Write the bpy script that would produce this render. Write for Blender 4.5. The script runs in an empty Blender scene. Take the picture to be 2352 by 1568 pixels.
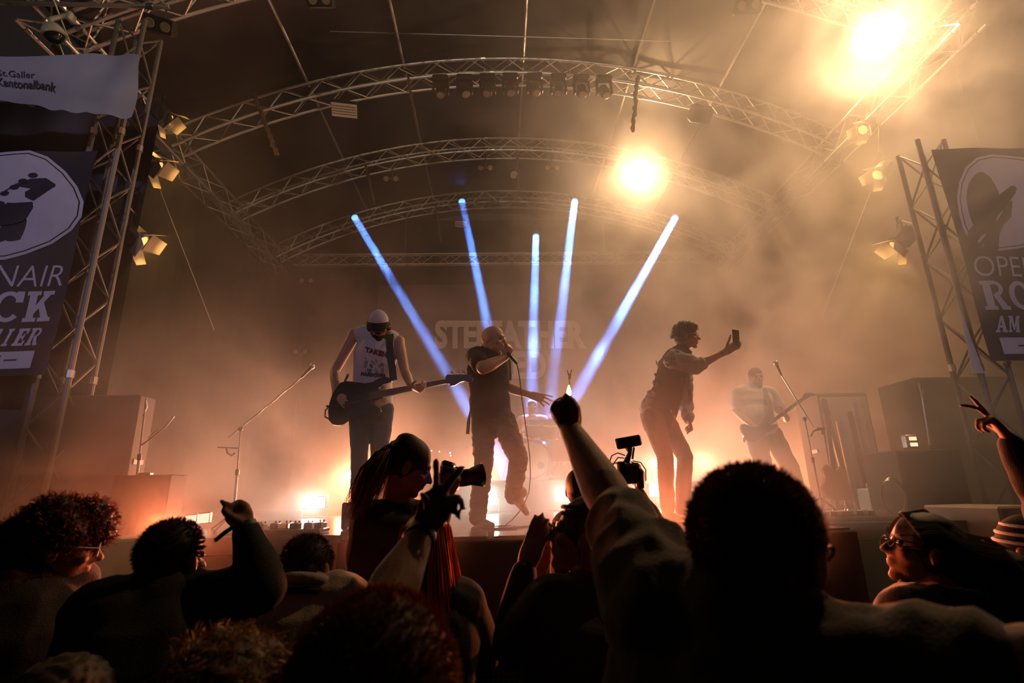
import bpy, math, random
import numpy as np
from mathutils import Vector, Matrix, noise as mnoise
random.seed(7)
np.random.seed(7)
SC = bpy.context.scene
COL = SC.collection
R_ = math.radians

# ---------------------------------------------------------------- camera
FPX = 1220.0
CAM_Z = 1.65
PITCH, YAW, ROLL = R_(15.89), R_(1.73), R_(1.2)
_F = Vector((math.sin(YAW) * math.cos(PITCH), math.cos(YAW) * math.cos(PITCH), math.sin(PITCH)))
_Rt = Vector((math.cos(YAW), -math.sin(YAW), 0))
_U = _Rt.cross(_F)
CR = _Rt * math.cos(ROLL) - _U * math.sin(ROLL)
CU = _U * math.cos(ROLL) + _Rt * math.sin(ROLL)
CAM = Vector((0, 0, CAM_Z))
cd = bpy.data.cameras.new('camera')
cam = bpy.data.objects.new('camera', cd)
COL.objects.link(cam)
cd.sensor_width = 36.0
cd.lens = 36.0 * FPX / 2352.0
cd.clip_start = 0.05
cd.clip_end = 200
cam.matrix_world = Matrix(((CR.x, CU.x, -_F.x, CAM.x), (CR.y, CU.y, -_F.y, CAM.y), (CR.z, CU.z, -_F.z, CAM.z), (0, 0, 0, 1)))
cd.dof.use_dof = True
cd.dof.focus_distance = 4.9
cd.dof.aperture_fstop = 3.2
SC.camera = cam


def P(px, py, Y):
    """world point seen at photo pixel (px, py) at world depth Y"""
    d = _F + CR * ((px - 1176) / FPX) + CU * ((784 - py) / FPX)
    return CAM + d * (Y / d.y)


def PX(p):
    d = Vector(p) - CAM
    f = d.dot(_F)
    return (1176 + FPX * d.dot(CR) / f, 784 - FPX * d.dot(CU) / f)


# ---------------------------------------------------------------- view, world, render options
SC.view_settings.view_transform = 'Standard'
SC.view_settings.look = 'None'
SC.view_settings.gamma = 1
SC.view_settings.use_curve_mapping = False
SC.view_settings.exposure = 0.35
w = bpy.data.worlds.new('night')
SC.world = w
w.use_nodes = True
w.node_tree.nodes['Background'].inputs[0].default_value = (0.13, 0.10, 0.09, 1)
w.node_tree.nodes['Background'].inputs[1].default_value = 0.06
SC.cycles.max_bounces = 4
SC.cycles.diffuse_bounces = 2
SC.cycles.glossy_bounces = 2
SC.cycles.transmission_bounces = 2
SC.cycles.transparent_max_bounces = 6
SC.cycles.volume_bounces = 0
SC.cycles.adaptive_threshold = 0.03
SC.cycles.volume_step_rate = 0.8
SC.cycles.sample_clamp_direct = 0
SC.cycles.sample_clamp_indirect = 3.0
SC.cycles.caustics_reflective = False
SC.cycles.caustics_refractive = False

STAGE_Z = CAM_Z - 0.27
AX = 0.25          # stage axis, x
HALF = 5.45        # half span of the roof
EAVE = CAM_Z + 5.55
CREST = CAM_Z + 7.0
ARCH_Y = [5.4, 7.56, 9.67, 11.7]


# ---------------------------------------------------------------- lights
def light(name, kind, loc, target, color, power, spread=None, size=0.05, angle=None, blend=0.2, sub=None):
    ld = bpy.data.lights.new(name, kind)
    ld.color = color
    ld.energy = power
    if kind == 'SPOT':
        ld.spot_size = R_(angle)
        ld.spot_blend = blend
        ld.shadow_soft_size = size
    elif kind == 'AREA':
        ld.shape = 'DISK'
        ld.size = size
        if spread is not None:
            ld.spread = R_(spread)
    else:
        ld.shadow_soft_size = size
    o = bpy.data.objects.new(name, ld)
    COL.objects.link(o)
    o.location = loc
    if target is not None:
        o.rotation_euler = (Vector(target) - Vector(loc)).to_track_quat('-Z', 'Y').to_euler()
    return o


WARM = (1.0, 0.57, 0.27)
ORANGE = (1.0, 0.36, 0.13)
PEACH = (1.0, 0.50, 0.24)
BLUE = (0.13, 0.32, 1.0)
COOL = (0.95, 1.0, 0.86)

# two warm lamps up in the rig that face the audience
LAMP_A = P(1462, 408, 9.45)
LAMP_B = P(2012, 93, 5.55)
light('light_rig_lamp', 'SPOT', LAMP_A + Vector((0, -0.12, -0.03)), CAM + Vector((0.4, 0, 0)), WARM, 720, size=0.09, angle=150, blend=0.6)
light('light_rig_lamp', 'SPOT', LAMP_B + Vector((-0.03, -0.12, -0.03)), CAM + Vector((1.5, 1, 0)), WARM, 680, size=0.09, angle=160, blend=0.6)
# five narrow blue beams
BEAMS = [((815, 500), (1105, 985), 11.3, 8.7), ((1061, 463), (1172, 1000), 11.55, 8.7), ((1231, 543), (1221, 940), 11.9, 8.92),
         ((1320, 462), (1256, 985), 11.55, 8.7), ((1551, 500), (1290, 965), 11.3, 8.7)]
for (a, b, Ya, Yb) in BEAMS:
    pa, pb = P(a[0], a[1], Ya), P(b[0], b[1], Yb)
    light('light_beam', 'AREA', pa + (pb - pa).normalized() * 0.01, pb, BLUE, 58, size=0.165, spread=1.8)
# white floor strobes at the back of the deck
STROBES = [(722, 1154, 7.6), (1124, 1144, 7.9), (1292, 1136, 8.0), (1508, 1126, 8.0)]
for (x, y, Y) in STROBES:
    p = P(x, y, Y)
    light('light_strobe', 'AREA', p + Vector((0, -0.07, 0)), p + Vector((0, -2, 0.25)), COOL, 15, size=0.22, spread=150)
# orange wash lamps low at the back, the hidden ones added for more glow
PARS = [(1500, 1064, 8.9), (1552, 1063, 8.9), (1606, 1062, 8.9), (803, 1092, 8.9), (868, 1096, 8.9), (1112, 1096, 9.6), (1748, 1106, 8.9)]
for i, (x, y, Y) in enumerate(PARS):
    p = P(x, y, Y)
    light('light_wash', 'SPOT', p + Vector((0, -0.1, 0)), p + Vector((0, -3, 0.35)), (1.0, 0.33, 0.15), (170, 170, 300, 640, 640, 420, 560)[i], size=0.08, angle=128, blend=1.0)
# front of house light on the rig, the banners and the band
light('light_front_of_house', 'SPOT', (-5.5, -9, 7.0), (-4.4, 4.7, 4.4), (0.70, 0.60, 1.0), 1200, size=0.2, angle=17, blend=0.5)
light('light_front_of_house', 'SPOT', (1.5, -9, 7.5), (-1.5, 8, 7.6), (1.0, 0.86, 0.6), 750, size=0.2, angle=38, blend=0.5)
light('light_front_of_house', 'SPOT', (5.5, -9, 7.0), (4.7, 4.7, 4.2), (0.72, 0.6, 0.9), 900, size=0.2, angle=17, blend=0.5)
light('light_front_of_house', 'SPOT', (-1.0, -10, 8.5), (-1.2, 4.5, 2.7), (0.85, 0.66, 0.95), 560, size=0.2, angle=14, blend=0.7)
# small orange footlights added out of sight to put a rim on the crowd
ADDED_FOOT = [(392, 4.35), (915, 3.72), (1404, 4.35), (1745, 3.72)]
for (px, Y) in ADDED_FOOT:
    p = P(px, 1215, Y); p.z = STAGE_Z + 0.07
    light('light_added_foot', 'SPOT', p + Vector((0, -0.07, 0)), p + Vector((0, -2, 0.1)), (1.0, 0.20, 0.07), 110 if px < 500 else 260, size=0.05, angle=150, blend=0.5)


# ---------------------------------------------------------------- materials
def mat(name, color, rough=0.6, metal=0.0, emit=None, estr=1.0, bump=0.0, bscale=60.0, var=0.0, spec=0.5, vscale=8.0, sheen=0.0):
    m = bpy.data.materials.new(name)
    m.use_nodes = True
    nt = m.node_tree
    b = nt.nodes['Principled BSDF']
    b.inputs['Base Color'].default_value = (*color, 1)
    b.inputs['Roughness'].default_value = rough
    b.inputs['Metallic'].default_value = metal
    b.inputs['Specular IOR Level'].default_value = spec
    if sheen:
        b.inputs['Sheen Weight'].default_value = sheen
        b.inputs['Sheen Roughness'].default_value = 0.4
    tc = nt.nodes.new('ShaderNodeTexCoord')
    if emit:
        b.inputs['Emission Color'].default_value = (*emit, 1)
        b.inputs['Emission Strength'].default_value = estr
    if bump:
        n = nt.nodes.new('ShaderNodeTexNoise')
        n.inputs['Scale'].default_value = bscale
        n.inputs['Detail'].default_value = 3
        nt.links.new(tc.outputs['Object'], n.inputs['Vector'])
        bp = nt.nodes.new('ShaderNodeBump')
        bp.inputs['Strength'].default_value = bump
        bp.inputs['Distance'].default_value = 0.01
        nt.links.new(n.outputs['Fac'], bp.inputs['Height'])
        nt.links.new(bp.outputs[0], b.inputs['Normal'])
    if var:
        n2 = nt.nodes.new('ShaderNodeTexNoise')
        n2.inputs['Scale'].default_value = vscale
        n2.inputs['Detail'].default_value = 4
        nt.links.new(tc.outputs['Object'], n2.inputs['Vector'])
        mx = nt.nodes.new('ShaderNodeMix')
        mx.data_type = 'RGBA'
        mx.inputs[6].default_value = (*[c * (1 - var) for c in color], 1)
        mx.inputs[7].default_value = (*[min(1, c * (1 + var)) for c in color], 1)
        nt.links.new(n2.outputs['Fac'], mx.inputs[0])
        nt.links.new(mx.outputs[2], b.inputs['Base Color'])
    return m


M = {}
M['black'] = mat('black_plastic', (0.012, 0.012, 0.013), 0.45)
M['blackmatte'] = mat('black_paint', (0.030, 0.027, 0.025), 0.75, bump=0.3, bscale=150)
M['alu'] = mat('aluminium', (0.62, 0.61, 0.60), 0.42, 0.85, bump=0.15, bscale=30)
M['alu_dark'] = mat('shaded_tower_tube', (0.16, 0.15, 0.15), 0.6, 0.5)  # same aluminium, darkened for the weak light on the towers
M['steel'] = mat('steel', (0.45, 0.45, 0.46), 0.3, 1.0)
M['chrome'] = mat('chrome', (0.8, 0.8, 0.8), 0.12, 1.0)
M['roof'] = mat('roof_membrane', (0.014, 0.013, 0.011), 0.5, bump=0.6, bscale=1.5, var=0.25, vscale=1.2)
M['cloth'] = mat('stage_cloth', (0.014, 0.012, 0.011), 0.95, bump=0.6, bscale=2.5, var=0.2)
M['deck'] = mat('stage_deck', (0.05, 0.047, 0.045), 0.17, bump=0.08, bscale=40, var=0.3, vscale=3)
M['skirt'] = mat('stage_skirt', (0.045, 0.038, 0.034), 0.8, bump=0.4, bscale=4)
M['ground'] = mat('ground', (0.03, 0.028, 0.025), 0.9, bump=0.5, bscale=12, var=0.4)
M['white'] = mat('white_plastic', (0.75, 0.74, 0.72), 0.35)
M['cam_white'] = mat('camera_housing_white', (0.55, 0.54, 0.50), 0.35)
M['letter'] = mat('white_print', (0.42, 0.41, 0.42), 0.8)
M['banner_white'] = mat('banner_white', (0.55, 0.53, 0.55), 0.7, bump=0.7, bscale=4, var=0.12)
M['banner_black'] = mat('banner_black', (0.012, 0.012, 0.016), 0.6, bump=0.5, bscale=4)

# ---------------------------------------------------------------- haze
hz = bpy.data.materials.new('haze')
hz.use_nodes = True
nt = hz.node_tree
nt.nodes.clear()
out = nt.nodes.new('ShaderNodeOutputMaterial')
vs = nt.nodes.new('ShaderNodeVolumeScatter')
vs.inputs['Anisotropy'].default_value = 0.3
vs.inputs['Color'].default_value = (1, 1, 1, 1)
geo = nt.nodes.new('ShaderNodeNewGeometry')
nz = nt.nodes.new('ShaderNodeTexNoise')
nz.inputs['Scale'].default_value = 0.75
nz.inputs['Detail'].default_value = 3.0
nz.inputs['Roughness'].default_value = 0.55
nz.inputs['Distortion'].default_value = 1.0
mpn = nt.nodes.new('ShaderNodeMapping')
mpn.inputs['Location'].default_value = (3.7, 1.1, 0.4)
nt.links.new(geo.outputs['Position'], mpn.inputs['Vector'])
nt.links.new(mpn.outputs[0], nz.inputs['Vector'])
mr = nt.nodes.new('ShaderNodeMapRange')
mr.inputs['From Min'].default_value = 0.42
mr.inputs['From Max'].default_value = 0.62
mr.inputs['To Min'].default_value = 0.28
mr.inputs['To Max'].default_value = 2.2
nt.links.new(nz.outputs['Fac'], mr.inputs['Value'])
# smoke is thicker to the right of the rig and low over the deck
sx = nt.nodes.new('ShaderNodeSeparateXYZ')
nt.links.new(geo.outputs['Position'], sx.inputs[0])
mx_ = nt.nodes.new('ShaderNodeMapRange')
mx_.interpolation_type = 'SMOOTHSTEP'
mx_.inputs['From Min'].default_value = -0.8
mx_.inputs['From Max'].default_value = 4.5
mx_.inputs['To Min'].default_value = 0.009
mx_.inputs['To Max'].default_value = 0.14
nt.links.new(sx.outputs['X'], mx_.inputs['Value'])
mz_ = nt.nodes.new('ShaderNodeMapRange')
mz_.interpolation_type = 'SMOOTHSTEP'
mz_.inputs['From Min'].default_value = STAGE_Z + 2.4
mz_.inputs['From Max'].default_value = STAGE_Z
mz_.inputs['To Min'].default_value = 0.0
mz_.inputs['To Max'].default_value = 0.065
nt.links.new(sx.outputs['Z'], mz_.inputs['Value'])
ad = nt.nodes.new('ShaderNodeMath')
ad.operation = 'ADD'
nt.links.new(mx_.outputs[0], ad.inputs[0])
nt.links.new(mz_.outputs[0], ad.inputs[1])
mu = nt.nodes.new('ShaderNodeMath')
mu.operation = 'MULTIPLY'
nt.links.new(ad.outputs[0], mu.inputs[0])
nt.links.new(mr.outputs[0], mu.inputs[1])
nt.links.new(mu.outputs[0], vs.inputs['Density'])
nt.links.new(vs.outputs[0], out.inputs['Volume'])


# ---------------------------------------------------------------- mesh helpers
OFF = {}


def tag(o, label=None, cat=None, group=None, kind=None):
    if label: o['label'] = label
    if cat: o['category'] = cat
    if group: o['group'] = group
    if kind: o['kind'] = kind
    return o


def empty(name, loc, label=None, cat=None, group=None, kind=None):
    o = bpy.data.objects.new(name, None)
    o.empty_display_size = 0.1
    COL.objects.link(o)
    o.location = loc
    OFF[o.name] = Vector(loc)
    return tag(o, label, cat, group, kind)


def frame_of(d, up=Vector((0, 0, 1))):
    d = Vector(d).normalized()
    if abs(d.dot(up)) > 0.98:
        up = Vector((0, 1, 0)) if abs(d.y) < 0.9 else Vector((1, 0, 0))
    s = d.cross(up).normalized()
    u = s.cross(d).normalized()
    return s, u, d


class MB:
    def __init__(self):
        self.v, self.f = [], []

    def add(self, vs, fs):
        n = len(self.v)
        self.v.extend([Vector(v) for v in vs])
        self.f.extend([tuple(i + n for i in f) for f in fs])
        return self

    def box(self, c, s, rot=None, bevel=0.0):
        c = Vector(c)
        hx, hy, hz_ = s[0] / 2, s[1] / 2, s[2] / 2
        R = rot if rot is not None else Matrix.Identity(3)
        if bevel <= 0:
            vs = [c + R @ Vector((x * hx, y * hy, z * hz_)) for x in (-1, 1) for y in (-1, 1) for z in (-1, 1)]
            fs = [(0, 1, 3, 2), (4, 6, 7, 5), (0, 4, 5, 1), (2, 3, 7, 6), (0, 2, 6, 4), (1, 5, 7, 3)]
            return self.add(vs, fs)
        b = min(bevel, hx * 0.9, hy * 0.9, hz_ * 0.9)
        vs, fs, idx = [], [], {}
        for x in (-1, 1):
            for y in (-1, 1):
                for z in (-1, 1):
                    for ax in range(3):
                        p = [x * (hx - b), y * (hy - b), z * (hz_ - b)]
                        p[ax] = (x, y, z)[ax] * (hx, hy, hz_)[ax]
                        idx[(x, y, z, ax)] = len(vs)
                        vs.append(c + R @ Vector(p))
        S = (-1, 1)
        for s_ in S:
            fs.append(tuple(idx[(s_, y, z, 0)] for y, z in ((-1, -1), (1, -1), (1, 1), (-1, 1))))
            fs.append(tuple(idx[(x, s_, z, 1)] for x, z in ((-1, -1), (1, -1), (1, 1), (-1, 1))))
            fs.append(tuple(idx[(x, y, s_, 2)] for x, y in ((-1, -1), (1, -1), (1, 1), (-1, 1))))
        for a in S:
            for b_ in S:
                fs.append((idx[(a, b_, -1, 0)], idx[(a, b_, 1, 0)], idx[(a, b_, 1, 1)], idx[(a, b_, -1, 1)]))
                fs.append((idx[(a, -1, b_, 0)], idx[(a, 1, b_, 0)], idx[(a, 1, b_, 2)], idx[(a, -1, b_, 2)]))
                fs.append((idx[(-1, a, b_, 1)], idx[(1, a, b_, 1)], idx[(1, a, b_, 2)], idx[(-1, a, b_, 2)]))
                for c_ in S:
                    fs.append((idx[(a, b_, c_, 0)], idx[(a, b_, c_, 1)], idx[(a, b_, c_, 2)]))
        return self.add(vs, fs)

    def tube(self, pts, r, seg=8, cap=True, flat=1.0, up=None):
        """tube along a polyline; r a number or a list"""
        pts = [Vector(p) for p in pts]
        n = len(pts)
        rs = r if isinstance(r, (list, tuple)) else [r] * n
        vs, fs = [], []
        prev = None
        for i, p in enumerate(pts):
            d = (pts[min(i + 1, n - 1)] - pts[max(i - 1, 0)])
            if d.length < 1e-9: d = Vector((0, 0, 1))
            d.normalize()
            if prev is None:
                s, u, _ = frame_of(d, up or Vector((0, 0, 1)))
            else:
                s = prev - d * prev.dot(d)
                if s.length < 1e-6: s, u, _ = frame_of(d)
                s.normalize()
                u = s.cross(d).normalized()
            prev = s
            for k in range(seg):
                a = 2 * math.pi * k / seg
                vs.append(p + s * math.cos(a) * rs[i] + u * math.sin(a) * rs[i] * flat)
        for i in range(n - 1):
            for k in range(seg):
                k2 = (k + 1) % seg
                fs.append((i * seg + k, i * seg + k2, (i + 1) * seg + k2, (i + 1) * seg + k))
        if cap:
            fs.append(tuple(range(seg))[::-1])
            fs.append(tuple((n - 1) * seg + k for k in range(seg)))
        return self.add(vs, fs)

    def ell(self, c, r, rot=None, seg=16, rings=10):
        c = Vector(c)
        R = rot if rot is not None else Matrix.Identity(3)
        r = (r, r, r) if not isinstance(r, (tuple, list, Vector)) else r
        vs, fs = [c + R @ Vector((0, 0, r[2]))], []
        for i in range(1, rings):
            t = math.pi * i / rings
            for k in range(seg):
                a = 2 * math.pi * k / seg
                vs.append(c + R @ Vector((r[0] * math.sin(t) * math.cos(a), r[1] * math.sin(t) * math.sin(a), r[2] * math.cos(t))))
        vs.append(c + R @ Vector((0, 0, -r[2])))
        for k in range(seg):
            k2 = (k + 1) % seg
            fs.append((0, 1 + k, 1 + k2))
            for i in range(rings - 2):
                a = 1 + i * seg
                fs.append((a + k, a + seg + k, a + seg + k2, a + k2))
            a = 1 + (rings - 2) * seg
            fs.append((a + k, len(vs) - 1, a + k2))
        return self.add(vs, fs)

    def lathe(self, c, axis, prof, seg=24, up=None):
        """prof: list of (distance along the axis, radius)"""
        s, u, d = frame_of(axis, up or Vector((0, 0, 1)))
        c = Vector(c)
        vs, fs = [], []
        for (h, r) in prof:
            for k in range(seg):
                a = 2 * math.pi * k / seg
                vs.append(c + d * h + (s * math.cos(a) + u * math.sin(a)) * max(r, 1e-4))
        for i in range(len(prof) - 1):
            for k in range(seg):
                k2 = (k + 1) % seg
                fs.append((i * seg + k, i * seg + k2, (i + 1) * seg + k2, (i + 1) * seg + k))
        fs.append(tuple(range(seg))[::-1])
        fs.append(tuple((len(prof) - 1) * seg + k for k in range(seg)))
        return self.add(vs, fs)

    def prism(self, pts, n, th):
        """polygon of world points extruded by th along n"""
        n = Vector(n).normalized()
        pts = [Vector(p) for p in pts]
        k = len(pts)
        a = [p - n * th / 2 for p in pts] + [p + n * th / 2 for p in pts]
        fs = [tuple(range(k))[::-1], tuple(range(k, 2 * k))] + [(i, (i + 1) % k, k + (i + 1) % k, k + i) for i in range(k)]
        return self.add(a, fs)

    def grid(self, fn, nu, nv, th=0.0):
        vs = [fn(i / nu, j / nv) for i in range(nu + 1) for j in range(nv + 1)]
        fs = [(i * (nv + 1) + j, (i + 1) * (nv + 1) + j, (i + 1) * (nv + 1) + j + 1, i * (nv + 1) + j + 1) for i in range(nu) for j in range(nv)]
        return self.add(vs, fs)

    def build(self, name, material, parent=None, smooth=True, angle=40, label=None, cat=None, group=None, kind=None, loc=None):
        me = bpy.data.meshes.new(name)
        if parent is not None:
            off = OFF[parent.name]
        elif loc is not None:
            off = Vector(loc)
        else:
            xs = [v.x for v in self.v]; ys = [v.y for v in self.v]; zs = [v.z for v in self.v]
            off = Vector(((min(xs) + max(xs)) / 2, (min(ys) + max(ys)) / 2, min(zs)))
        me.from_pydata([tuple(v - off) for v in self.v], [], self.f)
        me.validate()
        if material is not None: me.materials.append(material)
        o = bpy.data.objects.new(name, me)
        COL.objects.link(o)
        if parent is not None:
            o.parent = parent
        else:
            o.location = off
        OFF[o.name] = off
        if smooth:
            try:
                me.shade_smooth()
                me.set_sharp_from_angle(angle=R_(angle))
            except Exception:
                pass
        return tag(o, label, cat, group, kind)


def rotm(yaw=0, pitch=0, roll=0):
    return (Matrix.Rotation(yaw, 3, 'Z') @ Matrix.Rotation(pitch, 3, 'X') @ Matrix.Rotation(roll, 3, 'Y'))


def copy_tree(o, parent=None, name=None):
    c = o.copy()
    if name: c.name = name
    COL.objects.link(c)
    c.parent = parent
    OFF[c.name] = OFF.get(o.name, Vector((0, 0, 0)))
    for ch in list(o.children):
        copy_tree(ch, c)
    return c
# ================================================================ setting
def arch_z(x, crest=CREST):
    Rr = (HALF ** 2 + (CREST - EAVE) ** 2) / (2 * (CREST - EAVE))
    return crest - Rr + math.sqrt(max(0.0, Rr * Rr - (x - AX) ** 2))


b = MB()
b.box((0, 6, -0.05), (40, 46, 0.1))
b.build('ground', M['ground'], kind='structure')
b = MB()
b.box((AX, 8.55, STAGE_Z - 0.06), (12.2, 8.8, 0.12))
b.build('stage_floor', M['deck'], kind='structure')
b = MB()
def skirt_fn(u, v):
    x = AX - 6.1 + 12.2 * u
    return Vector((x, 4.17 + 0.012 * math.sin(x * 9) + 0.01 * math.sin(x * 23 + 1), v * (STAGE_Z - 0.13)))
b.grid(skirt_fn, 160, 2)
b.build('trim_stage_skirt', M['skirt'], kind='structure')
# roof membrane
def roof_fn(u, v):
    x = AX - HALF - 0.25 + (2 * HALF + 0.5) * u
    return Vector((x, 5.2 + 7.6 * v, arch_z(min(max(x, AX - HALF), AX + HALF)) + 0.24 + 0.02 * math.sin(x * 3 + v * 9) - (0.04 * math.sin(v * math.pi * 3) ** 2)))
b = MB(); b.grid(roof_fn, 60, 40)
b.build('ceiling', M['roof'], kind='structure')
# cloth walls at the back and both sides
def pleat(t, k=1.0):
    return 0.010 * math.sin(t * 11 * k) + 0.004 * math.sin(t * 29 * k + 2)
b = MB()
b.grid(lambda u, v: Vector((AX - 6 + 12 * u, 12.75 + 0.25 * pleat(12 * u), STAGE_Z + (CREST - STAGE_Z) * v)), 200, 3)
b.build('wall_back', M['cloth'], kind='structure')
for nm, s in (('wall_left', -1), ('wall_right', 1)):
    b = MB()
    b.grid(lambda u, v: Vector((AX + s * (5.85 + pleat(8.0 * u)), 5.6 + 7.2 * u, STAGE_Z + (EAVE + 0.1 - STAGE_Z) * v)), 120, 3)
    b.build(nm, M['cloth'], kind='structure')
b = MB()
b.box((AX, 8.32, 4.6), (16, 9.76, 9.4))
hb = b.build('haze', hz, kind='stuff', smooth=False)
tag(hb, 'smoke and haze hanging over the whole stage', 'haze')


def truss(name, path, ups, w, h, parent=None, r=0.024, rb=0.011, pitch=0.32, label=None, group=None, nch=4, cat='truss', mt='alu'):
    """box truss along a path; ups = list of up vectors"""
    path = [Vector(p) for p in path]
    t = empty(name, path[0], label, cat, group)
    n = len(path)
    fr = []
    for i, p in enumerate(path):
        d = (path[min(i + 1, n - 1)] - path[max(i - 1, 0)]).normalized()
        u = Vector(ups[i] if isinstance(ups, list) else ups)
        u = (u - d * u.dot(d)).normalized()
        fr.append((p, d.cross(u).normalized(), u))
    corners = [(-1, -1), (1, -1), (1, 1), (-1, 1)] if nch == 4 else [(-1, -1), (1, -1), (0, 1)]
    lines = []
    for (a, c) in corners:
        ln = [p + s * a * w / 2 + u * c * h / 2 for (p, s, u) in fr]
        lines.append(ln)
        MB().tube(ln, r, 8).build('chord', M[mt], t)
    # lacing between neighbouring chords
    b = MB()
    def at(ln, s):
        L = 0
        for i in range(n - 1):
            seg = (ln[i + 1] - ln[i]).length
            if L + seg >= s or i == n - 2:
                return ln[i].lerp(ln[i + 1], min(1, (s - L) / max(seg, 1e-6)))
            L += seg
    for q in range(len(corners)):
        A, B = lines[q], lines[(q + 1) % len(corners)]
        LA = sum((A[i + 1] - A[i]).length for i in range(n - 1))
        LB = sum((B[i + 1] - B[i]).length for i in range(n - 1))
        k = max(2, int(LA / pitch))
        for j in range(k):
            s0, s1 = j / k, (j + 1) / k
            X, Y_, LX, LY = (A, B, LA, LB) if (j + q) % 2 == 0 else (B, A, LB, LA)
            b.tube([at(X, s0 * LX), at(Y_, s1 * LY)], rb, 5, cap=False)
    b.build('bracing', M[mt], t)
    # clamp blocks where sections join
    L = sum((path[i + 1] - path[i]).length for i in range(n - 1))
    for ln in lines:
        s = 0.12
        while s < L:
            p = at(ln, min(s, L - 0.02)); q_ = at(ln, min(s + 0.07, L - 0.01))
            if (q_ - p).length > 0.005: MB().tube([p, q_], r * 1.45, 8).build('coupler', M['steel'], t)
            s += 2.6
    return t


lab = ['curved roof truss at the front mouth of the stage', 'curved roof truss carrying the row of black moving lights',
       'curved roof truss in the middle with pairs of round lamps', 'curved roof truss at the back holding the blue beam lights']
for k, Y in enumerate(ARCH_Y):
    pts, ups = [], []
    Rr = (HALF ** 2 + (CREST - EAVE) ** 2) / (2 * (CREST - EAVE))
    cz = CREST - Rr
    amax = math.asin(HALF / Rr)
    for i in range(33):
        a = -amax + 2 * amax * i / 32
        pts.append((AX + (Rr - 0.0) * math.sin(a), Y, cz + Rr * math.cos(a)))
        ups.append(Vector((math.sin(a), 0, math.cos(a))))
    truss('arched_truss', pts, ups, 0.29, 0.29, label=lab[k], group='curved roof trusses')
for s, nm in ((-1, 'straight eave truss along the side with the white dome camera'), (1, 'straight eave truss along the smoky side of the roof')):
    truss('eave_truss', [(AX + s * (HALF + 0.02), 4.9, EAVE - 0.12), (AX + s * (HALF + 0.02), 12.2, EAVE - 0.12)], Vector((0, 0, 1)), 0.32, 0.36, label=nm, pitch=0.4, group=None)
truss('rear_truss', [(AX - 5.2, 12.2, CAM_Z + 5.62), (AX + 5.2, 12.2, CAM_Z + 5.62)], Vector((0, 0, 1)), 0.1, 0.27, r=0.02, rb=0.008, label='flat straight truss across the back above the band name', pitch=0.34)
rt_ = bpy.data.objects['rear_truss']
for xx in (-2.5, 2.5):
    b = MB(); b.tube([(AX + xx, 12.2, CAM_Z + 5.75), (AX + xx, 12.2, arch_z(AX + xx) + 0.2)], 0.015, 6); b.build('hanger', M['steel'], rt_)
# purlins between the arches
PUR = [-3.1, -1.52, 0.52, 2.4, 3.85]
for i, x in enumerate(PUR):
    b = MB()
    z = arch_z(x) + 0.17
    b.tube([(x, 5.2, z), (x, 7.5, z)], 0.026, 8); b.tube([(x, 7.62, z), (x, 9.6, z)], 0.022, 8); b.tube([(x, 9.75, z), (x, 11.7, z)], 0.022, 8)
    b.build('roof_purlin', M['alu'], label=['thin roof tube nearest the dome camera side', 'second thin roof tube from the dome camera side', 'thin roof tube at the crest above the singer',
            'thin roof tube running past the glowing lamp in the rig', 'thin roof tube nearest the smoky side'][i], cat='roof tube', group='thin tubes along the roof membrane')
# ================================================================ people: library
def PZ(px, py, Z):
    d = _F + CR * ((px - 1176) / FPX) + CU * ((784 - py) / FPX)
    return CAM + d * ((Z - CAM.z) / d.z)


def loft(mb, secs, side, seg=16):
    """closed elliptical loft. secs: (centre, half width, half depth); side: world vector of the width axis"""
    side = Vector(side)
    cs = [Vector(s[0]) for s in secs]
    n = len(cs)
    rings = []
    for i in range(n):
        d = (cs[min(i + 1, n - 1)] - cs[max(i - 1, 0)]).normalized()
        s = (side - d * side.dot(d)).normalized()
        u = s.cross(d).normalized()
        rings.append((cs[i], d, s, u, secs[i][1], secs[i][2]))
    full = []
    c, d, s, u, w, h = rings[0]
    m = min(w, h)
    for a in (80, 55, 28):
        full.append((c - d * m * math.sin(R_(a)), s, u, w * math.cos(R_(a)), h * math.cos(R_(a))))
    for (c, d, s, u, w, h) in rings:
        full.append((c, s, u, w, h))
    c, d, s, u, w, h = rings[-1]
    m = min(w, h)
    for a in (28, 55, 80):
        full.append((c + d * m * math.sin(R_(a)), s, u, w * math.cos(R_(a)), h * math.cos(R_(a))))
    vs, fs = [], []
    for (c, s, u, w, h) in full:
        for k in range(seg):
            a = 2 * math.pi * k / seg
            vs.append(c + s * math.cos(a) * w + u * math.sin(a) * h)
    for i in range(len(full) - 1):
        for k in range(seg):
            k2 = (k + 1) % seg
            fs.append((i * seg + k, i * seg + k2, (i + 1) * seg + k2, (i + 1) * seg + k))
    fs.append(tuple(range(seg))[::-1])
    fs.append(tuple((len(full) - 1) * seg + k for k in range(seg)))
    mb.add(vs, fs)
    return mb


def limb(mb, pts, rs, seg=12):
    d = (Vector(pts[-1]) - Vector(pts[0])).normalized()
    s, u, _ = frame_of(d)
    return loft(mb, [(p, r, r) for p, r in zip(pts, rs)], s, seg)


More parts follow.
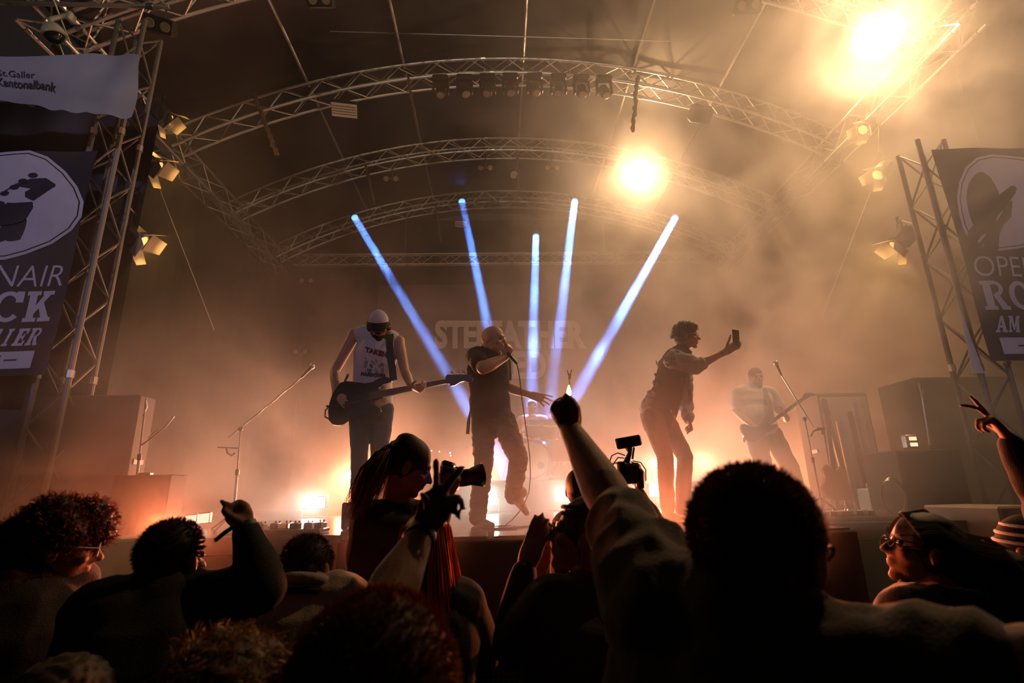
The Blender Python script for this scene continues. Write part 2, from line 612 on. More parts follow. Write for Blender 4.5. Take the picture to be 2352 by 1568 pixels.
def fuse(mb, name, material, parent, voxel=0.008, smooth=4, folds=0.0, fscale=9.0, fstretch=(1, 1, 1), label=None, mats=None):
    """union overlapping closed shapes into one continuous surface"""
    off = OFF[parent.name]
    me = bpy.data.meshes.new(name)
    me.from_pydata([tuple(v - off) for v in mb.v], [], mb.f)
    me.validate()
    t = bpy.data.objects.new('tmp', me)
    COL.objects.link(t)
    m = t.modifiers.new('r', 'REMESH')
    m.mode = 'VOXEL'
    m.voxel_size = voxel
    m.use_smooth_shade = True
    if smooth:
        s = t.modifiers.new('s', 'SMOOTH')
        s.factor = 0.5
        s.iterations = smooth
    dg = bpy.context.evaluated_depsgraph_get()
    dg.update()
    nm = bpy.data.meshes.new_from_object(t.evaluated_get(dg))
    bpy.data.objects.remove(t)
    bpy.data.meshes.remove(me)
    nm.name = name
    nm.materials.clear()
    nm.materials.append(material)
    if folds:
        nv = len(nm.vertices)
        co = np.empty(nv * 3, np.float32); no = np.empty(nv * 3, np.float32)
        nm.vertices.foreach_get('co', co)
        nm.vertex_normals.foreach_get('vector', no)
        co = co.reshape(-1, 3); no = no.reshape(-1, 3)
        sx_, sy_, sz_ = [fscale * k for k in fstretch]
        dv = np.empty(nv, np.float32)
        for i in range(nv):
            c = co[i]
            a = mnoise.noise(Vector((c[0] * sx_, c[1] * sy_, c[2] * sz_)))
            b_ = mnoise.noise(Vector((c[0] * sx_ * 2.3 + 5, c[1] * sy_ * 2.3, c[2] * sz_ * 2.3)))
            dv[i] = (1 - 2.2 * abs(a)) * 0.7 + 0.35 * b_
        co = co + no * (dv * folds)[:, None]
        nm.vertices.foreach_set('co', co.astype(np.float32).ravel())
        nm.update()
    nm.shade_smooth()
    o = bpy.data.objects.new(name, nm)
    COL.objects.link(o)
    o.parent = parent
    OFF[o.name] = off
    return tag(o, label)


class Head:
    """head frame: c is between the ears, f the way the face points, u up, s right hand side of the person"""
    def __init__(self, c, f, u=(0, 0, 1), k=1.0):
        self.c = Vector(c)
        self.f = Vector(f).normalized()
        u = Vector(u)
        self.u = (u - self.f * u.dot(self.f)).normalized()
        self.s = self.f.cross(self.u).normalized()
        self.k = k
        self.R = Matrix((self.s, self.f, self.u)).transposed()

    def p(self, x, y, z):
        return self.c + (self.s * x + self.f * y + self.u * z) * self.k

    def skin(self, mb, beard=False, jaw=1.0):
        e = lambda x, y, z, a, b, c, **kw: mb.ell(self.p(x, y, z), (a * self.k, b * self.k, c * self.k), self.R, **kw)
        e(0, -0.012, 0.030, 0.074, 0.094, 0.088, seg=24, rings=16)
        e(0, 0.022, -0.018, 0.063, 0.070, 0.072, seg=20, rings=12)
        e(0, 0.030, -0.062, 0.050 * jaw, 0.056, 0.040, seg=20, rings=12)
        e(0, 0.068, -0.094, 0.024, 0.020, 0.019)
        e(0, 0.080, 0.030, 0.046, 0.014, 0.012)
        for s in (-1, 1):
            e(s * 0.080, -0.004, -0.004, 0.010, 0.020, 0.033, seg=12)
            e(s * 0.042, 0.066, -0.022, 0.020, 0.022, 0.018)
            limb(mb, [self.p(s * 0.010, 0.098, -0.030), self.p(s * 0.017, 0.092, -0.030)], [0.008 * self.k, 0.006 * self.k], 8)
        limb(mb, [self.p(0, 0.084, 0.018), self.p(0, 0.100, -0.004), self.p(0, 0.113, -0.024)], [0.008 * self.k, 0.010 * self.k, 0.012 * self.k], 8)
        e(0, 0.088, -0.052, 0.022, 0.011, 0.006)
        e(0, 0.086, -0.064, 0.019, 0.011, 0.007)

    def eyes(self, parent, material):
        for s in (-1, 1):
            b = MB().ell(self.p(s * 0.030, 0.079, 0.008), (0.0125 * self.k, 0.010 * self.k, 0.0085 * self.k), self.R, 12, 8)
            b.build('eye', material, parent)

    def cap_mesh(self, mb, grow=0.010, low=0.0, front=0.06, seg=24):
        """close fitting hair: cranium shell that stops at the hairline"""
        e = lambda x, y, z, a, b, c, **kw: mb.ell(self.p(x, y, z), (a * self.k, b * self.k, c * self.k), self.R, **kw)
        e(0, -0.016, 0.038, 0.074 + grow, 0.092 + grow, 0.084 + grow, seg=seg, rings=14)
        e(0, -0.048, -0.010 + low, 0.066 + grow * 0.7, 0.052 + grow, 0.062, seg=seg, rings=12)


def strands(mb, roots, length, dirfn, r=0.0012, segs=4, curl=0.0, cscale=30.0, droop=0.0, seed=0):
    rnd = random.Random(seed)
    for (p, n) in roots:
        p = Vector(p)
        d = dirfn(p, n, rnd).normalized()
        L = length * rnd.uniform(0.6, 1.25)
        pts = [p]
        q = p.copy()
        for i in range(segs):
            q = q + d * L / segs
            if curl:
                k = Vector((mnoise.noise(q * cscale), mnoise.noise(q * cscale + Vector((7, 3, 1))), mnoise.noise(q * cscale + Vector((1, 9, 4)))))
                d = (d + k * curl).normalized()
            d = (d + Vector((0, 0, -droop))).normalized()
            pts.append(q.copy())
        mb.tube(pts, [r] * (len(pts) - 1) + [r * 0.3], 3, cap=False)
    return mb


def shell_roots(hd, n, grow, zmin=-0.03, seed=1, accept=None):
    rnd = random.Random(seed)
    out = []
    while len(out) < n:
        v = Vector((rnd.gauss(0, 1), rnd.gauss(0, 1), rnd.gauss(0, 1))).normalized()
        x, y, z = v.x * (0.074 + grow), -0.016 + v.y * (0.092 + grow), 0.038 + v.z * (0.084 + grow)
        if z < zmin or (y > 0.05 and z < 0.06): continue
        if accept and not accept(x, y, z): continue
        out.append((hd.p(x, y, z), (hd.s * v.x + hd.f * v.y + hd.u * v.z)))
    return out


def hand(mb, wrist, d, n, thumb_side=1, curls=((0.3, 0.3, 0.2),) * 4, spreads=(0.14, 0.04, -0.06, -0.16), thumb=(0.9, 0.3, 0.4), k=1.0):
    """d: towards the fingertips; n: the way the palm faces; thumb_side: +1/-1 along d x n"""
    d = Vector(d).normalized()
    n = Vector(n)
    n = (n - d * n.dot(d)).normalized()
    s = d.cross(n).normalized() * thumb_side
    wrist = Vector(wrist)
    loft(mb, [(wrist - d * 0.01 * k, 0.026 * k, 0.020 * k), (wrist + d * 0.025 * k, 0.034 * k, 0.018 * k), (wrist + d * 0.062 * k, 0.040 * k, 0.016 * k), (wrist + d * 0.088 * k, 0.038 * k, 0.012 * k)], s, 14)
    lens = (0.042, 0.048, 0.044, 0.034)
    for i in range(4):
        off = (0.029, 0.0095, -0.010, -0.028)[i] * k
        p = wrist + d * (0.090 - (0.0, 0.0, 0.003, 0.011)[i]) * k + s * off
        a = spreads[i]
        fd = (d * math.cos(a) + s * math.sin(a)).normalized()
        ax = fd.cross(n).normalized()
        pts, rs = [p - fd * 0.016 * k, p], [0.0092 * k, 0.0092 * k]
        L = lens[i] * k
        cur = fd
        for j, c in enumerate(curls[i]):
            cur = Matrix.Rotation(c, 3, ax) @ cur
            if cur.dot(n) < fd.dot(n) - 1e-6 and j == 0 and c > 0:
                cur = Matrix.Rotation(-2 * c, 3, ax) @ cur
                ax = -ax
            p = p + cur * L * (1.0, 0.62, 0.5)[j]
            pts.append(p.copy()); rs.append((0.0088, 0.0082, 0.0072)[j] * k)
        limb(mb, pts, rs, 10)
    # thumb leaves the side of the palm near its base
    p0 = wrist + d * 0.022 * k + s * 0.020 * k
    a, b_, c_ = thumb
    td = (d * math.cos(a) + s * math.sin(a) + n * 0.25).normalized()
    p1 = p0 + td * 0.042 * k
    td2 = (Matrix.Rotation(b_, 3, n) @ td); td2b = (Matrix.Rotation(-b_, 3, n) @ td)
    td2 = td2 if td2.dot(s) < td2b.dot(s) else td2b
    p2 = p1 + (td2 + n * c_ * 0.4).normalized() * 0.033 * k
    p3 = p2 + (td2 + n * c_).normalized() * 0.026 * k
    limb(mb, [p0, p1, p2, p3], [0.0145 * k, 0.0115 * k, 0.0100 * k, 0.0085 * k], 10)
    return mb


FIST = ((1.35, 1.55, 0.9),) * 4
RELAX = ((0.25, 0.35, 0.2), (0.3, 0.4, 0.25), (0.35, 0.45, 0.25), (0.4, 0.5, 0.3))
GRIP = ((0.9, 0.9, 0.5),) * 4


def torso(mb, J, g=0.0, side=None, wide=1.0, deep=1.0, hips=True):
    nk, ch, wa, pe = J['neck'], J['chest'], J['waist'], J['pelvis']
    side = side if side is not None else (J['shR'] - J['shL'])
    loft(mb, [(pe, 0.155 * wide + g, 0.105 * deep + g), (wa, 0.140 * wide + g, 0.098 * deep + g), (wa.lerp(ch, 0.5), 0.152 * wide + g, 0.105 * deep + g),
              (ch, 0.170 * wide + g, 0.118 * deep + g), (ch.lerp(nk, 0.55), 0.150 * wide + g, 0.095 * deep + g), (ch.lerp(nk, 0.9), 0.085 * wide + g * 0.6, 0.062 * deep + g * 0.6)], side, 24)
    for k in ('shL', 'shR'):
        limb(mb, [J['neck'].lerp(J['chest'], 0.25), J[k].lerp(J['neck'], 0.25), J[k]], [0.055 + g * 0.5, 0.062 + g, 0.064 + g], 12)
    return mb


SKINS = {}


def skin_mat(name, c, rough=0.5, spec=0.35):
    if name in SKINS: return SKINS[name]
    m = mat(name, c, rough, spec=spec, bump=0.15, bscale=120, var=0.08, vscale=25)
    b = m.node_tree.nodes['Principled BSDF']
    b.inputs['Subsurface Weight'].default_value = 0.12
    b.inputs['Subsurface Radius'].default_value = (0.02, 0.008, 0.004)
    SKINS[name] = m
    return m


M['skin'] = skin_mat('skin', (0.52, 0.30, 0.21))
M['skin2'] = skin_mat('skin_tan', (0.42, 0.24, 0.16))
M['skin4'] = skin_mat('skin_deep_shade', (0.13, 0.07, 0.05), 0.7, 0.1)  # skin darkened further so the backlit arm stays in shade
M['skin3'] = skin_mat('skin_shade', (0.22, 0.115, 0.08), 0.65, 0.15)  # crowd skin with their shade put into the colour
M['eye'] = mat('eye', (0.04, 0.03, 0.03), 0.15)
M['hair_dark'] = mat('hair_dark', (0.016, 0.011, 0.008), 0.6, spec=0.25, var=0.3, vscale=60)
M['hair_brown'] = mat('hair_brown', (0.050, 0.026, 0.013), 0.6, spec=0.25, var=0.3, vscale=60)
M['hair_red'] = mat('hair_red', (0.28, 0.06, 0.02), 0.4, var=0.3, vscale=60)
M['hair_blond'] = mat('hair_blond', (0.36, 0.22, 0.10), 0.4, var=0.3, vscale=60)
def strand_mat(name, c):
    m = bpy.data.materials.new(name)
    m.use_nodes = True
    n = m.node_tree
    n.nodes.clear()
    o = n.nodes.new('ShaderNodeOutputMaterial'); d = n.nodes.new('ShaderNodeBsdfDiffuse'); t = n.nodes.new('ShaderNodeBsdfTranslucent'); g = n.nodes.new('ShaderNodeBsdfGlossy')
    mx1 = n.nodes.new('ShaderNodeMixShader'); mx2 = n.nodes.new('ShaderNodeMixShader')
    for q_ in (d, t): q_.inputs['Color'].default_value = (*c, 1)
    g.inputs['Color'].default_value = (*[min(1, k * 1.5 + 0.05) for k in c], 1); g.inputs['Roughness'].default_value = 0.45
    mx1.inputs[0].default_value = 0.6; mx2.inputs[0].default_value = 0.12
    n.links.new(d.outputs[0], mx1.inputs[1]); n.links.new(t.outputs[0], mx1.inputs[2]); n.links.new(mx1.outputs[0], mx2.inputs[1]); n.links.new(g.outputs[0], mx2.inputs[2]); n.links.new(mx2.outputs[0], o.inputs[0])
    return m
M['st_dark'] = strand_mat('dark_hair_strands', (0.10, 0.045, 0.028))
M['st_brown'] = strand_mat('brown_hair_strands', (0.22, 0.095, 0.055))
M['st_red'] = strand_mat('red_hair_strands', (0.40, 0.10, 0.045))
M['st_curly'] = strand_mat('auburn_curl_strands', (0.26, 0.075, 0.04))
M['st_blond'] = strand_mat('blond_hair_strands', (0.42, 0.24, 0.12))
M['st_ash'] = strand_mat('ash_hair_strands', (0.14, 0.12, 0.06))
M['tee_black'] = mat('black_cotton', (0.022, 0.020, 0.020), 0.9, bump=0.2, bscale=200, spec=0.2)
M['tee_white'] = mat('white_cotton', (0.62, 0.58, 0.58), 0.9, bump=0.2, bscale=200)
M['tee_grey'] = mat('grey_cotton', (0.060, 0.050, 0.040), 0.95, bump=0.3, bscale=200, sheen=0.3, spec=0.1)
M['tee_pale'] = mat('spill_lit_cotton', (0.34, 0.29, 0.24), 0.95, bump=0.3, bscale=200, sheen=0.3, spec=0.1)  # light grey top, lightened further for front light spilling on it
M['tee_dark'] = mat('dark_brown_cotton', (0.035, 0.027, 0.026), 0.95, bump=0.3, bscale=200, sheen=0.3, spec=0.1)
M['jeans'] = mat('dark_denim', (0.035, 0.045, 0.06), 0.85, bump=0.3, bscale=300, var=0.2)
M['black_trousers'] = mat('black_trousers', (0.02, 0.018, 0.018), 0.85, bump=0.2, bscale=200)
M['denim'] = mat('light_denim', (0.24, 0.29, 0.38), 0.8, bump=0.3, bscale=300, var=0.25)
M['shoe_dark'] = mat('dark_leather', (0.03, 0.024, 0.02), 0.5)
M['shoe_white'] = mat('pale_sneaker', (0.5, 0.46, 0.42), 0.6, var=0.2)
M['glass_lens'] = mat('lens', (0.02, 0.02, 0.025), 0.05, spec=0.9)


def shoe(name, material, parent, heel, toe, up=(0, 0, 1), k=1.0, sole=None):
    heel, toe = Vector(heel), Vector(toe)
    d = (toe - heel).normalized()
    up = Vector(up); up = (up - d * up.dot(d)).normalized()
    s = d.cross(up)
    b = MB()
    L = (toe - heel).length
    loft(b, [(heel + d * 0.03 + up * 0.045, 0.036 * k, 0.04 * k), (heel + d * L * 0.4 + up * 0.042, 0.038 * k, 0.040 * k), (heel + d * L * 0.7 + up * 0.032, 0.047 * k, 0.028 * k),
             (toe - d * 0.035 + up * 0.026, 0.044 * k, 0.022 * k)], s, 14)
    limb(b, [heel + d * 0.05 + up * 0.04, heel + d * 0.055 + up * 0.11], [0.042 * k, 0.045 * k])
    o = fuse(b, name, material, parent, 0.007, 3)
    b = MB()
    loft(b, [(heel + d * 0.03 + up * 0.010, 0.037 * k, 0.012), (heel + d * L * 0.7 + up * 0.010, 0.050 * k, 0.012), (toe - d * 0.04 + up * 0.010, 0.043 * k, 0.012)], s, 14)
    b.build('sole', sole or M['black'], parent)
    return o


def glasses(hd, parent, material=None, r=0.024, th=0.0020):
    b = MB()
    mt = material or M['black']
    for s in (-1, 1):
        c = hd.p(s * 0.033, 0.104, 0.006)
        pts = [c + hd.s * math.cos(a) * r * hd.k + hd.u * math.sin(a) * r * 0.8 * hd.k for a in [2 * math.pi * i / 16 for i in range(17)]]
        b.tube(pts, th * hd.k, 6, cap=False)
        b.tube([hd.p(s * 0.057, 0.102, 0.012), hd.p(s * 0.077, 0.06, 0.014), hd.p(s * 0.080, -0.002, 0.010)], 0.0022 * hd.k, 6)
    b.tube([hd.p(-0.01, 0.108, 0.010), hd.p(0.01, 0.108, 0.010)], 0.002 * hd.k, 6)
    return b.build('glasses', mt, parent)


def text_mesh(s, size, extrude=0.0, bold=0.0, shear=0.0, xscale=1.0, spacing=1.0):
    cu = bpy.data.curves.new('t', 'FONT')
    cu.body = s
    cu.size = size
    cu.extrude = extrude
    cu.offset = bold
    cu.shear = shear
    cu.space_character = spacing
    cu.align_x = 'LEFT'
    cu.resolution_u = 4
    o = bpy.data.objects.new('t', cu)
    COL.objects.link(o)
    dg = bpy.context.evaluated_depsgraph_get(); dg.update()
    me = bpy.data.meshes.new_from_object(o.evaluated_get(dg))
    vs = [Vector((v.co.x * xscale, v.co.y, v.co.z)) for v in me.vertices]
    fs = [tuple(p.vertices) for p in me.polygons]
    bpy.data.objects.remove(o); bpy.data.curves.remove(cu); bpy.data.meshes.remove(me)
    return vs, fs
# ================================================================ band on the stage
def crop(x0, y0, k):
    return lambda cx, cy, Y: P(x0 + cx / k, y0 + cy / k, Y)


def leg(mb, hip, knee, ank, g=0.0, rt=0.082, rk=0.055, ra=0.040):
    limb(mb, [hip, hip.lerp(knee, 0.45), knee, knee.lerp(ank, 0.35), ank], [rt + g, rt * 0.88 + g, rk + g, rk * 0.96 + g, ra + g], 16)


def arm(mb, sh, el, wr, g=0.0, r=(0.052, 0.046, 0.038, 0.037, 0.025)):
    limb(mb, [sh, sh.lerp(el, 0.5), el], [r[0] + g, r[1] + g, r[2] + g], 14)
    limb(mb, [el, el.lerp(wr, 0.3), wr], [r[2] + g, r[3] + 0.004 + g, r[4] + g], 14)


def seam_line(mb, a, b_, r):
    mb.tube([a, b_], r, 6)


# ---- bassist
q = crop(740, 680, 3.017)
Y0 = 4.35
foot = P(822, 1216, Y0)
A = empty('person', (foot.x + 0.1, Y0, STAGE_Z), 'person in a trucker cap and white sleeveless shirt playing a dark bass guitar', 'person')
J = dict(neck=q(385, 262, Y0), chest=q(372, 400, Y0 - 0.02), waist=q(345, 620, Y0), pelvis=q(340, 770, Y0),
         shL=q(222, 268, Y0), shR=q(528, 315, Y0), elL=q(88, 520, Y0 + 0.0), elR=q(572, 520, Y0 - 0.08), wrL=q(92, 668, Y0 - 0.14), wrR=q(618, 628, Y0 - 0.24))
hd = Head(q(393, 205, Y0 - 0.09), (0.18, -1, -0.55), (0, -0.4, 1), 1.02)
hipL, hipR = q(262, 790, Y0), q(418, 790, Y0)
knL, knR = q(258, 1075, Y0 - 0.02), q(395, 1085, Y0 - 0.02)
anL, anR = P(822, 1196, Y0 + 0.04), P(858, 1196, Y0 + 0.06)
b = MB()
hd.skin(b)
limb(b, [hd.p(0, -0.03, -0.05), J['neck'] + Vector((0, 0, -0.02))], [0.054, 0.060])
torso(b, J, -0.008)
arm(b, J['shL'], J['elL'], J['wrL']); arm(b, J['shR'], J['elR'], J['wrR'])
leg(b, hipL, knL, anL, -0.012); leg(b, hipR, knR, anR, -0.012)
hand(b, J['wrL'], q(160, 735, Y0 - 0.235) - J['wrL'], Vector((0.2, 1, -0.1)), -1, RELAX, thumb=(0.5, 0.2, 0.3))
hand(b, J['wrR'], q(668, 650, Y0 - 0.29) - J['wrR'], Vector((0.0, 0.55, 1)), 1, GRIP, thumb=(0.9, 0.3, 0.2))
fuse(b, 'body', M['skin'], A, 0.0065, 3)
hd.eyes(A, M['eye'])
b = MB(); torso(b, dict(J, shL=J['shL'].lerp(J['neck'], 0.36), shR=J['shR'].lerp(J['neck'], 0.36)), 0.014)
loft(b, [(J['waist'], 0.162, 0.118), (q(345, 735, Y0), 0.168, 0.124)], J['shR'] - J['shL'], 24)
shirt = fuse(b, 'sleeveless_shirt', M['tee_white'], A, 0.008, 3, folds=0.007, fscale=8, fstretch=(1.3, 1, 0.5))
b = MB(); leg(b, hipL, knL, anL, 0.010); leg(b, hipR, knR, anR, 0.010)
loft(b, [(q(340, 745, Y0), 0.150, 0.105), (q(340, 800, Y0), 0.160, 0.112), (q(340, 850, Y0), 0.150, 0.105)], J['shR'] - J['shL'], 20)
fuse(b, 'jeans', M['jeans'], A, 0.009, 3, folds=0.007, fscale=9, fstretch=(1, 1, 1.2))
for an in (anL, anR):
    h = Vector((an.x - 0.01, an.y + 0.05, STAGE_Z)); shoe('boot', M['shoe_dark'], A, h, h + Vector((0.02, -0.27, 0)))
# hair and beard
b = MB()
hd.cap_mesh(b, 0.008)
for s in (-1, 1): b.ell(hd.p(s * 0.078, -0.03, 0.0), (0.020, 0.045, 0.05), hd.R)
fuse(b, 'hair', M['hair_brown'], A, 0.006, 1, folds=0.008, fscale=40)
b = MB()
b.ell(hd.p(0, 0.035, -0.078), (0.053, 0.058, 0.036), hd.R); b.ell(hd.p(0, 0.076, -0.10), (0.028, 0.026, 0.032), hd.R); b.ell(hd.p(0, 0.096, -0.045), (0.026, 0.010, 0.007), hd.R)
fuse(b, 'beard', M['hair_brown'], A, 0.005, 1, folds=0.005, fscale=60)
# cap: white front, dark back, dark brim
b = MB()
vs = []
def dome(mb, ylo, yhi, g):
    nu, nv = 20, 10
    base = len(mb.v)
    for i in range(nu + 1):
        a = math.pi * (ylo + (yhi - ylo) * i / nu)
        for j in range(nv + 1):
            t = math.pi / 2 * j / nv
            mb.v.append(hd.p((0.084 + g) * math.cos(t) * math.cos(a), -0.014 + (0.103 + g) * math.cos(t) * math.sin(a), 0.040 + (0.092 + g) * math.sin(t)))
    for i in range(nu):
        for j in range(nv):
            k = base + i * (nv + 1) + j
            mb.f.append((k, k + nv + 1, k + nv + 2, k + 1))
dome(b, 0.12, 0.88, 0.003)
cap = b.build('cap_front', M['tee_white'], A, label='white front panel of the cap')
b = MB(); dome(b, 0.88, 2.12, 0.0)
b.build('cap_back', M['tee_black'], A, label='dark mesh back of the cap')
b = MB()
rim, rim2 = [], []
for i in range(15):
    a = math.pi * (0.14 + 0.72 * i / 14)
    rim.append(hd.p(0.086 * math.cos(a), -0.014 + 0.106 * math.sin(a), 0.040))
    rim2.append(hd.p(0.088 * math.cos(a), -0.014 + 0.178 * math.sin(a) + 0.0, 0.030 - 0.045 * math.sin(a)))
n_ = len(rim)
b.v = rim + rim2 + [p - hd.u * 0.006 for p in rim] + [p - hd.u * 0.006 for p in rim2]
for i in range(n_ - 1):
    b.f += [(i, i + 1, n_ + i + 1, n_ + i), (2 * n_ + i + 1, 2 * n_ + i, 3 * n_ + i, 3 * n_ + i + 1), (n_ + i, n_ + i + 1, 3 * n_ + i + 1, 3 * n_ + i), (i + 1, i, 2 * n_ + i, 2 * n_ + i + 1)]
b.build('cap_brim', M['tee_black'], A)
# strap
b = MB()
def ribbon(mb, pts, w, side, th=0.004):
    pts = [Vector(p) for p in pts]
    n = len(pts)
    base = len(mb.v)
    for i, p in enumerate(pts):
        d = (pts[min(i + 1, n - 1)] - pts[max(i - 1, 0)]).normalized()
        s = Vector(side); s = (s - d * s.dot(d)).normalized()
        u = s.cross(d)
        for (a, c) in ((-1, -1), (1, -1), (1, 1), (-1, 1)):
            mb.v.append(p + s * a * w / 2 + u * c * th / 2)
    for i in range(n - 1):
        for k in range(4):
            k2 = (k + 1) % 4
            mb.f.append((base + i * 4 + k, base + i * 4 + k2, base + (i + 1) * 4 + k2, base + (i + 1) * 4 + k))
    mb.f.append((base, base + 1, base + 2, base + 3)); e_ = base + (n - 1) * 4; mb.f.append((e_ + 3, e_ + 2, e_ + 1, e_))
M['strap'] = mat('guitar_strap', (0.06, 0.06, 0.03), 0.6, bump=0.3, bscale=80)
G = empty('bass_guitar', q(230, 890, Y0 - 0.2), 'dark solid body bass guitar held by the person in the cap', 'bass guitar')
M['bass_body'] = mat('bass_body', (0.012, 0.010, 0.010), 0.35)
M['fretboard'] = mat('fretboard', (0.09, 0.045, 0.025), 0.5)
gY = Y0 - 0.175
def gp(cx, cy, dy=0.0):
    return q(cx, cy, gY - 0.05 * (cx - 230) / 800 + dy)
body = [(478, 570), (440, 561), (400, 570), (350, 597), (300, 605), (240, 598), (170, 590), (130, 600), (106, 630), (75, 680), (55, 740), (45, 800), (50, 860), (75, 890), (110, 898), (150, 888),
        (180, 862), (210, 840), (260, 826), (330, 830), (380, 817), (412, 796), (406, 774), (380, 764), (352, 752), (344, 738), (360, 725), (395, 713), (430, 702), (430, 655), (403, 654), (396, 636), (420, 615), (465, 601), (488, 590)]
b = MB()
b.prism([gp(x, y) for x, y in body], Vector((0.06, 1, 0)), 0.042)
ob = b.build('guitar_body', M['bass_body'], G, angle=30)
bv = ob.modifiers.new('bev', 'BEVEL'); bv.width = 0.008; bv.segments = 3; bv.limit_method = 'ANGLE'; bv.angle_limit = R_(50)
b = MB()
b.prism([gp(330, 668, -0.022), (gp(858, 576, -0.012)), gp(861, 606, -0.012), gp(330, 718, -0.022)], Vector((0.06, 1, 0)), 0.022)
b.build('guitar_neck', M['fretboard'], G)
b = MB()
hs = [(852, 577), (864, 545), (1000, 543), (1032, 546), (1046, 566), (1040, 590), (1020, 599), (985, 588), (950, 600), (920, 619), (890, 624), (884, 606), (858, 606)]
b.prism([gp(x, y, -0.008) for x, y in hs], Vector((0.06, 1, 0)), 0.018)
b.build('headstock', M['bass_body'], G)
for x in (897, 941, 981):
    b = MB(); b.tube([gp(x, 547, -0.008), gp(x, 532, -0.008)], 0.004, 6); b.ell(gp(x, 525, -0.008), (0.017, 0.008, 0.012)); b.build('tuning_key', M['steel'], G)
b = MB(); b.box(gp(215, 738, -0.027), (0.13, 0.012, 0.035), rotm(0, 0, R_(-11)), 0.004); b.build('pickup', M['black'], G)
b = MB()
for k in range(4): b.tube([gp(150, 752 + k * 6, -0.034), gp(870, 582 + k * 5, -0.024)], 0.0011, 4, cap=False)
b.build('string', M['steel'], G)
b = MB()
b.tube([gp(50, 765), gp(22, 790), gp(20, 835), gp(50, 850)], 0.006, 8); b.tube([gp(60, 765), gp(30, 762)], 0.008, 8)
b.build('jack_cable', M['black'], G)
b = MB()
st = [q(478, 255, Y0 + 0.02), q(470, 262, Y0 - 0.07), q(466, 330, Y0 - 0.135), q(474, 430, Y0 - 0.15), q(486, 500, Y0 - 0.16), q(494, 582, gY - 0.03)]
ribbon(b, st, 0.058, (1, 0, 0))
b.build('strap', M['strap'], G)
b = MB(); b.tube([q(180, 545, Y0 + 0.0), q(165, 575, Y0 - 0.08), q(150, 600, gY)], [0.012, 0.010, 0.006], 6); b.build('strap_end', M['strap'], G)


# printed graphics on the shirt: cut to the cloth surface
from mathutils.bvhtree import BVHTree
def project_print(target, parent, name, material, vs, fs, origin, xdir, ydir, off=0.004, label=None):
    me = target.data
    o = OFF[target.name]
    bvh = BVHTree.FromPolygons([v.co + o for v in me.vertices], [tuple(p.vertices) for p in me.polygons])
    mb = MB()
    out = []
    for v in vs:
        p = origin + xdir * v.x + ydir * v.y
        d = (p - CAM).normalized()
        hit = bvh.ray_cast(p - d * 0.6, d, 2.0)
        out.append((hit[0] if hit[0] is not None else p) - d * off)
    mb.add(out, fs)
    return mb.build(name, material, parent, smooth=False, label=label)
M['print_red'] = mat('red_print', (0.16, 0.03, 0.03), 0.8)
M['print_dark'] = mat('dark_print', (0.05, 0.045, 0.05), 0.8)
pxm = (q(1, 0, Y0) - q(0, 0, Y0)).length
xd, yd = (q(440, 398, Y0) - q(300, 362, Y0)).normalized(), Vector((0, 0, 1))
vs, fs = text_mesh('TAKEN', 46 * pxm, bold=0.0035, spacing=1.05)
project_print(shirt, A, 'lettering', M['print_red'], vs, fs, q(298, 384, Y0 - 0.1), xd, yd, label='red printed word')
vs, fs = text_mesh('HARDCORE', 28 * pxm, bold=0.003, spacing=1.1)
project_print(shirt, A, 'lettering', M['print_dark'], vs, fs, q(268, 547, Y0 - 0.1), (q(440, 560, Y0) - q(268, 545, Y0)).normalized(), yd, label='dark printed word')
vs, fs = [], []
rnd = random.Random(5)
for k in range(26):
    cx, cy = rnd.uniform(300, 425), rnd.uniform(425, 515)
    r = rnd.uniform(5, 12)
    n0 = len(vs); m_ = 10
    for i in range(m_):
        a = 2 * math.pi * i / m_
        for rr in (r, r * 0.72):
            vs.append(Vector(((cx - 300 + rr * math.cos(a)) * pxm, -(cy - 425 + rr * math.sin(a)) * pxm, 0)))
    for i in range(m_):
        i2 = (i + 1) % m_
        fs.append((n0 + 2 * i, n0 + 2 * i2, n0 + 2 * i2 + 1, n0 + 2 * i + 1))
project_print(shirt, A, 'printed_drawing', M['print_dark'], vs, fs, q(300, 425, Y0 - 0.1), xd, yd)

# ---- singer
q = crop(1040, 720, 3.075)
Y0 = 4.62
B = empty('person', (q(190, 0, Y0).x, Y0, STAGE_Z), 'bald person in a black t-shirt shouting into a corded microphone', 'person')
J = dict(neck=q(262, 262, Y0), chest=q(248, 400, Y0 - 0.02), waist=q(258, 590, Y0), pelvis=q(270, 700, Y0),
         shL=q(158, 305, Y0 - 0.04), shR=q(345, 350, Y0 + 0.12), elL=q(215, 385, Y0 - 0.36), elR=q(385, 520, Y0 + 0.12), wrL=q(375, 308, Y0 - 0.26), wrR=q(540, 573, Y0 + 0.0))
hd = Head(q(286, 192, Y0 - 0.05), (1.0, -0.55, -0.15), (0.10, 0, 1), 1.16)
hipL, hipR = q(215, 745, Y0), q(360, 760, Y0)
knL, knR = q(215, 1060, Y0 - 0.04), q(465, 1035, Y0 - 0.18)
anL, anR = q(175, 1430, Y0 + 0.02), q(425, 1285, Y0 + 0.05)
b = MB()
hd.skin(b, jaw=1.1)
limb(b, [hd.p(0, -0.03, -0.04), J['neck'] + Vector((0, 0, -0.03))], [0.062, 0.072])
torso(b, J, 0.0, side=Vector((1, 0.35, 0)))
arm(b, J['shL'], J['elL'], J['wrL'], 0.0, (0.062, 0.060, 0.054, 0.052, 0.030)); arm(b, J['shR'], J['elR'], J['wrR'], 0.005)
leg(b, hipL, knL, anL, -0.012); leg(b, hipR, knR, anR, -0.012)
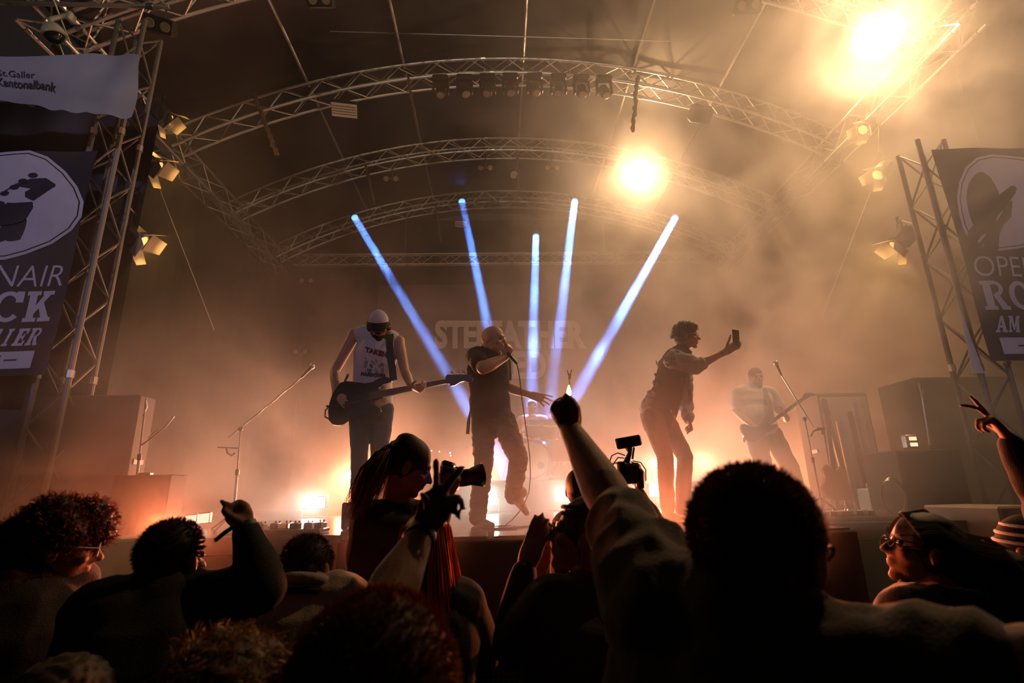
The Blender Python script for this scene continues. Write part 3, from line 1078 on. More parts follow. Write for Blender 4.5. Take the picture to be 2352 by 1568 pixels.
hand(b, J['wrL'], q(402, 250, Y0 - 0.26) - J['wrL'], Vector((-0.4, 0.9, 0.2)), 1, GRIP, thumb=(0.7, 0.3, 0.6), k=1.0)
hand(b, J['wrR'], q(648, 600, Y0 - 0.05) - J['wrR'], Vector((0.15, 0.9, -0.35)), 1, ((0.1, 0.1, 0.1), (0.2, 0.15, 0.1), (0.3, 0.2, 0.1), (0.35, 0.25, 0.15)), spreads=(0.16, 0.02, -0.14, -0.30), thumb=(0.3, 0.1, 0.1), k=1.12)
fuse(b, 'body', M['skin2'], B, 0.0065, 3)
hd.eyes(B, M['eye'])
b = MB(); torso(b, J, 0.020, side=Vector((1, 0.35, 0)), wide=1.04, deep=1.1)
limb(b, [J['shL'], J['shL'].lerp(J['elL'], 0.72)], [0.086, 0.080]); limb(b, [J['shR'], J['shR'].lerp(J['elR'], 0.6)], [0.080, 0.066])
loft(b, [(J['waist'], 0.176, 0.135), (J['pelvis'] + Vector((0, 0, -0.0)), 0.180, 0.137)], Vector((1, 0.2, 0)), 24)
fuse(b, 't_shirt', M['tee_black'], B, 0.009, 3, folds=0.010, fscale=7, fstretch=(1.2, 1, 0.7))
b = MB(); leg(b, hipL, knL, anL, 0.022, ra=0.046); leg(b, hipR, knR, anR, 0.020, ra=0.046)
loft(b, [(J['pelvis'], 0.165, 0.125), (q(285, 775, Y0), 0.165, 0.125)], Vector((1, 0, 0)), 20)
fuse(b, 'trousers', M['black_trousers'], B, 0.009, 2, folds=0.014, fscale=11, fstretch=(0.8, 0.8, 1.6))
h = Vector((anL.x - 0.03, anL.y + 0.05, STAGE_Z)); shoe('shoe', M['shoe_dark'], B, h, h + Vector((0.16, -0.22, 0)), k=1.05)
shoe('shoe', M['shoe_dark'], B, q(395, 1300, Y0 + 0.06), q(520, 1432, Y0 - 0.12), up=(0.9, 0.1, 0.8), k=1.05)
b = MB()
for dx in (0, 8, -7):
    b.tube([q(122, 690, Y0 - 0.1), q(112 + dx, 760, Y0 - 0.12), q(104 + dx, 850, Y0 - 0.1)], 0.006, 6)
b.build('belt_tassel', M['strap'], B)
G = empty('microphone', q(352, 245, Y0 - 0.3), 'corded vocal microphone held to the mouth of the bald singer', 'microphone')
m0, m1 = q(350, 238, Y0 - 0.22), q(452, 352, Y0 - 0.34)
dd = (m1 - m0)
b = MB(); b.lathe(m0 + dd * 0.22, dd, [(0, 0.014), (0.01, 0.017), (dd.length * 0.7, 0.011), (dd.length * 0.78, 0.010)], 16); b.build('handle', M['black'], G)
b = MB(); b.ell(m0 + dd * 0.10, 0.026); b.build('grille', M['steel'], G)
b = MB()
cpts = [(452, 352, -0.34), (463, 400, -0.34), (474, 470, -0.34), (486, 590, -0.33), (508, 740, -0.3), (530, 890, -0.28), (545, 1020, -0.25), (549, 1150, -0.22), (538, 1260, -0.2), (510, 1330, -0.2), (470, 1400, -0.2), (420, 1455, -0.2), (372, 1494, -0.2)]
b.tube([q(x, y, Y0 + d_) for x, y, d_ in cpts], 0.0042, 6)
b.build('cable', M['black'], G)

# ---- person filming with a phone
q = crop(1440, 720, 3.136)
Y0 = 4.80
Cc = empty('person', (q(300, 0, Y0).x, Y0, STAGE_Z), 'person with short curly hair and denim jacket leaning forward to film with a phone', 'person')
sd = Vector((0.25, 1, 0))
J = dict(neck=q(392, 268, Y0), chest=q(345, 385, Y0), waist=q(290, 570, Y0), pelvis=q(225, 715, Y0),
         shL=q(335, 330, Y0 - 0.17), shR=q(400, 345, Y0 + 0.16), elL=q(505, 378, Y0 - 0.22), elR=q(425, 660, Y0 + 0.22), wrL=q(690, 285, Y0 - 0.26), wrR=q(445, 770, Y0 + 0.1))
hd = Head(q(432, 172, Y0 - 0.02), (1.0, -0.42, -0.05), (0.06, 0, 1), 1.0)
hipL, hipR = q(185, 755, Y0 - 0.1), q(265, 755, Y0 + 0.1)
knL, knR = q(275, 1030, Y0 - 0.16), q(420, 1030, Y0 + 0.04)
anL, anR = q(292, 1395, Y0 - 0.10), q(398, 1400, Y0 + 0.06)
b = MB()
hd.skin(b)
limb(b, [hd.p(0, -0.03, -0.04), J['neck'] + Vector((0, 0, -0.04))], [0.055, 0.062])
torso(b, J, -0.01, side=sd)
arm(b, J['shL'], J['elL'], J['wrL']); arm(b, J['shR'], J['elR'], J['wrR'])
leg(b, hipL, knL, anL, -0.012); leg(b, hipR, knR, anR, -0.012)
pp = lambda x, y, d_=0.0: P(x, y, Y0 - 0.262 + d_)
loft(b, [(J['wrL'], 0.030, 0.022), (pp(1670, 806), 0.036, 0.020), (pp(1682, 797), 0.040, 0.018), (pp(1688, 792), 0.036, 0.014)], Vector((-0.5, 0, 0.85)), 14)
for k_, (yy, xx) in enumerate(((786, 1699), (791, 1701), (796, 1700), (801, 1697))):
    limb(b, [pp(1684, yy + 2), pp(xx - 4, yy, 0.012), pp(xx + 1, yy - 2, -0.012), pp(xx - 2, yy - 4, -0.030)], [0.0105, 0.0100, 0.0095, 0.008])
limb(b, [pp(1668, 802, -0.01), pp(1671, 790, -0.02), pp(1675, 780, -0.025), pp(1678, 770, -0.022)], [0.016, 0.0125, 0.011, 0.009])
hand(b, J['wrR'], Vector((0.15, -0.2, -1)), Vector((-1, 0.2, 0)), 1, FIST, thumb=(0.6, 0.4, 0.5))
fuse(b, 'body', M['skin2'], Cc, 0.0065, 3)
hd.eyes(Cc, M['eye'])
glasses(hd, Cc, M['steel'])
b = MB(); torso(b, J, 0.026, side=sd, wide=0.95, deep=1.05)
loft(b, [(J['waist'], 0.150, 0.140), (q(232, 690, Y0), 0.158, 0.158)], sd, 20)
vest = fuse(b, 'vest', M['tee_black'], Cc, 0.009, 2, folds=0.010, fscale=8)
b = MB()
limb(b, [J['shL'], J['shL'].lerp(J['elL'], 0.5), J['elL'] + (J['elL'] - J['shL']) * 0.02, J['elL'].lerp(J['wrL'], 0.12)], [0.086, 0.080, 0.070, 0.060], 16)
limb(b, [J['shR'], J['elR'], J['wrR'].lerp(J['elR'], 0.2)], [0.082, 0.064, 0.05], 16)
loft(b, [(q(228, 690, Y0), 0.155, 0.157), (q(222, 700, Y0), 0.155, 0.157)], sd, 20)
fuse(b, 'denim_sleeves', M['denim'], Cc, 0.008, 1, folds=0.016, fscale=13, fstretch=(0.7, 1, 1.3), label='light denim of the jacket')
b = MB()
limb(b, [J['neck'] + Vector((-0.02, -0.07, 0.0)), J['neck'] + Vector((0.06, -0.05, -0.03))], [0.028, 0.022]); limb(b, [J['neck'] + Vector((-0.06, 0.0, 0.02)), J['neck'] + Vector((-0.02, -0.07, 0.0))], [0.028, 0.028])
fuse(b, 'collar', M['tee_black'], Cc, 0.007, 2)
b = MB(); leg(b, hipL, knL, anL, 0.014, ra=0.046); leg(b, hipR, knR, anR, 0.014, ra=0.046)
loft(b, [(q(222, 725, Y0), 0.155, 0.155), (q(225, 790, Y0), 0.155, 0.140)], sd, 20)
fuse(b, 'trousers', M['black_trousers'], Cc, 0.009, 3, folds=0.008, fscale=8)
for an in (anL, anR):
    h = Vector((an.x - 0.05, an.y + 0.05, STAGE_Z)); shoe('sneaker', M['shoe_white'], Cc, h, h + Vector((0.22, -0.15, 0)), sole=M['white'])
M['patch'] = mat('cloth_patch', (0.30, 0.20, 0.22), 0.8, var=0.4, vscale=60)
M['patch2'] = mat('pale_patch', (0.45, 0.40, 0.42), 0.8, var=0.4, vscale=60)
for i, (cx, cy, w_, h_, mt) in enumerate([(205, 440, 20, 26, 'patch'), (205, 505, 38, 60, 'patch'), (175, 575, 60, 50, 'patch2'), (215, 355, 10, 40, 'patch2'), (405, 470, 16, 26, 'patch')]):
    n0 = 14
    vs = [Vector((0, 0, 0))] + [Vector((w_ * 0.5 * pxm * math.cos(a) , h_ * 0.5 * pxm * math.sin(a), 0)) for a in [2 * math.pi * k / n0 for k in range(n0)]]
    fs = [(0, 1 + k, 1 + (k + 1) % n0) for k in range(n0)]
    project_print(vest, Cc, 'patch', M[mt], vs, fs, q(cx, cy, Y0 - 0.15), Vector((1, 0, 0)), Vector((-0.2, 0, 1)))
b = MB()
hd.cap_mesh(b, 0.008)
b.ell(hd.p(0, 0.03, 0.10), (0.075, 0.07, 0.035), hd.R)
fuse(b, 'hair', M['hair_brown'], Cc, 0.006, 0, folds=0.012, fscale=45)
b = MB()
strands(b, shell_roots(hd, 700, 0.010, zmin=0.0, seed=3), 0.04, lambda p, n, r: n + Vector((r.uniform(-.5, .5), r.uniform(-.5, .5), r.uniform(-.2, .6))), 0.0020, 5, curl=0.9, cscale=45)
b.build('curls', M['hair_brown'], Cc)
b = MB()
b.prism([q(436, 540, Y0 - 0.1), q(462, 545, Y0 - 0.1), q(470, 630, Y0 - 0.1), q(446, 632, Y0 - 0.1)], (0, 1, 0), 0.004)
b.tube([q(410, 300, Y0 - 0.1), q(440, 430, Y0 - 0.14), q(450, 545, Y0 - 0.1)], 0.003, 5)
M['blue_card'] = mat('blue_card', (0.05, 0.07, 0.2), 0.5)
b.build('pass_card', M['blue_card'], Cc)
b = MB(); b.lathe(J['wrL'] - (J['wrL'] - J['elL']).normalized() * 0.02, J['wrL'] - J['elL'], [(0, 0.030), (0.018, 0.029)], 16); b.build('wristband', M['blue_card'], Cc)
G = empty('phone', q(785, 205, Y0 - 0.3), 'dark smartphone held up at arm length on the stage', 'phone')
pc = q(785, 172, Y0 - 0.275)
b = MB(); b.box(pc, (0.070, 0.009, 0.148), rotm(R_(12), 0, R_(5)), 0.008); b.build('case', M['black'], G)
b = MB(); b.box(pc + Vector((0.001, -0.0052, 0)), (0.062, 0.001, 0.138), rotm(R_(12), 0, R_(5))); b.build('screen', M['glass_lens'], G)

# ---- guitarist
q = crop(1650, 820, 3.92)
Y0 = 6.5
D = empty('person', (q(400, 0, Y0).x, Y0, STAGE_Z), 'bearded person in a white t-shirt playing electric guitar in the smoke', 'person')
J = dict(neck=q(335, 272, Y0), chest=q(330, 400, Y0), waist=q(365, 560, Y0), pelvis=q(395, 660, Y0),
         shL=q(192, 322, Y0), shR=q(470, 332, Y0), elL=q(158, 480, Y0 + 0.02), elR=q(610, 555, Y0 - 0.02), wrL=q(310, 622, Y0 - 0.22), wrR=q(592, 515, Y0 - 0.28))
hd = Head(q(338, 185, Y0 - 0.04), (-0.05, -1, -0.15), (0, 0, 1), 1.02)
hipL, hipR = q(330, 690, Y0), q(480, 690, Y0)
anL, anR = Vector((q(310, 0, Y0).x, Y0, STAGE_Z + 0.08)), Vector((q(520, 0, Y0).x, Y0 - 0.02, STAGE_Z + 0.08))
knL, knR = hipL.lerp(anL, 0.5) + Vector((-0.03, -0.05, 0)), hipR.lerp(anR, 0.5) + Vector((0.03, -0.05, 0))
b = MB()
hd.skin(b, jaw=1.1)
limb(b, [hd.p(0, -0.03, -0.04), J['neck'] + Vector((0, 0, -0.03))], [0.060, 0.068])
torso(b, J, 0.0, wide=1.1)
arm(b, J['shL'], J['elL'], J['wrL'], 0.006); arm(b, J['shR'], J['elR'], J['wrR'], 0.006)
leg(b, hipL, knL, anL, -0.01); leg(b, hipR, knR, anR, -0.01)
hand(b, J['wrL'], q(385, 665, Y0 - 0.27) - J['wrL'], Vector((0.1, 1, -0.1)), -1, RELAX)
hand(b, J['wrR'], q(570, 440, Y0 - 0.3) - J['wrR'], Vector((-0.6, 0.3, 0.3)), 1, GRIP)
fuse(b, 'body', M['skin'], D, 0.008, 3)
hd.eyes(D, M['eye'])
b = MB(); torso(b, J, 0.028, wide=1.1, deep=1.25)
limb(b, [J['shL'], J['shL'].lerp(J['elL'], 0.68)], [0.088, 0.080]); limb(b, [J['shR'], J['shR'].lerp(J['elR'], 0.6)], [0.086, 0.078])
b.ell(q(335, 530, Y0 - 0.05), (0.19, 0.17, 0.17))
fuse(b, 't_shirt', M['tee_white'], D, 0.010, 3, folds=0.010, fscale=7)
b = MB(); leg(b, hipL, knL, anL, 0.035, ra=0.06, rk=0.06); leg(b, hipR, knR, anR, 0.035, ra=0.06, rk=0.06)
loft(b, [(q(400, 620, Y0), 0.185, 0.14), (q(405, 700, Y0), 0.190, 0.145)], Vector((1, 0, 0)), 20)
M['khaki'] = mat('khaki_trousers', (0.10, 0.075, 0.055), 0.9, bump=0.2, bscale=100)
fuse(b, 'trousers', M['khaki'], D, 0.011, 3, folds=0.012, fscale=7)
for an in (anL, anR):
    h = Vector((an.x, an.y + 0.06, STAGE_Z)); shoe('shoe', M['shoe_dark'], D, h, h + Vector((0, -0.28, 0)))
b = MB(); hd.cap_mesh(b, 0.004); fuse(b, 'hair', M['hair_brown'], D, 0.007, 1, folds=0.004, fscale=40)
b = MB(); b.ell(hd.p(0, 0.035, -0.078), (0.056, 0.060, 0.040), hd.R); b.ell(hd.p(0, 0.078, -0.10), (0.032, 0.028, 0.036), hd.R)
fuse(b, 'beard', M['hair_brown'], D, 0.006, 1, folds=0.005, fscale=60)
G = empty('electric_guitar', q(300, 760, Y0 - 0.3), 'dark electric guitar with pointed headstock on the bearded person', 'electric guitar')
gY = Y0 - 0.27
gp = lambda x, y, d_=0.0: q(x, y, gY + d_ - 0.03 * (x - 300) / 600)
body = [(205, 605), (235, 600), (290, 625), (350, 625), (400, 590), (450, 548), (480, 545), (470, 570), (450, 590), (480, 610), (520, 600), (525, 620), (490, 650), (430, 680), (380, 720), (330, 760), (285, 770), (240, 740), (205, 680), (197, 640)]
b = MB(); b.prism([gp(x, y) for x, y in body], (0, 1, 0), 0.042); ob = b.build('guitar_body', M['bass_body'], G, angle=30)
bv = ob.modifiers.new('bev', 'BEVEL'); bv.width = 0.007; bv.segments = 2; bv.limit_method = 'ANGLE'; bv.angle_limit = R_(50)
b = MB(); b.prism([gp(440, 590, -0.024), gp(765, 352, -0.014), gp(780, 378, -0.014), gp(455, 620, -0.024)], (0, 1, 0), 0.02); b.build('guitar_neck', M['fretboard'], G)
b = MB(); b.prism([gp(755, 355, -0.012), gp(775, 325, -0.012), gp(840, 322, -0.012), gp(905, 342, -0.012), (gp(830, 352, -0.012)), gp(780, 382, -0.012)], (0, 1, 0), 0.016); b.build('headstock', M['bass_body'], G)
for k in range(6):
    b = MB(); p = gp(780 + k * 18, 326 + k * 1.5, -0.012); b.tube([p, p + Vector((0, 0, 0.02))], 0.003, 5); b.ell(p + Vector((0, 0, 0.024)), (0.007, 0.005, 0.008), seg=8, rings=6); b.build('tuning_key', M['steel'], G)
b = MB(); ribbon(b, [q(405, 265, Y0 + 0.02), q(415, 285, Y0 - 0.13), q(440, 360, Y0 - 0.2), q(468, 450, Y0 - 0.245), q(478, 545, gY - 0.02)], 0.055, (1, 0, 0)); b.build('strap', M['strap'], G)
b = MB(); b.tube([gp(240, 700), gp(232, 735), gp(235, 765)], 0.012, 6); b.build('jack_cable', M['black'], G)
# ================================================================ crowd and photographers
def crowd_person(label, hd, shL, shR, top, skin, armL=None, armR=None, floor=0.0, wide=1.0, deep=1.0, sleeve=(1.0, 1.0), neck_r=0.056, g=0.022,
                 legs=True, lean=(0, 0, 0), armr=(0.052, 0.047, 0.041, 0.040, 0.027), vox=0.009, folds=0.010, fscale=8, bottoms=None, topname='sweater', pelvis=None, sleeve_name=None):
    """armL/armR: dict(el, wr, d, n, thumb, curls, spreads, th). Returns the thing."""
    nk = (shL + shR) / 2 + Vector((0, 0, 0.045))
    pe = Vector((nk.x, nk.y, max(nk.z - 0.58, floor + 0.80))) + Vector(lean) if pelvis is None else pelvis
    t = empty('person', (pe.x, pe.y, floor), label, 'person')
    J = dict(neck=nk, chest=nk.lerp(pe, 0.28), waist=nk.lerp(pe, 0.68), pelvis=pe, shL=shL, shR=shR)
    side = shR - shL
    sk = MB()
    hd.skin(sk)
    limb(sk, [hd.p(0, -0.03, -0.03), nk.lerp(J['chest'], 0.15)], [neck_r * hd.k, neck_r * 1.15])
    torso(sk, J, -0.01, side=side, wide=wide, deep=deep)
    tp = MB()
    torso(tp, J, g, side=side, wide=wide, deep=deep)
    loft(tp, [(J['waist'], 0.16 * wide + g, 0.115 * deep + g), (pe, 0.17 * wide + g, 0.12 * deep + g), (pe - Vector((0, 0, 0.10)), 0.17 * wide + g, 0.12 * deep + g)], side, 24)
    s = side.normalized()
    for key, a, sl, sg in (('shL', armL, sleeve[0], -1), ('shR', armR, sleeve[1], 1)):
        sh = J[key]
        if a is None:
            el = sh + s * sg * 0.05 + Vector((0, 0, -0.28)); wr = el + Vector((0, 0.10, -0.22)) - s * sg * 0.02
            a = dict(el=el, wr=wr, d=Vector((0, 0.3, -1)), n=-s * sg, thumb=sg, curls=RELAX)
        el, wr = a['el'], a['wr']
        k = a.get('k', 1.0)
        rr = [r * k for r in armr]
        arm(sk, sh, el, wr, 0.0, rr)
        if 'joints' in a:
            a['joints'](sk)
        else:
            hand(sk, wr, a['d'], a['n'], a.get('thumb', 1), a.get('curls', RELAX), a.get('spreads', (0.14, 0.04, -0.06, -0.16)), a.get('th', (0.6, 0.3, 0.3)), k)
        if sl <= 1.0:
            limb(tp, [sh, sh.lerp(el, sl * 0.6), sh.lerp(el, sl)], [rr[0] + g + 0.008, rr[1] + g + 0.004, rr[2] + g * 0.8], 16)
        else:
            q_ = min(1.0, sl - 1.0)
            limb(tp, [sh, sh.lerp(el, 0.6), el], [rr[0] + g + 0.006, rr[1] + g, rr[2] + g * 0.75], 16)
            limb(tp, [el, el.lerp(wr, 0.5 * q_), el.lerp(wr, q_)], [rr[2] + g * 0.75, rr[3] + g * 0.5, rr[4] + g * 0.45], 16)
    if legs:
        h = s * 0.095
        for sg in (-1, 1):
            an = Vector((pe.x, pe.y, floor + 0.09)) + h * sg * 1.1
            leg(sk, pe + h * sg - Vector((0, 0, 0.04)), (pe + h * sg).lerp(an, 0.52), an, -0.01)
    fuse(sk, 'body', skin, t, vox * 0.75, 3)
    fuse(tp, topname, top, t, vox, 3, folds=folds, fscale=fscale, fstretch=(1, 1, 0.7))
    if legs:
        b = MB()
        h = s * 0.095
        for sg in (-1, 1):
            an = Vector((pe.x, pe.y, floor + 0.10)) + h * sg * 1.1
            leg(b, pe + h * sg - Vector((0, 0, 0.04)), (pe + h * sg).lerp(an, 0.52), an, 0.014, ra=0.05)
        loft(b, [(pe + Vector((0, 0, 0.02)), 0.165 * wide, 0.115 * deep), (pe - Vector((0, 0, 0.08)), 0.165 * wide, 0.115 * deep)], side, 16)
        fuse(b, 'trousers', bottoms or M['jeans'], t, 0.014, 3)
        fw = Vector((0, 0, 1)).cross(s); fw = fw if fw.y > 0 else -fw
        for sg in (-1, 1):
            hp = Vector((pe.x, pe.y, floor)) + h * sg * 1.1 - fw * 0.07
            shoe('shoe', M['shoe_dark'], t, hp, hp + fw * 0.27)
    t_ = t
    return t_, J


def rand_dir(k):
    return lambda p, n, r: n + Vector((r.uniform(-k, k), r.uniform(-k, k), r.uniform(-k, k)))


V = Vector
# ---- curly red haired person with glasses, far side of the crowd
hd = Head(P(132, 1258, 1.72), (0.86, 0.55, -0.12), (0.12, 0, 1), 0.98)
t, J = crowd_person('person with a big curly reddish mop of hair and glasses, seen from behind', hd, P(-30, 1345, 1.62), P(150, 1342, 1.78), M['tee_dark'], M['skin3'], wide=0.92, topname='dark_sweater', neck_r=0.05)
M['hair_curly'] = mat('hair_curly', (0.11, 0.030, 0.014), 0.45, var=0.3, vscale=60)
b = MB()
for (x, y, z, r) in [(0, -0.02, 0.07, 0.10), (0, 0.05, 0.10, 0.075), (0, -0.08, 0.03, 0.075), (0.03, -0.03, 0.10, 0.075), (-0.05, -0.01, 0.07, 0.07), (0.05, 0.0, 0.07, 0.07), (0, -0.07, -0.03, 0.062), (0.0, 0.085, 0.075, 0.05)]:
    b.ell(hd.p(x, y, z * 0.78), r * 0.86, seg=14, rings=10)
hm = fuse(b, 'hair', M['hair_dark'], t, 0.007, 1, folds=0.016, fscale=42)
rs = [(v.co + OFF[t.name], v.normal) for v in hm.data.vertices]
rnd = random.Random(2)
b = MB(); strands(b, rnd.sample(rs, min(2200, len(rs))), 0.022, rand_dir(0.6), 0.0011, 5, curl=1.1, cscale=60)
b.build('curls', M['st_curly'], t)
glasses(hd, t, M['white']); hd.eyes(t, M['eye'])

# ---- short haired man, arm raised
hd = Head(P(396, 1290, 1.56), (0.26, 0.96, 0.08), (0.05, -0.05, 1), 0.86)
fist_w = P(564, 1208, 1.62)
def fist_k(mb):
    c = lambda x, y, Y=1.62: P(x, y, Y)
    loft(mb, [(c(562, 1208), 0.028, 0.022), (c(556, 1192), 0.036, 0.024), (c(545, 1176), 0.040, 0.022), (c(538, 1167), 0.034, 0.018)], V((1, 0, 0.3)), 14)
    limb(mb, [c(548, 1172), c(530, 1162, 1.60), c(514, 1155, 1.59), c(508, 1150, 1.59)], [0.012, 0.0100, 0.0088, 0.007])
    limb(mb, [c(556, 1172, 1.64), c(538, 1160, 1.64), c(520, 1168, 1.62), c(522, 1180, 1.61)], [0.012, 0.0105, 0.0092, 0.008])
    limb(mb, [c(560, 1178, 1.66), c(545, 1165, 1.66), c(525, 1178, 1.64), c(528, 1190, 1.62)], [0.012, 0.0105, 0.009, 0.008])
    limb(mb, [c(558, 1184, 1.68), c(548, 1176, 1.68), c(532, 1188, 1.66), c(536, 1197, 1.64)], [0.011, 0.0095, 0.008, 0.007])
    limb(mb, [c(556, 1200, 1.60), c(536, 1190, 1.58), c(518, 1180, 1.58), c(512, 1171, 1.58)], [0.015, 0.012, 0.010, 0.008])
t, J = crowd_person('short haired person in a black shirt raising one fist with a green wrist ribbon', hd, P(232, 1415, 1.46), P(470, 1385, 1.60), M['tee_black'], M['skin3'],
    armR=dict(el=P(606, 1350, 1.60), wr=fist_w, joints=fist_k, k=1.05),
    sleeve=(1.0, 1.9), wide=1.12, deep=1.1, topname='black_shirt', folds=0.008)
b = MB(); hd.cap_mesh(b, 0.005)
hm = fuse(b, 'hair', M['hair_dark'], t, 0.006, 1)
b = MB(); strands(b, shell_roots(hd, 2600, 0.004, zmin=-0.02, seed=4), 0.012, rand_dir(0.5), 0.0009, 2)
b.build('stubble', M['st_dark'], t)
hd.eyes(t, M['eye'])
M['green'] = mat('green_ribbon', (0.01, 0.10, 0.05), 0.6)
b = MB(); ax = (fist_w - P(600, 1362, 1.60)).normalized()
b.lathe(fist_w - ax * 0.004, ax, [(0, 0.033), (0.014, 0.031)], 18)
ribbon(b, [fist_w + V((-0.02, -0.03, 0)), fist_w + V((-0.035, -0.04, -0.012)), fist_w + V((-0.062, -0.04, -0.035))], 0.012, (0.3, 0, 1), 0.002)
b.build('wrist_ribbon', M['green'], t)

# ---- person with bowed head and pale hooded top
hd = Head(P(706, 1316, 1.92), (0.32, 0.9, -0.45), (0.0, 0.45, 1), 0.90)
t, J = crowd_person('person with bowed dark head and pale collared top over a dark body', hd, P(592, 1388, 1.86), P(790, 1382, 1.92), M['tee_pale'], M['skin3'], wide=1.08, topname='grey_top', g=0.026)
b = MB(); hd.cap_mesh(b, 0.006); fuse(b, 'hair', M['hair_dark'], t, 0.006, 1)
b = MB(); strands(b, shell_roots(hd, 1800, 0.005, zmin=-0.02, seed=5), 0.014, rand_dir(0.5), 0.0009, 2); b.build('short_strands', M['st_dark'], t)
b = MB()
nk = J['neck']
pts = [nk + V((0.082 * math.cos(a), 0.075 * math.sin(a) - 0.0, 0.012 + 0.03 * -math.sin(a))) for a in [2 * math.pi * i / 20 for i in range(21)]]
b.tube(pts, 0.019, 8); fuse(b, 'collar', M['tee_pale'], t, 0.006, 2)
b = MB()
pts = [nk + V((0.092 * math.cos(a), 0.085 * math.sin(a) - 0.0, -0.022 + 0.03 * -math.sin(a))) for a in [2 * math.pi * i / 20 for i in range(21)]]
b.tube(pts, 0.010, 8); b.build('collar_stripe', M['tee_black'], t)

# ---- woman with red hair behind the raised hand
hd = Head(P(982, 1262, 1.98), (0.2, 1, 0.0), (0, 0, 1), 0.97)
t, J = crowd_person('person with long glowing red hair and dark jacket, facing the stage behind the barrier', hd, P(905, 1385, 1.92), P(1058, 1392, 1.96), M['tee_black'], M['skin3'],
    armR=dict(el=P(1108, 1500, 2.0), wr=P(1098, 1440, 2.10), d=V((0.02, 0.15, 1)), n=V((-0.9, 0.2, 0)), thumb=-1, curls=GRIP), sleeve=(1.9, 1.8), wide=0.95, topname='dark_jacket')
b = MB(); hd.cap_mesh(b, 0.012)
def hair_fall(mb, hd, n, length, r, spread=0.08, seed=1, back=-0.08, wave=0.25, side=(-1, 1), droop=0.55, z0=0.03, bias=(0, 0, 0)):
    rnd = random.Random(seed)
    for _ in range(n):
        a = rnd.uniform(math.radians(165), math.radians(375))
        x, y = 0.084 * math.cos(a) * rnd.uniform(0.85, 1.06), -0.016 + 0.1 * math.sin(a) * rnd.uniform(0.85, 1.06)
        if x * side[0] > 0 and side[0] == side[1]: pass
        p = hd.p(x, y, z0 + rnd.uniform(-0.02, 0.06))
        d = (hd.s * x * 2.5 + hd.f * (y + 0.02) * 2.5).normalized() * spread + V((0, 0, -1)) + V(bias)
        L = length * rnd.uniform(0.7, 1.1)
        pts = [p]; q_ = p.copy()
        ph = rnd.uniform(0, 6)
        for i in range(8):
            wv = (hd.s * math.sin(ph + i * 1.1) + hd.f * math.cos(ph + i * 0.9)) * wave * 0.25
            dd_ = (d.normalized() + wv * 0.5)
            q_ = q_ + dd_ * L / 8
            pts.append(q_.copy())
        mb.tube(pts, [r * 0.8] + [r] * 5 + [r * 0.8, r * 0.5, r * 0.2], 5)
    return mb
fuse(b, 'hair', M['hair_red'], t, 0.007, 1)
b = MB(); hair_fall(b, hd, 900, 0.34, 0.0016, 0.22, 3); b.build('long_locks', M['st_red'], t)

# ---- photographer with the ponytail, standing on the barrier step
STEP = 0.22
hd = Head(P(938, 1072, 2.38), (1.0, 0.15, -0.42), (0.35, 0, 1), 1.0)
cm = P(1036, 1094, 2.42)
t, J = crowd_person('photographer with a dark ponytail looking down at the camera in both hands', hd, P(858, 1205, 2.34), P(948, 1195, 2.50), M['tee_black'], M['skin3'],
    armR=dict(el=P(990, 1210, 2.62), wr=P(1030, 1130, 2.52), d=V((0.25, -0.1, 1)), n=V((0.1, -1, 0.1)), thumb=-1, curls=GRIP),
    armL=dict(el=P(968, 1240, 2.25), wr=P(1022, 1142, 2.34), d=V((0.35, 0.1, 0.9)), n=V((0.1, 1, 0.2)), thumb=1, curls=GRIP), sleeve=(1.85, 1.85), floor=STEP, wide=1.0, deep=1.1, topname='dark_jacket', folds=0.014, g=0.03)
b = MB()
hd.cap_mesh(b, 0.008)
b.ell(hd.p(0, -0.04, 0.095), (0.05, 0.06, 0.04), hd.R)
b.ell(hd.p(0, -0.012, 0.0), (0.086, 0.060, 0.062), hd.R)
fuse(b, 'hair', M['hair_dark'], t, 0.006, 3)
b = MB()
knot = P(905, 1030, 2.38)
b2 = MB(); pts = [knot + V((0.02 * math.cos(a), 0.02 * math.sin(a) * 0.8, 0.022 * math.sin(a))) for a in [2 * math.pi * i / 12 for i in range(13)]]
b2.tube(pts, 0.008, 8); b2.build('hair_tie', M['black'], t)
rnd = random.Random(9)
c0 = [P(908, 1022, 2.38), P(885, 1040, 2.33), P(862, 1078, 2.30), P(845, 1120, 2.28), P(828, 1160, 2.27), P(818, 1192, 2.27)]
wd = [0.012, 0.034, 0.050, 0.052, 0.046, 0.040]
for _ in range(420):
    ox, oy = rnd.gauss(0, 0.5), rnd.gauss(0, 0.5)
    m = rnd.uniform(0.75, 1.1)
    pts = []
    for i, (c, w_) in enumerate(zip(c0, wd)):
        if i / (len(c0) - 1) > m: break
        pts.append(c + V((ox * w_ + rnd.uniform(-1, 1) * 0.004 * i, oy * w_, rnd.uniform(-1, 1) * 0.006)))
    if len(pts) > 2: b.tube(pts, [0.0022] * (len(pts) - 2) + [0.0014, 0.0005], 4, cap=False)
b.build('ponytail', M['st_brown'], t)
b = MB(); limb(b, [c0[0], c0[1], c0[2], c0[3], c0[4]], [0.022, 0.028, 0.034, 0.028, 0.010]); fuse(b, 'ponytail_core', M['hair_dark'], t, 0.006, 1, folds=0.004, fscale=30)
hd.eyes(t, M['eye'])
G = empty('photo_camera', cm, 'black photo camera with lens hood in the hands of the ponytailed photographer', 'camera')
rt = rotm(R_(-12), 0, R_(18))
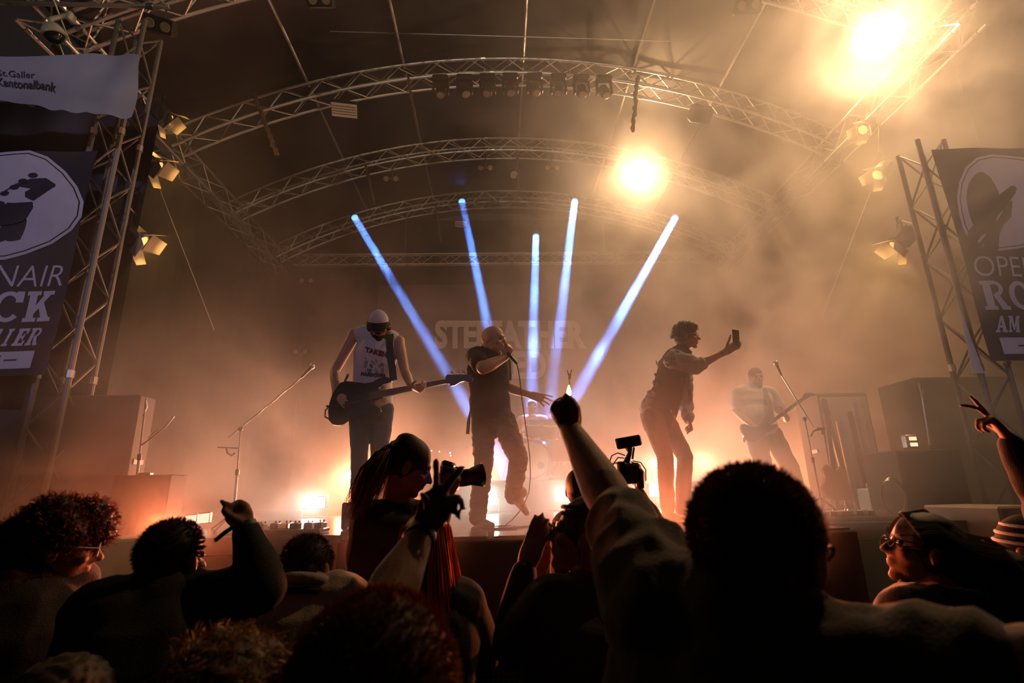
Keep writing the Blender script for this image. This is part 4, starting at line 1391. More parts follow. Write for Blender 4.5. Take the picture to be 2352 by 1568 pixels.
b = MB(); b.box(cm + V((-0.005, 0, -0.01)), (0.075, 0.13, 0.10), rt, 0.012); b.box(cm + V((-0.012, 0, 0.048)), (0.06, 0.055, 0.035), rt, 0.01); b.box(cm + V((-0.005, 0.05, -0.005)), (0.085, 0.035, 0.11), rt, 0.012); b.build('camera_body', M['black'], G)
ld_ = V((1, -0.25, 0.12)).normalized()
b = MB(); b.lathe(cm + V((0.03, 0, -0.01)), ld_, [(0, 0.034), (0.02, 0.037), (0.055, 0.036), (0.06, 0.034), (0.062, 0.038), (0.115, 0.052), (0.112, 0.049), (0.07, 0.034)], 24); b.build('lens', M['black'], G)
b = MB(); b.box(cm + V((-0.048, -0.01, -0.008)), (0.003, 0.07, 0.05), rt, 0.001)
M['lcd'] = mat('lit_camera_screen', (0.02, 0.03, 0.08), 0.1, emit=(0.12, 0.2, 1.0), estr=0.5)
b.build('screen', M['lcd'], G)
b = MB(); b.lathe(cm + V((-0.01, 0.05, 0.05)), (0, 0, 1), [(0, 0.012), (0.012, 0.012)], 12); b.build('dial', M['black'], G)

# ---- video operator in the pit
hd = Head(P(1334, 1128, 2.95), (0.35, 1, 0.1), (0, 0, 1), 0.96)
t, J = crowd_person('video operator in the pit holding a rigged camera with one hand high', hd, P(1306, 1208, 2.90), P(1442, 1215, 2.92), M['tee_black'], M['skin3'],
    armR=dict(el=P(1508, 1212, 2.98), wr=P(1468, 1128, 3.02), d=V((-0.15, 0.1, 1)), n=V((-1, 0.1, 0.1)), thumb=-1, curls=GRIP, k=1.05), sleeve=(1.9, 1.6), floor=0.0, wide=1.05, topname='dark_jacket')
b = MB(); hd.cap_mesh(b, 0.006); fuse(b, 'hair', M['hair_dark'], t, 0.006, 1)
vc = P(1441, 1088, 3.05)
G = empty('video_camera', vc, 'rigged video camera with a tilted monitor on top and looping cables', 'video camera')
b = MB(); b.box(vc + V((0.0, 0, 0)), (0.13, 0.16, 0.11), rotm(0, 0, R_(-4)), 0.015); b.box(vc + V((-0.045, 0.02, 0.02)), (0.05, 0.20, 0.09), None, 0.01); b.box(vc + V((0.055, -0.02, -0.03)), (0.05, 0.12, 0.10), None, 0.012); b.build('camera_body', M['black'], G)
b = MB(); b.lathe(vc + V((0, 0.07, 0)), (0, 1, 0.05), [(0, 0.045), (0.05, 0.045), (0.06, 0.052), (0.13, 0.055)], 20); b.build('lens', M['black'], G)
mc = P(1443, 1015, 3.05)
b = MB(); b.box(mc, (0.148, 0.03, 0.062), rotm(0, 0, R_(-9)), 0.008); b.build('monitor', M['black'], G)
b = MB(); b.tube([mc + V((0, 0, -0.03)), mc + V((0.004, 0, -0.06)), vc + V((0.0, 0, 0.06))], [0.022, 0.012, 0.02], 8); b.tube([mc + V((0.03, 0, -0.03)), vc + V((0.035, 0, 0.08))], 0.006, 6); b.build('mount_arm', M['black'], G)
for (pts) in ([(-0.01, 0.10), (-0.05, 0.115), (-0.085, 0.10), (-0.105, 0.055), (-0.11, 0.03)], [(-0.015, 0.085), (-0.05, 0.09), (-0.075, 0.06), (-0.09, 0.03)], [(0.03, 0.07), (0.075, 0.06), (0.10, 0.02), (0.095, -0.04)], [(0.02, 0.065), (0.06, 0.05), (0.085, 0.01), (0.085, -0.03)]):
    b = MB(); b.tube([vc + V((x, -0.02, z)) for x, z in pts], 0.0035, 6); b.build('cable', M['black'], G)

# ---- woman clapping in the middle
hd = Head(P(1345, 1238, 1.72), (-0.95, 0.25, 0.28), (0.25, 0, 1), 0.98)
cw = P(1205, 1312, 1.74)
t, J = crowd_person('person in profile with glasses and headscarf clapping with raised hands', hd, P(1262, 1398, 1.62), P(1420, 1408, 1.66), M['tee_dark'], M['skin3'],
    armL=dict(el=P(1180, 1478, 1.66), wr=cw, d=P(1236, 1222, 1.78) - cw, n=V((0.6, 1, 0)), thumb=1, curls=((0.05, 0.08, 0.05), (0.05, 0.08, 0.05), (0.1, 0.1, 0.05), (0.15, 0.1, 0.1)), spreads=(0.05, 0.02, -0.02, -0.06), th=(0.35, 0.2, 0.2)),
    armR=dict(el=P(1330, 1500, 1.85), wr=P(1232, 1330, 1.86), d=P(1240, 1228, 1.84) - P(1232, 1330, 1.86), n=V((-0.3, -1, 0)), thumb=1, curls=((0.05, 0.08, 0.05),) * 4, spreads=(0.05, 0.02, -0.02, -0.06), th=(0.35, 0.2, 0.2)),
    sleeve=(1.97, 1.9), wide=1.0, topname='dark_sweater', neck_r=0.05)
b = MB(); hd.cap_mesh(b, 0.014); b.ell(hd.p(0, -0.05, -0.03), (0.085, 0.07, 0.09), hd.R); b.ell(hd.p(0, -0.03, -0.10), (0.075, 0.055, 0.07), hd.R)
fuse(b, 'hair', M['hair_brown'], t, 0.007, 2, folds=0.004, fscale=30)
b = MB(); hair_fall(b, hd, 130, 0.20, 0.0030, 0.18, 6, z0=-0.02); b.build('long_locks', M['st_red'], t, label='reddish locks at the neck')  # brown hair given red strands in place of red light
b = MB()
for i in range(2):
    pts = [hd.p(0.088 * math.cos(a), -0.016 + 0.108 * math.sin(a), 0.075 + 0.02 * i - 0.02 * math.sin(a)) for a in [2 * math.pi * k / 24 for k in range(25)]]
    b.tube(pts, 0.007, 6)
b.build('headband', M['tee_dark'], t)
glasses(hd, t, M['black']); hd.eyes(t, M['eye'])

# ---- big man with glasses, lighter in the raised fist
hd = Head(P(1752, 1278, 0.86), (0.80, 0.60, 0.02), (0.02, 0, 1), 1.0)
fw = P(1311, 988, 1.44)
def fist_o(mb):
    c = lambda x, y, Y=1.46: P(1250 + x / 4.237, 880 + y / 4.237, Y)
    loft(mb, [(c(255, 470, 1.44), 0.027, 0.024), (c(245, 380), 0.036, 0.030), (c(215, 280), 0.043, 0.032), (c(180, 220), 0.040, 0.026)], V((1, 0, 0.3)), 16)
    for i, (dy, dY) in enumerate(((0, -0.03), (30, -0.01), (62, 0.01), (95, 0.03))):
        k = (1.0, 1.0, 0.95, 0.85)[i]
        limb(mb, [c(190 - 6 * i, 215 + dy * 0.6, 1.47 + dY), c(118 - 8 * i + 10 * (i == 3), 200 + dy * 0.75, 1.46 + dY), c(86 + 6 * i, 250 + dy, 1.45 + dY), c(118 + 12 * i, 300 + dy * 1.1, 1.44 + dY)], [0.0125 * k, 0.0125 * k, 0.0115 * k, 0.010 * k])
    limb(mb, [c(285, 330, 1.43), c(290, 245, 1.42), c(255, 175, 1.42), c(212, 128, 1.43)], [0.018, 0.0150, 0.0125, 0.0105])
el = P(1428, 1195, 1.16)
aR = dict(el=P(2330, 1565, 0.66), wr=P(2590, 1500, 0.56), d=V((1, -0.2, 0.1)), n=V((0, 1, 0)), thumb=1, curls=RELAX, k=1.05)
t, J = crowd_person('broad person with short hair and glasses holding a burning lighter up in one fist', hd, P(1530, 1410, 0.94), P(1940, 1570, 0.78), M['tee_grey'], M['skin3'],
    armL=dict(el=el, wr=fw, joints=fist_o, k=1.08),
    armR=aR, sleeve=(0.98, 0.92), wide=1.25, deep=1.3, topname='grey_t_shirt', neck_r=0.066, g=0.020, folds=0.018, fscale=10, vox=0.008, armr=(0.062, 0.056, 0.046, 0.045, 0.028))
b = MB(); hd.cap_mesh(b, 0.010, seg=32); b.ell(hd.p(0, -0.055, -0.035), (0.066, 0.045, 0.06), hd.R)
fuse(b, 'hair', M['hair_brown'], t, 0.005, 1, folds=0.003, fscale=40)
b = MB(); strands(b, shell_roots(hd, 9000, 0.008, zmin=-0.03, seed=8, accept=lambda x, y, z: y < 0.045), 0.016, lambda p, n, r: n + hd.f * 0.5 + V((r.uniform(-.4, .4), r.uniform(-.4, .4), r.uniform(-.4, .4))), 0.0007, 3, curl=0.3)
b.build('short_strands', M['st_brown'], t)
b2 = MB(); nk = J['neck'] + V((0, 0, -0.012)); sdv = (J['shR'] - J['shL']).normalized(); fwv = V((0, 0, 1)).cross(sdv)
b2.tube([nk + sdv * 0.092 * math.cos(a) + fwv * 0.082 * math.sin(a) + V((0, 0, 0.012 * math.sin(a) * (1 if fwv.y < 0 else -1))) for a in [2 * math.pi * i / 28 for i in range(29)]], 0.012, 8)
b2.build('collar', M['tee_grey'], t)
glasses(hd, t, M['black'], 0.027, 0.0034); hd.eyes(t, M['eye'])
fl = P(1307, 910, 1.44)
G = empty('lighter', fl - V((0, 0, 0.06)), 'small burning cigarette lighter held in the raised fist', 'lighter')
b = MB(); b.box(fl - V((-0.004, 0, 0.035)), (0.022, 0.012, 0.06), rotm(0, 0, R_(4)), 0.004); b.build('lighter_case', M['black'], G)
b = MB(); b.lathe(fl - V((-0.002, 0, 0.006)), (0, 0, 1), [(0, 0.006), (0.008, 0.006)], 10); b.build('nozzle', M['steel'], G)
M['flame'] = mat('flame', (1, 0.6, 0.2), 0.5, emit=(1.0, 0.55, 0.16), estr=14)
b = MB(); b.lathe(fl + V((0, 0, 0.0)), (0.03, 0, 1), [(0, 0.0015), (0.004, 0.0045), (0.010, 0.0060), (0.018, 0.0045), (0.026, 0.0020), (0.031, 0.0004)], 14); b.build('flame', M['flame'], G)

# ---- head at the bottom with the raised hand
hd = Head(P(865, 1662, 0.74), (0.10, 1, -0.05), (0, 0, 1), 1.10)
wr = P(968, 1226, 1.20)
el = P(878, 1400, 0.98)
def claw(mb):
    c = lambda x, y, Y: P(940 + x / 6.27, 1030 + y / 6.27, Y)
    k = 1.0
    loft(mb, [(c(190, 1190, 1.20), 0.027, 0.022), (c(270, 1040, 1.20), 0.032, 0.019), (c(370, 860, 1.20), 0.040, 0.017), (c(430, 700, 1.205), 0.036, 0.014)], V((0.85, 0, -0.5)), 14)
    limb(mb, [c(400, 760, 1.2), c(390, 570, 1.21), c(388, 360, 1.22), c(386, 175, 1.23)], [0.0125, 0.0098, 0.0088, 0.0078])
    limb(mb, [c(440, 740, 1.2), c(530, 560, 1.20), c(640, 400, 1.20), c(760, 270, 1.20)], [0.0125, 0.0102, 0.0095, 0.0082])
    limb(mb, [c(470, 780, 1.2), c(570, 735, 1.18), c(700, 700, 1.15), c(765, 790, 1.13), c(795, 850, 1.13)], [0.0125, 0.0100, 0.0090, 0.0075, 0.0060])
    limb(mb, [c(440, 880, 1.2), c(540, 880, 1.17), c(650, 900, 1.15), c(705, 960, 1.14), c(728, 1020, 1.14)], [0.0125, 0.0090, 0.0082, 0.0070, 0.0055])
    limb(mb, [c(300, 960, 1.19), c(262, 820, 1.17), c(232, 715, 1.15), c(185, 665, 1.14)], [0.0150, 0.0100, 0.0085, 0.0075])
t, J = crowd_person('short haired person at the bottom of the photo raising one clawed hand with a wristband', hd, P(640, 2060, 0.70), P(1010, 2050, 0.74), M['tee_black'], M['skin4'],
    armR=dict(el=el, wr=wr, joints=claw), sleeve=(0.55, 0.9), wide=1.0, topname='black_shirt', armr=(0.052, 0.047, 0.043, 0.042, 0.027))
b = MB(); hd.cap_mesh(b, 0.012, seg=32); fuse(b, 'hair', M['hair_brown'], t, 0.005, 2)
b = MB(); strands(b, shell_roots(hd, 9000, 0.010, zmin=-0.04, seed=12), 0.013, rand_dir(0.55), 0.0007, 2); b.build('short_strands', M['st_brown'], t)
b = MB(); ax = (wr - el).normalized()
M['band'] = mat('blue_black_band', (0.015, 0.02, 0.035), 0.5)
b.lathe(wr - ax * 0.028, ax, [(0, 0.0330), (0.003, 0.0345), (0.030, 0.0325), (0.033, 0.031)], 24); b.build('wristband', M['band'], t)

# ---- messy bun, bottom
hd = Head(P(520, 1650, 0.98), (0.35, 1, 0.0), (0, 0, 1), 0.95)
t, J = crowd_person('person with a messy blond bun at the bottom of the photo', hd, P(350, 1850, 0.92), P(640, 1850, 0.96), M['tee_dark'], M['skin3'], wide=0.9, topname='dark_sweater')
b = MB(); hd.cap_mesh(b, 0.014); b.ell(P(470, 1512, 0.98), (0.038, 0.04, 0.026)); b.ell(P(585, 1530, 0.99), (0.048, 0.05, 0.040)); b.ell(P(540, 1505, 0.99), (0.036, 0.04, 0.026)); b.ell(P(498, 1480, 0.98), (0.02, 0.02, 0.016))
hm = fuse(b, 'hair', M['hair_brown'], t, 0.006, 1, folds=0.007, fscale=28)
rs = [(v.co + OFF[t.name], v.normal) for v in hm.data.vertices]
b = MB(); strands(b, random.Random(3).sample(rs, min(2600, len(rs))), 0.028, lambda p, n, r: n * 0.35 + V((r.uniform(-.9, .9), r.uniform(-.9, .9), r.uniform(-.9, .5))), 0.0008, 6, curl=0.8, cscale=26, droop=0.1)
b.build('loose_strands', M['st_blond'], t)
b = MB(); pts = [P(500, 1468, 0.99) + V((0.017 * math.cos(a), 0.01 * math.sin(a), 0.013 * math.sin(a))) for a in [2 * math.pi * i / 16 for i in range(17)]]
b.tube(pts, 0.0035, 6); b.build('hair_tie', M['print_red'], t)

# ---- woman with flowing hair, far side
hd = Head(P(2120, 1272, 1.90), (-0.92, 0.28, 0.36), (0.36, 0, 1), 1.02)
t, J = crowd_person('person in profile with glasses, head tilted back and long loose hair', hd, P(2090, 1420, 1.80), P(2262, 1425, 1.90), M['tee_dark'], M['skin3'], wide=1.0, topname='hooded_top', g=0.03, folds=0.014)
b = MB(); hd.cap_mesh(b, 0.016); b.ell(hd.p(0, -0.020, 0.0), (0.090, 0.066, 0.085), hd.R); b.ell(hd.p(0, -0.08, 0.0), (0.088, 0.08, 0.09), hd.R); b.ell(hd.p(0, -0.16, 0.02), (0.085, 0.10, 0.085), hd.R); b.ell(hd.p(0.0, -0.24, 0.0), (0.085, 0.10, 0.10), hd.R); b.ell(hd.p(0, -0.30, -0.08), (0.09, 0.09, 0.12), hd.R)
M['hair_ash'] = mat('hair_ash', (0.045, 0.038, 0.02), 0.6, spec=0.3, var=0.3, vscale=50)
fuse(b, 'hair', M['hair_dark'], t, 0.008, 3, folds=0.005, fscale=18)
b = MB()
rnd = random.Random(14)
for _ in range(1500):
    x = rnd.uniform(-0.11, 0.11)
    c_ = [hd.p(x, 0.068, 0.100 - abs(x) * 0.5), hd.p(x, -0.0, 0.135 - abs(x) * 0.6), hd.p(x * 1.1, -0.09, 0.095 - abs(x) * 0.5), hd.p(x * 1.1, -0.18, 0.105 - abs(x) * 0.5), hd.p(x * 1.2, -0.27, 0.085 - abs(x)), hd.p(x * 1.3, -0.36, 0.02 - abs(x)), hd.p(x * 1.3, -0.42, -0.08)]
    j = rnd.uniform(-0.012, 0.012)
    b.tube([p + V((0, j, rnd.uniform(-0.006, 0.006) + j)) for p in c_], [0.0012, 0.0016, 0.0016, 0.0016, 0.0016, 0.001, 0.0004], 4, cap=False)
b.build('loose_strands', M['st_ash'], t)
b = MB()
nk = J['neck']
for k in range(3):
    pts = [nk + V((0.10 * math.cos(a), 0.09 * math.sin(a), 0.005 + 0.018 * k + 0.01 * math.sin(3 * a + k))) for a in [2 * math.pi * i / 20 for i in range(21)]]
    b.tube(pts, 0.022, 8)
fuse(b, 'hood', M['tee_dark'], t, 0.008, 2, folds=0.008, fscale=20)
glasses(hd, t, M['black']); hd.eyes(t, M['eye'])

# ---- pointing hand at the far side
w0 = P(2318, 1008, 1.92)
hd = Head(P(2570, 1190, 1.62), (-0.7, 0.7, 0.1), (0, 0, 1), 1.0)
t, J = crowd_person('person mostly out of view with a hand pointing up towards the stage', hd, P(2500, 1345, 1.60), P(2700, 1345, 1.66), M['tee_dark'], M['skin3'],
    armL=dict(el=P(2400, 1160, 1.92), wr=w0, d=P(2268, 950, 1.93) - w0, n=V((-0.5, 0.6, -0.9)), thumb=-1, curls=((0.0, 0.05, 0.05), (0.25, 0.4, 0.3), (1.2, 1.4, 0.8), (1.3, 1.4, 0.8)), spreads=(0.0, -0.25, 0, 0), th=(0.9, 0.2, 0.2)),
    sleeve=(1.9, 1.9), topname='dark_jacket', folds=0.014)
b = MB(); hd.cap_mesh(b, 0.01); fuse(b, 'hair', M['hair_dark'], t, 0.008, 1)

# ---- knit cap at the edge
hd = Head(P(2362, 1268, 2.0), (-0.5, 0.8, 0.1), (0, 0, 1), 1.0)
t, J = crowd_person('person at the edge of the photo in a striped knit cap', hd, P(2325, 1420, 1.98), P(2500, 1420, 2.0), M['tee_dark'], M['skin3'], topname='dark_sweater')
b = MB(); hd.cap_mesh(b, 0.012); fuse(b, 'knit_cap', M['tee_black'], t, 0.007, 1)
b = MB()
for k in range(3):
    z = 0.035 + 0.028 * k
    rr = math.sqrt(max(0.05, 1 - (z / 0.135) ** 2))
    b.tube([hd.p(0.094 * rr * math.cos(a), -0.016 + 0.112 * rr * math.sin(a), z) for a in [2 * math.pi * i / 24 for i in range(25)]], 0.006, 6)
b.build('cap_stripe', M['tee_white'], t, label='pale stripes of the knit cap')

# ---- dark curly top low in the corner
hd = Head(P(138, 1672, 1.25), (0.3, 1, 0), (0, 0, 1), 0.95)
t, J = crowd_person('person low in the corner showing only dark reddish hair', hd, P(10, 1790, 1.2), P(230, 1790, 1.25), M['tee_black'], M['skin3'], wide=0.9, topname='black_shirt')
b = MB(); hd.cap_mesh(b, 0.016); fuse(b, 'hair', M['hair_dark'], t, 0.007, 1, folds=0.01, fscale=40)
# ================================================================ drummer and drum kit
q = lambda x, y, Y: P(x, y, Y)
RISER = 0.45
rz = STAGE_Z + RISER
dc = P(1221, 1043, 8.1)
b = MB(); b.box((dc.x + 0.1, 9.2, STAGE_Z + RISER / 2), (2.6, 2.4, RISER - 0.004), None, 0.02)
b.build('drum_riser', M['blackmatte'], label='low black riser under the drum kit', cat='riser')
Y0 = 8.95
t = empty('person', (P(1222, 1000, Y0).x, Y0, rz), 'drummer in a pale sleeveless shirt sitting behind the drum kit in blue light', 'person')
hc = P(1222, 934, Y0)
hd = Head(hc, (-0.05, -1, -0.1), (0, 0, 1), 1.0)
nk = hc - V((0, 0, 0.17))
J = dict(neck=nk, chest=nk - V((0, 0, 0.16)), waist=nk - V((0, 0, 0.42)), pelvis=nk - V((0, -0.02, 0.52)), shL=nk + V((-0.19, 0, -0.05)), shR=nk + V((0.19, 0, -0.05)))
b = MB(); hd.skin(b); limb(b, [hd.p(0, -0.03, -0.04), nk], [0.055, 0.06]); torso(b, J, 0)
for s, k in ((-1, 'shL'), (1, 'shR')):
    el = J[k] + V((s * 0.13, -0.05, -0.25)); wr = el + V((-s * 0.10, -0.24, 0.05))
    arm(b, J[k], el, wr); hand(b, wr, V((-s * 0.3, -1, 0)), V((0, 0, -1)), s, GRIP)
    kn = J['pelvis'] + V((s * 0.22, -0.42, 0.0)); an = V((kn.x, kn.y - 0.05, rz + 0.09))
    leg(b, J['pelvis'] + V((s * 0.09, 0, 0)), kn, an, 0)
fuse(b, 'body', M['skin'], t, 0.010, 3)
b = MB(); torso(b, J, 0.015); fuse(b, 'sleeveless_shirt', M['tee_white'], t, 0.012, 3)
b = MB(); hd.cap_mesh(b, 0.006); fuse(b, 'hair', M['hair_brown'], t, 0.009, 1)
b = MB()
for s in (-1, 1):
    kn = J['pelvis'] + V((s * 0.22, -0.42, 0.0)); an = V((kn.x, kn.y - 0.05, rz + 0.09)); leg(b, J['pelvis'] + V((s * 0.09, 0, 0)), kn, an, 0.02)
fuse(b, 'shorts', M['black_trousers'], t, 0.014, 2)
for s in (-1, 1):
    kn = J['pelvis'] + V((s * 0.22, -0.42, 0.0)); h = V((kn.x, kn.y + 0.0, rz)); shoe('shoe', M['shoe_dark'], t, h, h + V((0, -0.27, 0)))
b = MB()
for s in (-1, 1):
    el = J['shL' if s < 0 else 'shR'] + V((s * 0.13, -0.05, -0.25)); wr = el + V((-s * 0.10, -0.30, 0.05)); b.tube([wr, wr + V((-s * 0.12, -0.3, 0.12))], 0.007, 6)
b.build('drum_stick', M['white'], t)
b = MB(); b.lathe((t.location.x, Y0 + 0.02, rz), (0, 0, 1), [(0, 0.03), (0.36, 0.03), (0.37, 0.17), (0.42, 0.17), (0.43, 0.15)], 20); b.build('drum_stool', M['black'], label='round stool under the drummer', cat='stool')

K = empty('drum_kit', (dc.x, 8.5, rz), 'drum kit with a pale front bass drum head on the riser', 'drum kit')
M['drumhead'] = mat('drum_head', (0.62, 0.58, 0.52), 0.5, var=0.06)
M['shell'] = mat('drum_shell', (0.05, 0.035, 0.03), 0.25)
M['brass'] = mat('cymbal_bronze', (0.65, 0.5, 0.25), 0.25, 1.0)
R0 = 0.275
kc = V((dc.x, 8.1, rz + R0 + 0.02))
b = MB(); b.lathe(kc + V((0, 0.03, 0)), (0, 1, 0), [(0, R0 - 0.012), (0.40, R0 - 0.012)], 40); b.build('bass_drum', M['shell'], K)
b = MB(); b.lathe(kc, (0, 1, 0), [(0, R0 - 0.02), (0.03, R0 - 0.02)], 40); b.build('bass_drum_head', M['drumhead'], K)
for yy in (-0.012, 0.42):
    b = MB(); b.tube([kc + V((math.cos(a) * R0, yy, math.sin(a) * R0)) for a in [2 * math.pi * i / 40 for i in range(41)]], 0.014, 8, cap=False); b.build('hoop', M['shell'], K)
b = MB(); b.lathe(kc + V((0.13, -0.004, -0.09)), (0, 1, 0), [(0, 0.055), (0.004, 0.055)], 24); b.build('port_hole', M['black'], K)
for (x, y, Y, r, h, tilt) in [(1226, 985, 8.3, 0.14, 0.2, -25), (1262, 987, 8.3, 0.15, 0.22, -25), (1290, 1035, 8.6, 0.2, 0.38, 0), (1190, 1020, 8.6, 0.18, 0.15, 0)]:
    c = P(x, y, Y)
    ax = V((0, math.sin(R_(tilt)), math.cos(R_(tilt))))
    b = MB(); b.lathe(c - ax * h / 2, ax, [(0, r), (h, r)], 30); d_ = b.build('drum', M['shell'], K)
    for e_ in (-1, 1):
        b = MB(); b.lathe(c + ax * (h / 2 * e_ - 0.008), ax, [(0, r + 0.008), (0.016, r + 0.008)], 30); b.build('rim', M['chrome'], d_)
        OFF[d_.name] = OFF[K.name]
for (x, y, Y, r, tl) in [(1275, 925, 8.6, 0.22, 12), (1182, 940, 8.5, 0.20, -15), (1305, 970, 8.8, 0.24, 10), (1165, 985, 8.6, 0.18, 0)]:
    c = P(x, y, Y)
    ax = V((math.sin(R_(tl)), -0.25, math.cos(R_(tl))))
    b = MB(); b.lathe(c, ax, [(-0.015, r), (-0.012, r), (0.0, r * 0.35), (0.022, 0.03), (0.02, 0.01)], 32); cy = b.build('cymbal', M['brass'], K)
    b = MB(); b.tube([c + V((0, 0, 0.03)), V((c.x, c.y + 0.05, rz + 0.45)), V((c.x, c.y + 0.05, rz + 0.2))], 0.010, 6)
    for a in (0, 2.1, 4.2): b.tube([V((c.x, c.y + 0.05, rz + 0.35)), V((c.x + 0.2 * math.cos(a), c.y + 0.05 + 0.2 * math.sin(a), rz + 0.01))], 0.008, 6)
    b.build('cymbal_stand', M['chrome'], K)


# ================================================================ microphone stands
def mic_stand(label, base, top, boom=None, mic=True, tripod=True, clip=None, extra=None):
    base, top = V(base), V(top)
    t = empty('microphone_stand', base, label, 'microphone stand')
    ax = (top - base)
    b = MB(); b.tube([base + ax * 0.06, base + ax * 0.55], 0.012, 8); b.tube([base + ax * 0.5, top], 0.008, 8); b.build('pole', M['steel'], t)
    b = MB(); b.lathe(base + ax * 0.53, ax, [(0, 0.012), (0.004, 0.017), (0.05, 0.017), (0.055, 0.012)], 12); b.build('clutch', M['black'], t)
    if tripod:
        for a in (0.5, 2.6, 4.7):
            b = MB(); e_ = V((base.x + 0.30 * math.cos(a), base.y + 0.30 * math.sin(a), base.z + 0.008)); b.tube([base + V((0, 0, 0.16)), e_], 0.008, 6); b.ell(e_, 0.013, seg=8, rings=6); b.build('leg', M['black'], t)
    else:
        b = MB(); b.lathe(base, (0, 0, 1), [(0, 0.12), (0.018, 0.12), (0.03, 0.03), (0.05, 0.014)], 24); b.build('round_base', M['black'], t)
    end = top
    if boom:
        b0, b1 = V(boom[0]), V(boom[1])
        b = MB(); b.tube([b0, b1], 0.0065, 8); b.build('boom', M['steel'], t)
        b = MB(); b.ell(top, 0.022, seg=10, rings=8); b.build('boom_clamp', M['black'], t)
        end = b1
        d = (b1 - b0).normalized()
        b = MB(); n = 14
        b.tube([b0.lerp(b1, i / n) + V((0, -0.01, -0.018 * abs(math.sin(i * 0.9)))) for i in range(2, n + 1)], 0.0032, 5); b.build('cable', M['black'], t)
    else:
        d = (top - base).normalized()
    if mic:
        dm = (d + V((0, -0.2, 0.05))).normalized()
        b = MB(); b.lathe(end, dm, [(0, 0.010), (0.01, 0.011), (0.10, 0.014), (0.13, 0.017)], 12); b.build('microphone_body', M['black'], t)
        b = MB(); b.ell(end + dm * 0.15, 0.026, seg=12, rings=8); b.build('microphone_head', M['steel'], t)
    return t


s0 = PZ(535, 1232, STAGE_Z)
s0 = V((P(536, 1200, 5.1).x, 5.1, STAGE_Z))
t = mic_stand('tall boom microphone stand on the bare side of the deck, left of the bassist', s0, P(553, 985, 5.1), (P(525, 1005, 5.12), P(693, 866, 5.0)), mic=True)
b = MB(); b.tube([P(500, 1027, 5.1), P(548, 1029, 5.1)], 0.006, 6); b.tube([P(520, 1030, 5.1), P(522, 1040, 5.1), P(532, 1046, 5.1), P(540, 1040, 5.1)], 0.008, 6); b.build('cup_holder', M['black'], t)
t = mic_stand('straight microphone stand at the centre of the stage behind the burning lighter', V((P(1314, 1150, 4.9).x, 4.9, STAGE_Z)), P(1308, 872, 4.9), None, mic=False, tripod=False)
b = MB(); a_ = P(1308, 872, 4.9); b.tube([a_, P(1309, 858, 4.9)], [0.012, 0.015], 8); b.tube([P(1306, 862, 4.9), P(1303, 850, 4.9)], 0.006, 6); b.tube([P(1310, 862, 4.9), P(1313, 849, 4.9)], 0.006, 6); b.build('clip', M['black'], t)
t = mic_stand('boom microphone stand beside the bearded guitarist', V((P(1886, 1150, 5.5).x, 5.5, STAGE_Z)), P(1848, 962, 5.5), (P(1868, 980, 5.5), P(1795, 862, 5.4)), mic=True)
b = MB(); b.tube([P(1862, 1002, 5.5), P(1868, 990, 5.45), P(1895, 982, 5.45)], 0.008, 6); b.box(P(1884, 985, 5.45), (0.07, 0.02, 0.03)); b.tube([P(1888, 985, 5.45), P(1889, 998, 5.45)], 0.008, 6); b.build('cup_holder', M['black'], t)
t = mic_stand('short stand with a bracket arm at the draped speaker', V((P(312, 1150, 4.75).x, 4.75, STAGE_Z)), P(336, 915, 4.75), None, mic=False)
b = MB(); b.tube([P(325, 1022, 4.75), P(345, 1008, 4.75), P(360, 996, 4.75), P(382, 978, 4.75), P(400, 955, 4.75)], 0.007, 6); b.tube([P(340, 1006, 4.75), P(365, 985, 4.75)], 0.005, 6); b.build('bracket_arm', M['steel'], t)
b = MB(); b.tube([P(336, 918, 4.75), P(338, 935, 4.75), P(328, 955, 4.75)], 0.010, 6, flat=0.4); b.build('pale_tape', M['white'], t)
t = mic_stand('thin rod stand behind the plain box on the smoky side', V((P(2150, 1130, 5.3).x, 5.3, STAGE_Z)), P(2118, 915, 5.3), None, mic=False)
b = MB(); b.tube([P(2120, 918, 5.3), P(2110, 878, 5.3)], 0.010, 6); b.tube([P(2119, 905, 5.3), P(2119, 893, 5.3)], 0.006, 6); b.build('clip', M['steel'], t)

# ================================================================ boxes, speakers and backline
def cabinet(name, label, cat, c, s, m, rot=None, grille=None, bevel=0.012, handles=False):
    c = V(c)
    t = empty(name, (c.x, c.y, c.z - s[2] / 2), label, cat)
    R = rot or Matrix.Identity(3)
    b = MB(); b.box(c, s, R, bevel); b.build('cabinet', m, t)
    if grille:
        b = MB(); b.box(c + R @ V((0, -s[1] / 2 - 0.004, 0)), (s[0] * 0.92, 0.012, s[2] * 0.92), R, 0.004); b.build('grille', grille, t)
    if handles:
        for sg in (-1, 1):
            b = MB(); b.box(c + R @ V((sg * (s[0] / 2 + 0.002), 0, 0)), (0.01, 0.14, 0.05), R, 0.003); b.build('handle', M['black'], t)
    return t


M['grille'] = mat('speaker_grille', (0.016, 0.015, 0.015), 0.6, 0.3, bump=0.8, bscale=400)
M['dark_box'] = mat('dark_paint_box', (0.035, 0.03, 0.028), 0.7, bump=0.3, bscale=120)
def on_deck(px, Y, w, h, d=0.5, z=STAGE_Z):
    x = P(px, 1150, Y).x
    return (x, Y, z + h / 2 + 0.001), (w, d, h)
# side fill stack, dark, on the side with the dome camera
c0, c1 = P(60, 910, 5.0), P(325, 915, 5.0)
W = c1.x - c0.x
cabinet('side_fill_speaker', 'large black side fill speaker stack under the printed banner', 'speaker', ((c0.x + c1.x) / 2, 5.1, (c0.z + STAGE_Z) / 2), (W, 0.24, c0.z - STAGE_Z - 0.002), M['blackmatte'], None, M['grille'], handles=True)
